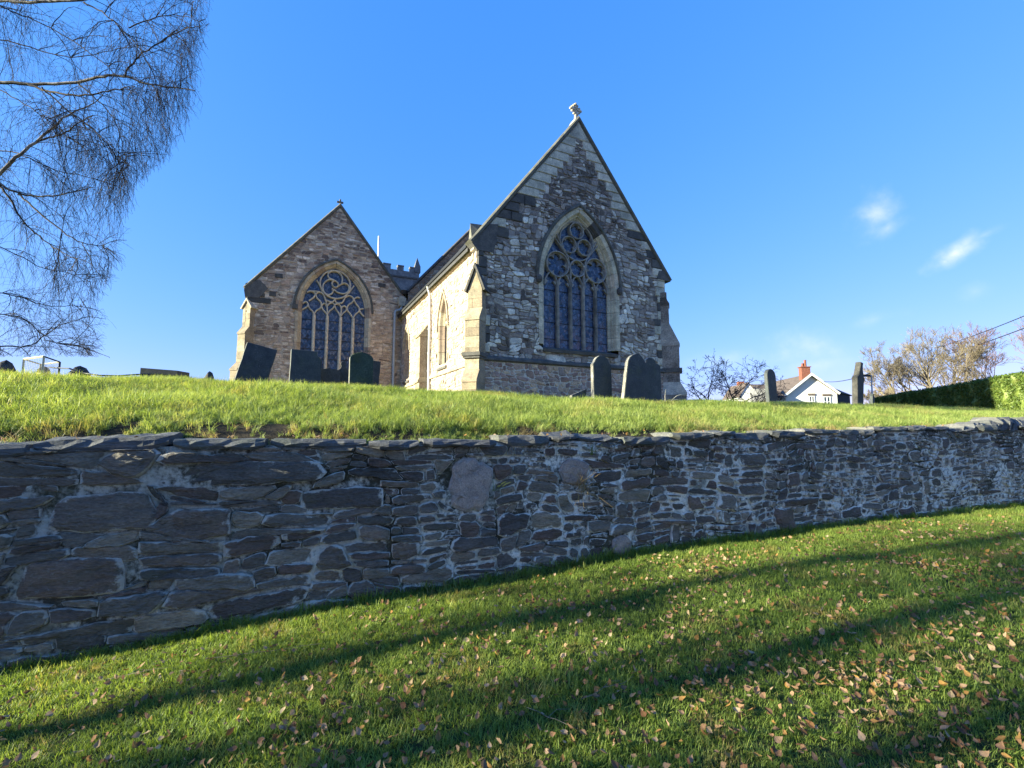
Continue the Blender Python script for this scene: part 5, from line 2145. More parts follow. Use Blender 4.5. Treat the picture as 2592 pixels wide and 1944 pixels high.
slab('headstone', 'round-topped dark headstone standing in front of the white cottage', pts, b, R(28), 0.10, lean_back=R(2), edge_mat=M_headstone)
m = MB()
p0 = at(1669, 846, 12.9)
ob = None
w, h, b = hs_fit(1840, 1866, 780, 869, 13.0)
pts = [(-w * 0.42, -0.5), (w * 0.42, -0.5), (w * 0.5, h * 0.48), (w * 0.62, h * 0.58), (w * 0.52, h * 0.66), (w * 0.36, h * 0.80), (w * 0.34, h * 0.93), (w * 0.40, h * 1.0), (w * 0.02, h * 1.0), (w * 0.0, h * 0.93), (-w * 0.28, h * 0.66), (-w * 0.56, h * 0.58), (-w * 0.5, h * 0.48)]
slab('headstone', 'tall narrow headstone with a shaped head, tilted to the right beyond the cottage', pts, b, R(30), 0.14, lean_side=R(9), edge_mat=M_headstone_rough, mat=M_headstone_rough)
w, h, b = hs_fit(1880, 1888, 850, 869, 14.5)
slab('headstone', 'tiny dark pointed marker stone beside the lamp post', [(-w / 2, -0.4), (w / 2, -0.4), (w * 0.45, h * 0.6), (w * 0.1, h), (-w * 0.3, h * 0.7)], b, R(20), 0.08, lean_side=R(4), edge_mat=M_headstone)

# low stones along the crest at the left
for (lab, ul, ur, vt, vb, Y, kind) in (('large dark rounded boulder behind the wire hutch', -14, 36, 786, 800, 8.6, 0), ('smaller dark rounded boulder between the hutch and the slab', 148, 196, 797, 812, 8.6, 0),
                                       ('small round stone ball alone on the crest of the grass', 439, 464, 808, 824, 9.2, 0), ('little dark stone at the foot of the aisle buttress', 501, 514, 818, 830, 10.9, 0)):
    a, c = at(ul, vb, Y), at(ur, vb, Y)
    t_ = at((ul + ur) / 2, vt, Y)
    cx_, hw, top_ = (a.x + c.x) / 2, (c.x - a.x) / 2, t_.z
    zb_ = bank_z(cx_, Y)
    hgt = max(0.10, top_ + 0.035 - zb_)
    m = MB()
    vs = []
    for i in range(8):
        for j in range(14):
            ph, la = math.pi * i / 7, 2 * math.pi * j / 14
            rr = 1 + 0.08 * math.sin(3 * la + ph * 2) + rg.uniform(-0.03, 0.03)
            vs.append(Vector((cx_ + hw * rr * math.sin(ph) * math.cos(la), Y + hw * 0.8 * rr * math.sin(ph) * math.sin(la), zb_ + hgt * rr * math.cos(ph))))
    m.add(vs, [(i * 14 + j, i * 14 + (j + 1) % 14, (i + 1) * 14 + (j + 1) % 14, (i + 1) * 14 + j) for i in range(7) for j in range(14)], rg.random())
    ob = m.build('boulder', M_headstone_rough, None, smooth=True)
    tag(ob, lab, 'boulder')
w, h, b = hs_fit(308, 375, 803, 824, 9.0)
m = MB()
m.box(lambda u, o, z: Vector((b.x + u * math.cos(R(12)), 9.0 + u * math.sin(R(12)) - o, b.z + z - u * 0.06)), -w / 2, w / 2, -0.35, 0.0, -0.5, h + 0.05, 0.3)
tag(m.build('grave_slab', M_headstone, None), 'low flat-topped dark grave slab on the crest left of the aisle', 'grave slab')

# ------------------------------------------------------------------ wire hutch, hose, sticks
HX = at(42, 806, 8.0)
hu = thing('wire_hutch', 'small pale timber hutch with wire netting sides at the left of the crest', 'hutch', (HX.x, HX.y, HX.z))
hz = HX.z - 0.10
p_f0, p_f1, p_r1 = at(52, 772, 8.0), at(95, 770, 7.7), at(130, 777, 8.35)
ax = Vector((p_f1.x - p_f0.x, p_f1.y - p_f0.y, 0))
bx_ = Vector((p_r1.x - p_f1.x, p_r1.y - p_f1.y, 0))
o_ = Vector((p_f0.x, p_f0.y, 0))
HT = p_f1.z - hz


def HU(a, b_, z):
    q = o_ + ax * a + bx_ * b_
    return Vector((q.x, q.y, hz + z * HT))


def beam(mb, p, q, r, rnd=0.5):
    mb.tube([p, q], r, 4, rnd, True)


for a in (0, 1):
    for b_ in (0, 1):
        m = MB()
        beam(m, HU(a, b_, -0.3), HU(a, b_, 1.0), 0.020)
        m.build('post', M_hutch_wood if not (a == 1 and b_ == 1) else M_dark_timber, hu)
m = MB()
for z in (0.16, 1.0):
    beam(m, HU(0, 0, z), HU(1, 0, z), 0.018)
    beam(m, HU(0, 1, z), HU(1, 1, z), 0.014)
    beam(m, HU(0, 0, z), HU(0, 1, z), 0.014)
m.build('rail', M_hutch_wood, hu)
m = MB()
for z in (0.16, 1.0):
    beam(m, HU(1, 0, z), HU(1, 1, z), 0.013)
m.build('rail', M_dark_timber, hu)
m = MB()
for i in range(1, 12):
    z = i / 12
    for (A, B) in (((0, 0), (1, 0)), ((1, 0), (1, 1)), ((0, 1), (1, 1)), ((0, 0), (0, 1))):
        m.tube([HU(*A, z), HU((A[0] + B[0]) / 2, (A[1] + B[1]) / 2, z - 0.01), HU(*B, z)], 0.0016, 3)
for i in range(1, 12):
    t = i / 12
    for (A, B) in (((0, 0), (1, 0)), ((1, 0), (1, 1)), ((0, 1), (1, 1)), ((0, 0), (0, 1))):
        q = (A[0] + (B[0] - A[0]) * t, A[1] + (B[1] - A[1]) * t)
        m.tube([HU(*q, 0), HU(*q, 1)], 0.0013, 3)
m.build('wire_netting', M_mesh, hu, kind='stuff')
m = MB()
vs = []
for i in range(7):
    for j in range(10):
        ph, la = math.pi * i / 6, 2 * math.pi * j / 10
        vs.append(HU(0.62, 0.5, 0.32) + Vector((0.09 * math.sin(ph) * math.cos(la), 0.10 * math.sin(ph) * math.sin(la), 0.11 * math.cos(ph) * (1 + 0.2 * math.sin(la * 2)))))
m.add(vs, [(i * 10 + j, i * 10 + (j + 1) % 10, (i + 1) * 10 + (j + 1) % 10, (i + 1) * 10 + j) for i in range(6) for j in range(10)])
tag(m.build('sack', M_sack, None, smooth=True), 'brown bundle lying inside the wire hutch', 'sack')
m = MB()
pts = [HU(1.0, 0.35, 0.55)]
for (u, v, Y) in ((150, 796, 7.6), (175, 805, 7.35), (215, 811, 7.3), (255, 812, 7.35), (295, 809, 7.6), (340, 808, 8.0), (380, 812, 8.2)):
    p = at(u, v, Y)
    pts.append(Vector((p.x, p.y, max(p.z, bank_z(p.x, p.y) + 0.05))))
pts = [Vector(q) for q in chaikin3(pts)] if 'chaikin3' in globals() else pts
m.tube(pts, 0.013, 6)
tag(m.build('garden_hose', M_hose, None, smooth=True), 'thin black hose running from the hutch along the grassy crest', 'hose')
m = MB()
b0 = at(1437, 868, 9.55)
m.tube([b0 + Vector((0, 0, -0.05)), b0 + Vector((0.0, 0, 0.12)), b0 + Vector((0.02, 0, 0.26))], [0.009, 0.008, 0.005], 5)
c0 = at(1447, 868, 9.5)
m.tube([c0 + Vector((-0.03, 0, -0.04)), c0 + Vector((0.06, 0, 0.05)), c0 + Vector((0.14, 0, 0.12)), c0 + Vector((0.22, 0.0, 0.145)), c0 + Vector((0.36, 0.02, 0.13))], [0.010, 0.009, 0.008, 0.007, 0.004], 5)
m.tube([c0 + Vector((0.06, 0, 0.05)), c0 + Vector((0.16, 0, 0.045)), c0 + Vector((0.28, 0, 0.0))], [0.007, 0.006, 0.004], 5)
tag(m.build('fallen_branch', M_headstone_edge, None), 'bleached bare stick lying at the foot of the leaning pointed headstone', 'branch')

# ------------------------------------------------------------------ trees


def rvec(rg):
    while True:
        v = Vector((rg.uniform(-1, 1), rg.uniform(-1, 1), rg.uniform(-1, 1)))
        if 0.05 < v.length < 1:
            return v.normalized()


def grow(mb, p, d, L, r, lev, rg, up=0.15, wob=0.25, kids=(3, 5), spread=0.8, rmin=0.006, shrink=0.62, sides=(7, 5, 4, 3, 3, 3), nseg=5, depth=0, limbs=None):
    """one branch and, below it, its side branches"""
    pts, rad = [p.copy()], [r]
    dd = d.normalized()
    step = L / nseg
    for i in range(nseg):
        dd = (dd + rvec(rg) * wob + Vector((0, 0, up))).normalized()
        p = p + dd * step
        pts.append(p.copy())
        rad.append(max(rmin, r * (1 - 0.75 * (i + 1) / nseg)))
    mb.tube(pts, rad, sides[min(depth, 5)], rg.random())
    if lev <= 0:
        return
    for k in range(rg.randint(*kids)):
        t = rg.uniform(0.25, 1.0)
        i = min(nseg - 1, int(t * nseg))
        f = t * nseg - i
        q = pts[i].lerp(pts[i + 1], f)
        ax_ = (pts[i + 1] - pts[i]).normalized()
        nd = (ax_ + (rvec(rg) - ax_ * 0.2) * spread).normalized()
        grow(mb, q, nd, L * shrink * rg.uniform(0.7, 1.15) * (1.1 - 0.4 * t), max(rmin, rad[i] * 0.62), lev - 1, rg, up, wob, kids, spread, rmin, shrink, sides, max(3, nseg - 1), depth + 1)


def bare_tree(name, label, cat, base, height, spread_x, nstem, seed, mat, lev=3, r0=0.12, rmin=0.011, kids=(3, 5), up=0.10, lean=0.7, group=None, wob=0.28, trunk_h=0.15, spread=0.9, shrink=0.62):
    rg = random.Random(seed)
    root = thing(name, label, cat, tuple(base), group)
    m = MB()
    stems = []
    for k in range(nstem):
        a = 2 * math.pi * (k + rg.random()) / nstem
        b0 = Vector(base) + Vector((math.cos(a) * spread_x * 0.10, math.sin(a) * spread_x * 0.10, -0.3))
        d = Vector((math.cos(a) * lean, math.sin(a) * lean * 0.8, 1)).normalized()
        b1 = b0 + d * height * trunk_h + Vector((0, 0, 0.3))
        m.tube([b0, b0.lerp(b1, 0.5) + rvec(rg) * 0.05 * height * 0.2, b1], [r0 * 1.2, r0, r0 * 0.85], 8, rg.random())
        stems.append((b1, d))
    m.build('trunk', mat, root)
    m = MB()
    for b1, d in stems:
        for k in range(2 if nstem > 1 else 4):
            dd = (d + rvec(rg) * 0.55).normalized()
            dd.z = abs(dd.z)
            grow(m, b1, dd, height * rg.uniform(0.5, 0.75), r0 * 0.7, lev, rg, up, wob, kids, spread, rmin, shrink)
    m.build('branches', mat, root)
    return root


# birch at the left edge: limbs placed where they cross the view, then hung with twigs
rgb = random.Random(42)
bt_base = Vector((-9.6, 6.7, 0))
bt_base.z = bank_z(-9.6, 6.7)
birch = thing('birch_tree', 'bare weeping birch with hanging twigs reaching in from the left edge', 'tree', tuple(bt_base))
m = MB()
trunk = [bt_base + Vector((0, 0, -0.3)), bt_base + Vector((0.05, 0, 1.2)), bt_base + Vector((-0.02, 0.05, 2.6)), bt_base + Vector((0.06, 0.0, 4.2)), bt_base + Vector((0.10, -0.1, 6.0)), bt_base + Vector((0.0, 0.0, 8.0)), bt_base + Vector((0.1, 0.1, 10.5))]
m.tube(trunk, [0.22, 0.18, 0.16, 0.14, 0.11, 0.08, 0.03], 12)
m.build('trunk', M_birch_bark, birch, smooth=True)
LIMBS = [
    ([(-70, -4), (0, 2), (100, 5), (185, 2), (280, -30), (380, -75)], 6.4, 0.030, 0.012),
    ([(-80, 176), (0, 177), (80, 183), (180, 177), (230, 162), (270, 165), (320, 182), (375, 188), (420, 196)], 6.6, 0.034, 0.007),
    ([(60, 182), (95, 196), (135, 204), (190, 206), (240, 196), (290, 186)], 6.5, 0.018, 0.006),
    ([(270, 165), (282, 140), (310, 112), (360, 84), (395, 62), (420, 60)], 6.6, 0.014, 0.005),
    ([(-40, 412), (0, 375), (40, 335), (82, 305), (118, 270), (150, 246), (205, 222)], 6.9, 0.036, 0.007),
    ([(80, 305), (110, 296), (140, 290), (165, 268), (200, 250)], 6.9, 0.016, 0.005),
    ([(-40, 372), (10, 404), (40, 418), (80, 426), (140, 420), (200, 405)], 7.1, 0.030, 0.006),
    ([(0, 400), (30, 445), (52, 482), (90, 515), (130, 545), (170, 560)], 7.0, 0.017, 0.004),
    ([(40, 420), (90, 465), (140, 505), (182, 528), (222, 530)], 6.8, 0.015, 0.004),
    ([(-30, 745), (0, 749), (70, 748), (95, 726), (130, 700), (175, 690)], 7.0, 0.016, 0.004),
    ([(95, 735), (140, 745), (190, 752), (238, 772)], 7.0, 0.007, 0.003),
    ([(-20, 676), (30, 682), (62, 692), (95, 726)], 7.1, 0.011, 0.006),
    ([(-20, 628), (40, 640), (100, 662), (160, 660), (205, 668)], 7.2, 0.012, 0.003),
    ([(-20, 2), (0, 14), (40, 30), (100, 52), (190, 110), (240, 150), (270, 190)], 6.3, 0.014, 0.004),
    ([(180, 6), (215, 20), (250, 50), (290, 90), (330, 150)], 6.2, 0.012, 0.004),
    ([(-30, 180), (20, 205), (70, 235), (120, 270), (150, 300)], 6.4, 0.012, 0.004),
    ([(90, 190), (140, 235), (190, 270), (225, 300), (250, 340)], 6.3, 0.011, 0.004),
    ([(170, 180), (215, 220), (245, 250), (262, 300), (275, 360)], 6.4, 0.010, 0.004),
    ([(280, 60), (330, 40), (385, 30), (430, 45)], 6.6, 0.010, 0.003),
    ([(-30, 520), (30, 545), (90, 580), (150, 590), (200, 610)], 7.3, 0.012, 0.003),
    ([(-30, 330), (20, 322), (70, 345), (130, 372), (190, 380), (240, 400)], 7.4, 0.013, 0.004),
    ([(-30, 80), (40, 92), (110, 120), (180, 125), (250, 105), (300, 100)], 7.6, 0.014, 0.004),
]
limb_pts = []
for (pp, Y, ra, rb_) in LIMBS:
    pts = []
    yy = Y
    for i, (u, v) in enumerate(pp):
        yy += rgb.uniform(-0.12, 0.12)
        pts.append(at(u, v, yy))
    if pp[0][0] < 0:
        # back to the trunk
        zt = pts[0].z - 0.5
        tp = Vector((bt_base.x, bt_base.y, max(bt_base.z + 1.2, zt - 0.4)))
        pts = [tp, tp.lerp(pts[0], 0.5) + Vector((0, 0, -0.1))] + pts
    # smooth
    for _ in range(2):
        q = [pts[0]]
        for i in range(len(pts) - 1):
            q.append(pts[i].lerp(pts[i + 1], 0.25))
            q.append(pts[i].lerp(pts[i + 1], 0.75))
        q.append(pts[-1])
        pts = q
    pts = [p + rvec(rgb) * 0.012 for p in pts]
    n = len(pts)
    m = MB()
    m.tube(pts, [ra + (rb_ - ra) * i / (n - 1) for i in range(n)], 7, rgb.random())
    m.build('limb', M_birch_bark if ra > 0.028 else M_birch_twig, birch, smooth=True)
    limb_pts.append(pts)


def view_px(p):
    d = p - Vector((0, 0, EYE))
    yc = d.y * math.cos(PITCH) + d.z * math.sin(PITCH)
    zc_ = -d.y * math.sin(PITCH) + d.z * math.cos(PITCH)
    if yc < 0.1:
        return (-999, -999)
    return ((1296 + FPX * d.x / yc) * 2212 / 2592, (972 - FPX * zc_ / yc) * 2212 / 2592)


# outline of the crown as it hangs: how far right the twigs reach at each height
CR_V = [-400, -100, 0, 60, 120, 190, 240, 300, 345, 400, 460, 520, 580, 640, 680, 720, 780]
CR_U = [480, 475, 468, 455, 445, 440, 432, 400, 372, 305, 290, 285, 262, 228, 236, 246, 215]


def in_crown(p, slack=0):
    u, v = view_px(p)
    return u < float(np.interp(v, CR_V, CR_U)) + slack and v < 772


twig = MB()


def hang(p, d, L, r, seg=7, droop=0.22):
    pts, rad = [p.copy()], [r]
    dd = d.normalized()
    for i in range(seg):
        dd = (dd + rvec(rgb) * 0.20 + Vector((0, 0, -droop))).normalized()
        p = p + dd * L / seg
        if not in_crown(p, rgb.uniform(-30, 12)):
            break
        pts.append(p.copy())
        rad.append(max(0.0012, r * (1 - 0.7 * (i + 1) / seg)))
    if len(pts) > 1:
        twig.tube(pts, rad, 3, rgb.random())
    return pts


for li, pts in enumerate(limb_pts):
    n = len(pts)
    # side branches
    for k in range(18):
        i = rgb.randint(n // 4, n - 1)
        p = pts[i]
        ax_ = (pts[min(i + 1, n - 1)] - pts[max(i - 1, 0)]).normalized()
        d = (ax_ * 0.7 + rvec(rgb) * 0.8 + Vector((0.15, 0, 0.12))).normalized()
        if not in_crown(p, 10):
            continue
        low = view_px(p)[1] > 560
        L = rgb.uniform(0.35, 1.0) * (0.7 if low else 1.0)
        br = hang(p, d, L * 1.1, rgb.uniform(0.0035, 0.0075), 7, 0.10 if low else 0.16)
        for _ in range(rgb.randint(4, 8)):
            if len(br) < 2:
                break
            j = rgb.randint(1, len(br) - 1)
            q = br[j]
            d2 = ((br[j] - br[j - 1]).normalized() * 0.6 + rvec(rgb) * 0.7).normalized()
            tw = hang(q, d2, rgb.uniform(0.3, 0.95) * (0.5 if low else 1.0), rgb.uniform(0.0018, 0.0028), 7, 0.10 if low else 0.30)
            for _ in range(rgb.randint(2, 4)):
                if len(tw) < 3:
                    break
                j2 = rgb.randint(1, len(tw) - 1)
                d3 = ((tw[j2] - tw[j2 - 1]).normalized() + rvec(rgb) * 0.8).normalized()
                hang(tw[j2], d3, rgb.uniform(0.10, 0.30), 0.0016, 3, 0.2)
# long hanging curtains at the right of the crown
for (u, v, Y, cnt) in ((400, 80, 6.6, 26), (420, 130, 6.5, 24), (345, 185, 6.6, 26), (310, 230, 6.5, 26), (385, 190, 6.6, 26), (275, 330, 6.5, 22), (330, 60, 6.4, 16), (290, 290, 6.6, 22), (240, 400, 6.8, 18), (420, 50, 6.5, 22), (440, 10, 6.4, 20), (445, -60, 6.3, 26)):
    for k in range(int(cnt * 0.65)):
        p = at(u + rgb.gauss(0, 16), v + rgb.gauss(0, 22), Y + rgb.gauss(0, 0.2))
        tw = hang(p, rvec(rgb) + Vector((0.1, 0, -0.6)), rgb.uniform(0.6, 1.5), 0.0026, 10, 0.5)
        for _ in range(5):
            if len(tw) < 3:
                break
            j2 = rgb.randint(1, len(tw) - 1)
            hang(tw[j2], (Vector((0, 0, -0.6)) + rvec(rgb)).normalized(), rgb.uniform(0.12, 0.4), 0.0016, 4, 0.3)
twig.build('twigs', M_birch_twig, birch, kind='stuff')

# trees beyond the churchyard, right of the church
Pq = at(1565, 866, 27)
bare_tree('thorn_tree', 'low dark bare tree with a wide spreading crown just right of the church', 'tree', (Pq.x, 27, bank_z(Pq.x, 27) + 0.2), 3.4, 4.0, 8, 7, M_dark_twig, lev=4, r0=0.065, rmin=0.0075, kids=(3, 4), up=-0.02, lean=1.0, wob=0.28, spread=0.8, shrink=0.68)
for (u, Y, hgt, ns, sd, mt, lab, r0) in (
        (1985, 37, 5.3, 3, 12, M_scrub, 'bare sunlit hawthorn with upswept twigs, left one of the pair above the hedge', 0.15),
        (2058, 36, 6.2, 3, 15, M_scrub, 'taller bare hawthorn with dense reddish twigs, right one of the pair above the hedge', 0.15),
        (2205, 36, 6.6, 4, 18, M_scrub_red, 'bare reddish thicket tree at the right edge behind the hedge', 0.13),
        (1925, 44, 2.6, 4, 23, M_scrub, 'low straggling bare bush at the far left end of the hedge', 0.07),
        (2125, 38, 2.9, 5, 29, M_scrub_red, 'low russet scrub bush filling the gap behind the hedge', 0.07)):
    Pq = at(u, 860, Y)
    bare_tree('hawthorn_tree' if hgt > 5 else 'scrub_bush', lab, 'tree' if hgt > 5 else 'bush', (Pq.x, Y, bank_z(Pq.x, Y) + 0.6), hgt, 3.2, ns, sd, mt, lev=4, r0=r0, rmin=0.0075, kids=(4, 7), up=0.13, lean=1.0, wob=0.18, spread=0.68, shrink=0.66)

# ------------------------------------------------------------------ hedge
hedge = thing('hedge', 'long clipped green hedge, mostly in the shadow of the church, at the right', 'hedge', (22.0, 21.1, bank_z(22.0, 21.1)))
hpts = []
for (u, vt, Y) in ((1880, 863, 28.0), (1910, 858, 27.2), (1950, 850, 26.2), (2000, 842, 24.9), (2080, 829, 22.8), (2150, 815, 21.1), (2212, 806, 19.8), (2330, 786, 17.6)):
    b = at(u, vt, Y)
    hpts.append((b.x, Y, bank_z(b.x, Y) - 0.3, b.z))
hpts = [tuple(float(q) for q in h) for h in hpts]
rgh = random.Random(9)
body, leaves = MB(), MB()
NS, NV = 90, 12
vs = []
hk = np.array(hpts)
tks = np.linspace(0, len(hpts) - 1, NS)
P2 = np.array([[np.interp(t, range(len(hpts)), hk[:, k]) for k in range(4)] for t in tks])
ring_n = 2 * NV + 8
for i in range(NS):
    x, y, zb, zt = P2[i]
    j0, j1 = max(0, i - 1), min(NS - 1, i + 1)
    tx, ty = P2[j1][0] - P2[j0][0], P2[j1][1] - P2[j0][1]
    L = math.hypot(tx, ty)
    nx, ny = -ty / L, tx / L
    if nx * x + ny * y > 0:
        nx, ny = -nx, -ny
    W_ = 1.2
    prof = [(0.06 * math.sin(q * 5 + i), zb + (zt - zb) * q) for q in np.linspace(0, 0.97, NV)] + [(-0.08, zt)] + [(-q, zt + 0.02) for q in np.linspace(0.25, W_ - 0.1, 6)] + [(-W_, zb + (zt - zb) * q) for q in np.linspace(0.97, 0, NV)] + [(-W_, zb - 0.1)]
    for o, z in prof:
        vs.append((x + nx * o + rgh.uniform(-0.07, 0.07), y + ny * o + rgh.uniform(-0.07, 0.07), z + rgh.uniform(-0.05, 0.05)))
    kk = len(prof)
fs = [(i * kk + j, (i + 1) * kk + j, (i + 1) * kk + j + 1, i * kk + j + 1) for i in range(NS - 1) for j in range(kk - 1)]
fs.append(tuple((NS - 1) * kk + j for j in range(kk)))
fs.append(tuple(range(kk - 1, -1, -1)))
body.add(vs, fs, 0.5, 0.0)
body.build('foliage_mass', M_hedge_leaf, hedge)
for k in range(34000):
    i = rgh.randint(0, NS - 2)
    t = rgh.random()
    a = P2[i] + (P2[i + 1] - P2[i]) * t
    tx, ty = P2[i + 1][0] - P2[i][0], P2[i + 1][1] - P2[i][1]
    L = math.hypot(tx, ty)
    nx, ny = -ty / L, tx / L
    if nx * a[0] + ny * a[1] > 0:
        nx, ny = -nx, -ny
    if rgh.random() < 0.72:
        q = rgh.random()
        o, z = rgh.uniform(-0.02, 0.10), a[2] + (a[3] - a[2]) * q
    else:
        o, z = rgh.uniform(-1.2, 0.05), a[3] + rgh.uniform(-0.03, 0.09)
    c = Vector((a[0] + nx * o, a[1] + ny * o, z))
    s_ = rgh.uniform(0.025, 0.055)
    d1, d2 = rvec(rgh) * s_, rvec(rgh) * s_ * 0.7
    leaves.add([c - d1, c + d2, c + d1, c - d2], [(0, 1, 2, 3)], rgh.random(), rgh.random())
leaves.build('leaves', M_hedge_leaf, hedge, kind='stuff')

# ------------------------------------------------------------------ cottage beyond
HY = 58.0
gp0, gp1, ga = at(1790 - 0.5, 0, HY), at(1790, 0, HY), at(1790, 0, HY)


def zpx(zx, zy):
    """a point picked on a close view of the cottage, on the 2212 wide view"""
    return ((1840 + zx * 0.18083) * 2212 / 2592, (880 + zy * 0.18083) * 2212 / 2592)


HTH = R(-6)
hO = at(*zpx(905, 700), HY)
FH = frame(hO.x, hO.y, HTH)


def hpl(zx, zy, off=0.0):
    u, v = zpx(zx, zy)
    r = ray(u * 2592 / 2212, v * 2592 / 2212)
    n_ = Vector((math.sin(HTH), -math.cos(HTH), 0))
    uu = Vector((math.cos(HTH), math.sin(HTH), 0))
    o = Vector((hO.x, hO.y, 0)) - n_ * off
    t = n_.dot(o) / n_.dot(r)
    P = r * t
    return (P - o).dot(uu), P.z


cot = thing('cottage', 'white rendered cottage with a brown tiled roof and brick chimney beyond the churchyard', 'house', (hO.x, hO.y, bank_z(hO.x, hO.y)))
eL, zeL = hpl(790, 660)
eR, zeR = hpl(1545, 632)
aU, aZ = hpl(1160, 362)
gz = hpl(900, 900)[1] - 1.5
zeM = (zeL + zeR) / 2
wl_, wr_ = eL + 0.25, eR - 0.05
m = MB()
m.prism(FH, [(wl_, gz), (wr_, gz), (wr_, zeR - 0.12), (aU, aZ - 0.22), (wl_, zeL + 0.10)], 0.0, -12, 0.5)
m.build('wall', M_render, cot)
m = MB()
th_ = 0.16
a = [FH(eL - 0.1, 0.45, zeL - 0.06), FH(aU, 0.45, aZ), FH(eR + 0.1, 0.45, zeR - 0.06)]
b = [FH(eL - 0.1, -12.2, zeL - 0.06), FH(aU, -12.2, aZ), FH(eR + 0.1, -12.2, zeR - 0.06)]
lo = [p - Vector((0, 0, th_)) for p in a]
lb = [p - Vector((0, 0, th_)) for p in b]
m.add(a + b + lo + lb, [(0, 1, 4, 3), (1, 2, 5, 4), (6, 9, 10, 7), (7, 10, 11, 8), (0, 3, 9, 6), (2, 8, 11, 5), (3, 4, 10, 9), (4, 5, 11, 10)])
rf = m.build('roof', M_tile, cot)
m = MB()
sweep(m, FH, [(eL - 0.1, zeL - 0.06), (aU, aZ), (eR + 0.1, zeR - 0.06)], [(-0.22, 0.452), (-0.22, 0.50), (0.02, 0.50), (0.02, 0.452)], 0.5)
m.build('barge_board', M_white, cot)
# chimney at the gable end
cu0, cz0 = hpl(1045, 300)
cu1, _ = hpl(1168, 300)
cz1 = hpl(1100, 265)[1]
m = MB()
m.box(FH, cu0, cu1, -0.75, -0.02, aZ - 1.2, cz1 - 0.08, 0.5)
m.box(FH, cu0 - 0.12, cu1 + 0.10, -0.85, 0.06, cz1 - 0.08, cz1 + 0.02, 0.4)
chm = m.build('chimney', M_brick, cot)
for (zx, zy, ww) in ((1078, 215, 34), (1112, 168, 34)):
    u0, z0 = hpl(zx, zy)
    m = MB()
    m.tube([FH(u0, -0.4, cz1 + 0.02), FH(u0 + 0.02, -0.4, z0 - 0.08), FH(u0 + 0.02, -0.4, z0)], [0.17, 0.14, 0.17], 10, 0.5, True)
    m.build('chimney_pot', M_brick, chm)
for (x0, x1, y0, y1) in ((1150, 1218, 682, 770), (1352, 1440, 690, 770)):
    u0, z1 = hpl(x0, y0)
    u1, _ = hpl(x1, y0)
    _, z0 = hpl(x0, y1)
    z0 -= 0.5
    m = MB()
    m.box(FH, u0, u1, 0.0, 0.03, z0, z1)
    wv = m.build('window', M_window_dark, cot)
    m = MB()
    um = (u0 + u1) / 2
    for a_, b_ in ((u0 - 0.06, u0 + 0.03), (um - 0.04, um + 0.04), (u1 - 0.03, u1 + 0.06)):
        m.box(FH, a_, b_, 0.03, 0.09, z0, z1)
    m.box(FH, u0 - 0.06, u1 + 0.06, 0.031, 0.092, z1 - 0.03, z1 + 0.06)
    m.box(FH, u0, u1, 0.032, 0.085, (z0 + z1) / 2 - 0.03, (z0 + z1) / 2 + 0.03)
    m.build('frame', M_white, wv)
    m = MB()
    m.box(FH, u0 - 0.14, u1 + 0.14, 0.0, 0.10, z1 + 0.10, z1 + 0.36)
    m.build('lintel', M_tile, wv)
# lower wing at the right
u0, z0 = hpl(1400, 506, 3)
u1, _ = hpl(1560, 515, 3)
u2, z2 = hpl(1755, 665, 3)
FH3 = lambda u, o, z: FH(u, o - 3, z)
m = MB()
m.prism(FH3, [(wr_ + 0.1, gz), (u2 - 0.3, gz), (u2 - 0.3, z2 - 0.1), (u1 + 0.3, z0 - 1.2), (wr_ + 0.1, z0 - 1.2)], 0, -5, 0.5)
m.build('side_wall', M_dark_timber, cot)
m = MB()
m.add([FH3(u0 - 1.2, -2.5, z0), FH3(u1, -2.5, z0), FH3(u1 + 0.25, 0.25, z0 - 1.25), FH3(u0 - 1.2, 0.25, z0 - 1.25), FH3(u2, 0.25, z2 - 0.1), FH3(u2, -5.3, z2 - 0.1), FH3(u0 - 1.2, -5.3, z0 - 1.25)],
      [(0, 1, 2, 3), (1, 4, 2), (1, 5, 4), (0, 6, 5, 1)])
m.build('side_roof', M_tile, cot)

# outbuilding left of the cottage
out = thing('outbuilding', 'small white gabled outbuilding with a dark roof left of the cottage', 'house', tuple(FH(eL - 6, 4, zeL - 3)))
FO = lambda u, o, z: FH(u, o + 2.0, z)
l0, zl0 = hpl(175, 690, -2)
l1, zl1 = hpl(250, 490, -2)
l2, zl2 = hpl(450, 690, -2)
r1, zr1 = hpl(540, 490, -2)
m = MB()
m.prism(FO, [(l0, gz), (l2, gz), (l2, zl2), (l1 + 0.4, zl1), (l0, zl0)], 0, -6, 0.5)
m.build('wall', M_render, out)
m = MB()
m.add([FO(l1 + 0.4, 0.15, zl1 + 0.05), FO(l2 + 0.1, 0.15, zl2), FO(r1 + 2.4, 0.15, zl2 - 0.05), FO(r1 + 1.6, -3, zr1 + 0.05), FO(l1 + 0.4, -3.0, zl1 + 0.1)], [(0, 1, 2, 3, 4)])
m.add([FO(l1 + 0.4, 0.15, zl1 + 0.05), FO(l1 + 0.4, -6.1, zl1 + 0.05), FO(l0 - 0.1, -6.1, zl0 - 0.03), FO(l0 - 0.1, 0.15, zl0 - 0.03)], [(0, 1, 2, 3)])
m.build('roof', M_tile, out)
m = MB()
b0_, bz = hpl(305, 580, -3)
b1_, _ = hpl(560, 580, -3)
m.box(lambda u, o, z: FH(u, o + 3.0, z), b0_, b1_, 0.0, 0.3, gz, bz, 0.5)
tag(m.build('garden_wall', M_brick_pale, None), 'pale brick garden wall in front of the small outbuilding', 'wall')
cc0, cz_ = hpl(330, 440, -2)
m = MB()
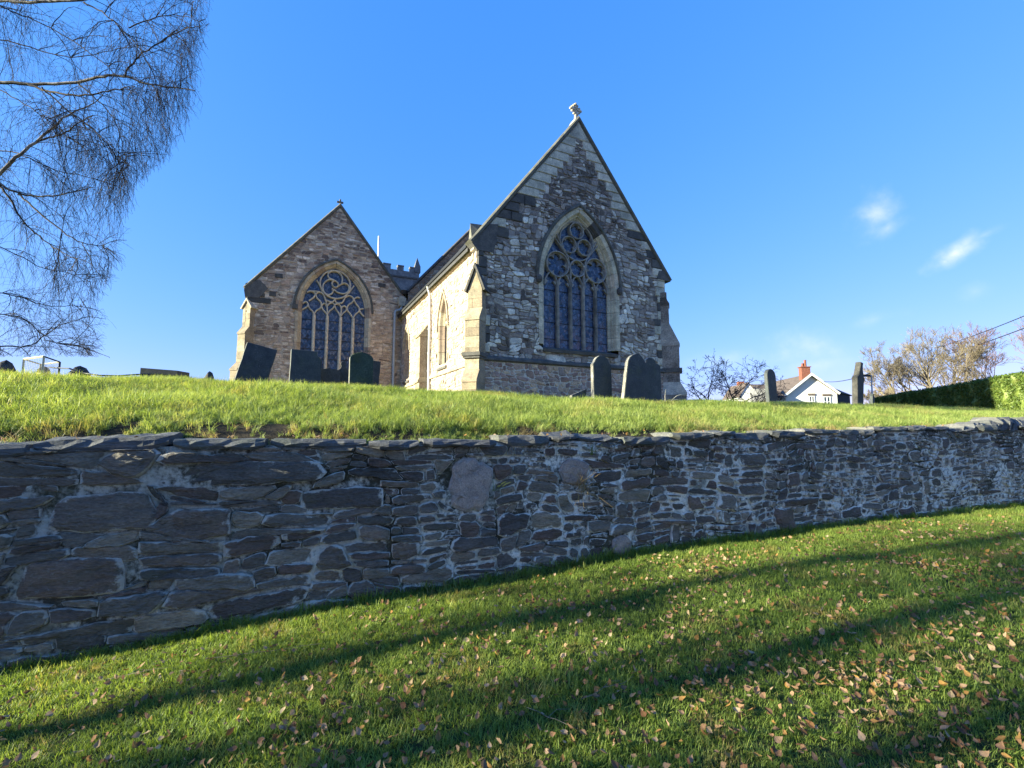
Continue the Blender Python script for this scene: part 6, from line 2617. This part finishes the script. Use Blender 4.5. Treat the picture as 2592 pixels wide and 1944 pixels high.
m.box(FO, cc0 - 0.35, cc0 + 0.35, -3.6, -2.9, zl1 - 1.5, cz_, 0.5)
m.build('chimney', M_brick, out)

# ------------------------------------------------------------------ wires and the lamp post
def wire(lab, pts):
    m = MB()
    m.tube(pts, 0.03, 5)
    tag(m.build('overhead_wire', M_wire, None), lab, 'wire')


def sag(a, b, s):
    return [a.lerp(b, t) - Vector((0, 0, s * 4 * t * (1 - t))) for t in np.linspace(0, 1, 15)]


wire('upper of two overhead wires rising to the right edge above the hedge', sag(at(2020, 752, 44), at(2400, 600, 22), 0.25))
wire('lower of two overhead wires rising to the right edge above the hedge', sag(at(2020, 772, 42), at(2400, 632, 21), 0.25))
wire('thin wire running from the cottage roof past the tilted headstone', sag(at(1775, 823, 57), at(1880, 806, 30), 0.3))
lp = thing('lamp_post', 'slender street lamp with a short horizontal arm behind the tilted headstone', 'lamp post', (at(1884, 868, 30).x, 30, bank_z(20, 30)))
m = MB()
a = at(1885, 868, 30)
b = at(1882, 811, 30)
m.tube([a - Vector((0, 0, 1.5)), a, b], [0.055, 0.05, 0.035], 8, cap=True)
m.build('post', M_pipe_grey, lp)
m = MB()
c = at(1866, 811, 30)
m.tube([b, c], 0.03, 6, cap=True)
m.build('arm', M_pipe_grey, lp)
m = MB()
m.box(lambda u, o, z: c + Vector((u, o, z)), -0.15, 0.35, -0.1, 0.1, -0.08, 0.05)
m.build('lantern', M_black, lp)

# trees along the lane at the left: outside the view, their shadows fall in streaks over the lawn
for (c0, L, r0, hgt, sd, lab) in SHADE_TREES:
    bx0, by0 = -0.9563 * L, c0 - 0.2924 * L
    rgt = random.Random(sd)
    zb0 = lawn_z(max(-30, bx0), max(-30, by0))
    lt = thing('lane_tree', lab, 'tree', (bx0, by0, zb0))
    pts, rad = [], []
    for k in range(13):
        q = k / 12
        wob_ = 0.22 if 0 < k < 12 else 0
        pts.append(Vector((bx0 + rgt.gauss(0, wob_), by0 + rgt.gauss(0, wob_ * 0.6), zb0 - 0.3 + q * hgt)))
        rad.append(r0 * (1.5 - 0.5 * min(1, q * 2.2)) * (1 - 0.55 * max(0, q - 0.45)))
    m = MB()
    m.tube(pts, rad, 10, 0.5)
    m.build('trunk', M_bark, lt, smooth=True)
    m = MB()
    for k in range(9):
        j = rgt.randint(5, 11)
        d = rvec(rgt)
        d.z = abs(d.z) * 0.8 + 0.3
        grow(m, pts[j], d, rgt.uniform(1.2, 2.4), r0 * 0.32, 2, rgt, 0.12, 0.2, (2, 3), 0.8, 0.014)
    for k in range(5):
        d = rvec(rgt)
        d.z = abs(d.z) + 0.6
        grow(m, pts[12], d, 3.0, r0 * 0.5, 3, rgt, 0.12, 0.2, (3, 4), 0.8, 0.014)
    m.build('branches', M_bark, lt)
    # unseen leaf clumps added around the trunk to break up its shadow
    m = MB()
    for k in range(12):
        zc_ = rgt.uniform(3.8, 9.5)
        j = max(0, min(11, int((zc_ + 0.3) / hgt * 12)))
        cc = pts[j].lerp(pts[j + 1], rgt.random()) + Vector((rgt.gauss(0, 0.3), rgt.gauss(0, 0.3), 0))
        rx_, rz_ = rgt.uniform(0.25, 0.75), rgt.uniform(0.10, 0.38)
        for _ in range(150):
            v = rvec(rgt) * rgt.random() ** 0.4
            q = cc + Vector((v.x * rx_, v.y * rx_, v.z * rz_))
            s_ = rgt.uniform(0.03, 0.07)
            d1, d2 = rvec(rgt) * s_, rvec(rgt) * s_
            m.add([q - d1, q + d2, q + d1, q - d2], [(0, 1, 2, 3)], rgt.random(), 0.5)
    m.build('shadow_leaves', M_hedge_leaf, lt, kind='stuff')

# ------------------------------------------------------------------ grass: tufts of bent blades set out over the turf


def tuft(name, nb, h0, h1, rad, width, bend, seed, mat):
    rg = random.Random(seed)
    m = MB()
    for k in range(nb):
        a = rg.uniform(0, 2 * math.pi)
        q = rad * math.sqrt(rg.random())
        p = Vector((q * math.cos(a), q * math.sin(a), -0.01))
        yaw = rg.uniform(0, 2 * math.pi)
        d = Vector((math.cos(yaw), math.sin(yaw), 0))
        s = Vector((-d.y, d.x, 0))
        h = rg.uniform(h0, h1)
        bd = rg.uniform(0.2, 1.0) * bend
        w = width * rg.uniform(0.7, 1.2)
        vs, ed = [], []
        ns = 4
        for i in range(ns + 1):
            t = i / ns
            c = p + Vector((0, 0, h * (t - 0.35 * bd * t * t))) + d * (h * bd * t * t)
            ww = w * (1 - t) ** 0.6 * 0.5
            if i < ns:
                vs += [c - s * ww, c + s * ww]
                ed += [t, t]
            else:
                vs.append(c)
                ed.append(1.0)
        fs = [(2 * i, 2 * i + 1, 2 * i + 3, 2 * i + 2) for i in range(ns - 1)] + [(2 * ns - 2, 2 * ns - 1, 2 * ns)]
        m.add(vs, fs, rg.random(), ed)
    me = m.mesh(name)
    me.materials.append(mat)
    return me


def scatter(name, meshes, pts, rots, scl, idx):
    """one object: the tufts instanced on the given points"""
    src = bpy.data.collections.new(name + '_tufts')
    for k, me in enumerate(meshes):
        o = bpy.data.objects.new('%s_tuft_%02d' % (name, k), me)
        src.objects.link(o)
    me = bpy.data.meshes.new(name)
    me.vertices.add(len(pts))
    me.vertices.foreach_set('co', np.asarray(pts, dtype=np.float32).ravel())
    a = me.attributes.new('rot', 'FLOAT_VECTOR', 'POINT')
    a.data.foreach_set('vector', np.asarray(rots, dtype=np.float32).ravel())
    a = me.attributes.new('scl', 'FLOAT', 'POINT')
    a.data.foreach_set('value', np.asarray(scl, dtype=np.float32))
    a = me.attributes.new('pick', 'INT', 'POINT')
    a.data.foreach_set('value', np.asarray(idx, dtype=np.int32))
    o = link(name, me, None, 'stuff')
    ng = bpy.data.node_groups.new(name, 'GeometryNodeTree')
    ng.interface.new_socket('Geometry', in_out='INPUT', socket_type='NodeSocketGeometry')
    ng.interface.new_socket('Geometry', in_out='OUTPUT', socket_type='NodeSocketGeometry')
    gi = ng.nodes.new('NodeGroupInput')
    go = ng.nodes.new('NodeGroupOutput')
    ci = ng.nodes.new('GeometryNodeCollectionInfo')
    ci.inputs['Collection'].default_value = src
    ci.inputs['Separate Children'].default_value = True
    ci.inputs['Reset Children'].default_value = True
    ip = ng.nodes.new('GeometryNodeInstanceOnPoints')
    ip.inputs['Pick Instance'].default_value = True

    def named(nm, ty):
        n_ = ng.nodes.new('GeometryNodeInputNamedAttribute')
        n_.data_type = ty
        n_.inputs['Name'].default_value = nm
        return n_.outputs['Attribute']
    e2r = ng.nodes.new('FunctionNodeEulerToRotation')
    ng.links.new(gi.outputs[0], ip.inputs['Points'])
    ng.links.new(ci.outputs[0], ip.inputs['Instance'])
    ng.links.new(named('pick', 'INT'), ip.inputs['Instance Index'])
    ng.links.new(named('rot', 'FLOAT_VECTOR'), e2r.inputs[0])
    ng.links.new(e2r.outputs[0], ip.inputs['Rotation'])
    ng.links.new(named('scl', 'FLOAT'), ip.inputs['Scale'])
    ng.links.new(ip.outputs[0], go.inputs[0])
    md = o.modifiers.new('scatter', 'NODES')
    md.node_group = ng
    return o


nrng = np.random.default_rng(4)
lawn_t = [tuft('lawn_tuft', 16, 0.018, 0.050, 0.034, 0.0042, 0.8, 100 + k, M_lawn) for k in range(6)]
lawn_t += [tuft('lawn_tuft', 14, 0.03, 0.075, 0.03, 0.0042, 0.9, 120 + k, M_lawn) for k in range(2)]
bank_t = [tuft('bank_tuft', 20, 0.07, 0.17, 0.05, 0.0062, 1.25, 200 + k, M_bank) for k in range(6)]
bank_t += [tuft('bank_tuft', 16, 0.05, 0.11, 0.05, 0.0060, 1.0, 220 + k, M_bank) for k in range(3)]
straw_t = [tuft('straw_tuft', 12, 0.06, 0.2, 0.03, 0.004, 1.2, 240 + k, M_straw) for k in range(2)]


def vis(x, y, pad=0.3):
    return y > 1.3 and abs(x) < 1.14 * y + pad


pts, rots, scl, idx = [], [], [], []
N = 215000
X = nrng.uniform(-8.0, 12.5, N)
Y = nrng.uniform(0.6, 8.6, N)
Uu = nrng.random((N, 6))
for k in range(N):
    x, y = X[k], Y[k]
    if not (y > 0.6 and abs(x) < 1.14 * y + 2.2):
        continue
    dw = (wall_y(x) - y) / math.sqrt(1 + wall_slope(x) ** 2)
    if dw < 0.015:
        continue
    keep = 1.0 if y < 4 else (0.8 if y < 6 else 0.65)
    if Uu[k, 0] > keep:
        continue
    long = dw < 0.10 and Uu[k, 1] < 0.75
    pts.append((x, y, lawn_z(x, y)))
    rots.append(((Uu[k, 2] - 0.5) * 0.5, (Uu[k, 3] - 0.5) * 0.5, Uu[k, 4] * 6.283))
    patch = 0.5 + 0.5 * math.sin(x * 2.3 + math.sin(y * 3.1) * 1.3) * math.sin(y * 2.7 + x * 0.9)
    scl.append((0.75 + 0.55 * Uu[k, 5]) * (0.85 + 0.4 * patch) * (1.6 if long else 1.0))
    idx.append(6 + int(Uu[k, 5] * 2) if long or Uu[k, 1] > 0.93 else int(Uu[k, 5] * 6) % 6)
scatter('lawn_grass', lawn_t, pts, rots, scl, idx)

pts, rots, scl, idx = [], [], [], []
N = 150000
X = nrng.uniform(-14, 21, N)
T_ = nrng.uniform(0.10, 7.2, N)
Uu = nrng.random((N, 7))
for k in range(N):
    x = X[k]
    y = wall_y(min(x, 18)) + T_[k] * 1.06
    if not vis(x, y, 2.5):
        continue
    t = T_[k]
    if t > 5.6 and Uu[k, 0] > 0.5:
        continue
    if t < 0.42:
        # over the wall head: thin, ragged, thicker at the left
        if Uu[k, 0] > (0.9 if x < 1 else 0.35) * (t / 0.42) ** 1.0 + (0.25 if math.sin(x * 3.3) > 0.75 else 0):
            continue
    if Uu[k, 0] > min(1.0, 9.0 / y) * 0.9 + 0.15:
        continue
    # bare dark earth scooped out at the foot of the bank
    bare = math.sin(x * 1.9 + 0.6) + 0.5 * math.sin(x * 4.7)
    if 0.25 < t < 0.62 and x < 2.2 and bare > 0.55 and Uu[k, 1] < 0.8:
        continue
    z = bank_z(x, y)
    pts.append((x, y, z))
    # longer grass combed over towards the lawn
    lean = 0.25 + 0.3 * Uu[k, 2]
    rots.append((lean * (0.4 if t > 3 else 0.8), (Uu[k, 3] - 0.5) * 0.7, (Uu[k, 4] - 0.5) * 2.4 if Uu[k, 5] < 0.6 else Uu[k, 4] * 6.283))
    patch = 0.5 + 0.5 * math.sin(x * 1.7 + math.sin(y * 2.1) * 1.5) * math.sin(y * 1.9 - x * 0.6)
    s_ = (0.55 + 0.5 * Uu[k, 5]) * (0.75 + 0.5 * patch)
    if t < 0.4:
        s_ *= 0.6
    scl.append(s_ * (0.8 if x > 5 else 1.0) * (0.62 if t > 3.4 else 1.0))
    idx.append(int(Uu[k, 6] * 9) % 9)
scatter('bank_grass', bank_t, pts, rots, scl, idx)

# tufts of dry grass: on the wall head, and one rooted in the wall face
pts, rots, scl, idx = [], [], [], []
for k in range(900):
    x = nrng.uniform(-6, 8.5)
    t = abs(nrng.normal(0.32, 0.14))
    if math.sin(x * 2.7 + 1.0) + math.sin(x * 6.1) < 0.2:
        continue
    y = wall_y(x) + t
    pts.append((x, y, bank_z(x, y)))
    rots.append((nrng.uniform(0.2, 0.9), nrng.uniform(-0.4, 0.4), nrng.uniform(-1, 1)))
    scl.append(nrng.uniform(0.4, 0.9))
    idx.append(int(nrng.integers(0, 2)))
scatter('dry_grass', straw_t, pts, rots, scl, idx)

rgx = random.Random(8)
root_s = s_of_x(0.73)
m = MB()
for k in range(34):
    p = wall_T(root_s + rgx.gauss(0, 0.03), 0.065, -0.64 + rgx.gauss(0, 0.02))
    d = Vector((rgx.gauss(0.02, 0.10), rgx.uniform(-0.12, -0.02), rgx.uniform(0.10, 0.25) if k < 22 else rgx.uniform(-0.22, -0.02)))
    mid = p + d * 0.55 + Vector((0, 0, 0.02))
    m.tube([p, mid, p + d], [0.0028, 0.0022, 0.001], 3, rgx.random())
tag(m.build('dry_grass_tuft', M_straw, None), 'tuft of dead straw-coloured grass rooted in the middle of the wall face', 'grass tuft')
for (x, z, n_, lab) in ((0.86, -0.28, 9, 'small green grass tuft growing from the wall just below the coping'), (1.02, -1.36, 14, 'green grass tuft at the wall foot where the wall steps, below the straw tuft'), (-0.22, -0.62, 5, 'tiny green sprig beside the rounded boulder in the wall')):
    m = MB()
    for k in range(n_):
        p = wall_T(s_of_x(x) + rgx.gauss(0, 0.02), 0.05, z)
        d = Vector((rgx.gauss(0, 0.06), rgx.uniform(-0.08, 0), rgx.uniform(0.05, 0.13)))
        m.tube([p, p + d * 0.6 + Vector((0, 0, 0.015)), p + d], [0.003, 0.0024, 0.001], 3, rgx.random())
    tag(m.build('grass_tuft', M_bank, None), lab, 'grass tuft')

# ------------------------------------------------------------------ fallen leaves


def leaf_mesh(name, seed):
    rg = random.Random(seed)
    L, W = 1.0, rg.uniform(0.62, 0.8)
    prof = [(0.0, 0.05), (0.12, 0.62), (0.28, 1.0), (0.5, 0.86), (0.72, 0.5), (0.9, 0.16), (1.0, 0.0)]
    curl, fold = rg.uniform(0.15, 0.6), rg.uniform(0.15, 0.6)
    vs, ed = [], []
    for t, w in prof:
        y = (t - 0.5) * L
        zc = curl * (t - 0.45) ** 2 * 1.2
        hw = W * 0.5 * w
        j = rg.uniform(-0.03, 0.03)
        vs += [(-hw, y, zc + fold * hw + j), (0, y, zc), (hw, y + 0.02, zc + fold * hw * rg.uniform(0.5, 1.3) - j)]
    fs = []
    for i in range(len(prof) - 1):
        fs += [(3 * i, 3 * i + 1, 3 * i + 4, 3 * i + 3), (3 * i + 1, 3 * i + 2, 3 * i + 5, 3 * i + 4)]
    vs += [(0.02, -0.5, 0.0), (-0.02, -0.5, 0.0), (0.03, -0.82, 0.10)]
    b = len(prof) * 3
    fs.append((b, b + 1, b + 2))
    m = MB()
    m.add(vs, fs, rg.random() * 0.15, 0)
    me = m.mesh(name, True)
    me.materials.append(M_leaf)
    return me


leaf_ms = [leaf_mesh('fallen_leaf', 300 + k) for k in range(7)]
rgl = random.Random(77)
places = []
clumps = [(rgl.uniform(-4, 7), rgl.uniform(1.7, 6.5)) for _ in range(110)]
while len(places) < 3900:
    if rgl.random() < 0.36:
        cx_, cy_ = rgl.choice(clumps)
        x, y = cx_ + rgl.gauss(0, 0.16), cy_ + rgl.gauss(0, 0.13)
    else:
        y = rgl.uniform(1.75, 7.0)
        x = rgl.uniform(-1.15 * y, 1.15 * y)
    dw = (wall_y(x) - y)
    if not vis(x, y, 0.1) or dw < 0.25:
        continue
    # fewest close under the wall, most in the middle of the slope
    f = min(1.0, dw / 1.2) * (0.8 if x < -1.2 else 1.0) * (0.75 if y > 5.5 else 1.0)
    if rgl.random() > f:
        continue
    places.append((x, y))


def leaf_pose():
    return (rgl.gauss(0.45, 0.5), rgl.gauss(0, 0.5), rgl.uniform(0, 6.283)), rgl.uniform(0.025, 0.048)


order = sorted(places, key=lambda q: q[1])
for (x, y) in order[:300]:
    e, s_ = leaf_pose()
    o = bpy.data.objects.new('fallen_leaf', leaf_ms[rgl.randrange(7)])
    COL.objects.link(o)
    o.location = (x, y, lawn_z(x, y) + rgl.uniform(0.026, 0.05))
    o.rotation_euler = e
    o.scale = (s_, s_, s_)
    tag(o, 'curled brown birch leaf lying in the lawn grass near the front', 'leaf', 'fallen leaves on the lawn')
m = MB()
from mathutils import Euler
for (x, y) in order[300:]:
    e, s_ = leaf_pose()
    me = leaf_ms[rgl.randrange(7)]
    mt = Euler(e).to_matrix() * s_
    off = Vector((x, y, lawn_z(x, y) + rgl.uniform(0.026, 0.05)))
    m.add([mt @ v.co + off for v in me.vertices], [tuple(p.vertices) for p in me.polygons], rgl.random())
m.build('fallen_leaves', M_leaf, None, kind='stuff')
# a few dead leaves caught on the wall head and the bank
m = MB()
for k in range(170):
    x = rgl.uniform(-5.5, 7)
    t = abs(rgl.gauss(0.2, 0.16)) if k < 110 else rgl.uniform(0.4, 3)
    y = wall_y(x) + t
    z = EYE + cap_z(x) + 0.02 if t < 0.22 else bank_z(x, y) + 0.04
    e, s_ = leaf_pose()
    me = leaf_ms[rgl.randrange(7)]
    mt = Euler(e).to_matrix() * s_
    m.add([mt @ v.co + Vector((x, y, z)) for v in me.vertices], [tuple(p.vertices) for p in me.polygons], rgl.random())
m.build('leaves_on_bank', M_leaf, None, kind='stuff')
# thin fallen twigs in the lawn
for (x, y, a, L, lab) in ((0.55, 2.75, 0.5, 0.35, 'thin pale forked twig lying in the lawn at the front centre'), (-1.75, 3.42, 0.1, 0.8, 'long thin pale twig lying along the lawn near the wall foot at the left'), (-2.55, 3.28, 0.25, 0.4, 'short curved pale twig in the lawn left of the long one'), (0.2, 2.5, -0.6, 0.3, 'short bent twig in the shaded lawn near the forked twig')):
    m = MB()
    pts_ = []
    for i in range(6):
        t = i / 5 - 0.5
        px, py = x + math.cos(a) * L * t + rgl.gauss(0, 0.008), y + math.sin(a) * L * t + rgl.gauss(0, 0.008)
        pts_.append(Vector((px, py, lawn_z(px, py) + 0.03 + rgl.uniform(0, 0.01))))
    m.tube(pts_, [0.0022, 0.0022, 0.002, 0.0018, 0.0016, 0.001], 4)
    m.tube([pts_[2], pts_[2] + Vector((0.05, 0.05, 0.01)), pts_[2] + Vector((0.12, 0.07, 0.0))], [0.002, 0.0016, 0.001], 4)
    tag(m.build('twig', M_scrub, None), lab, 'twig')
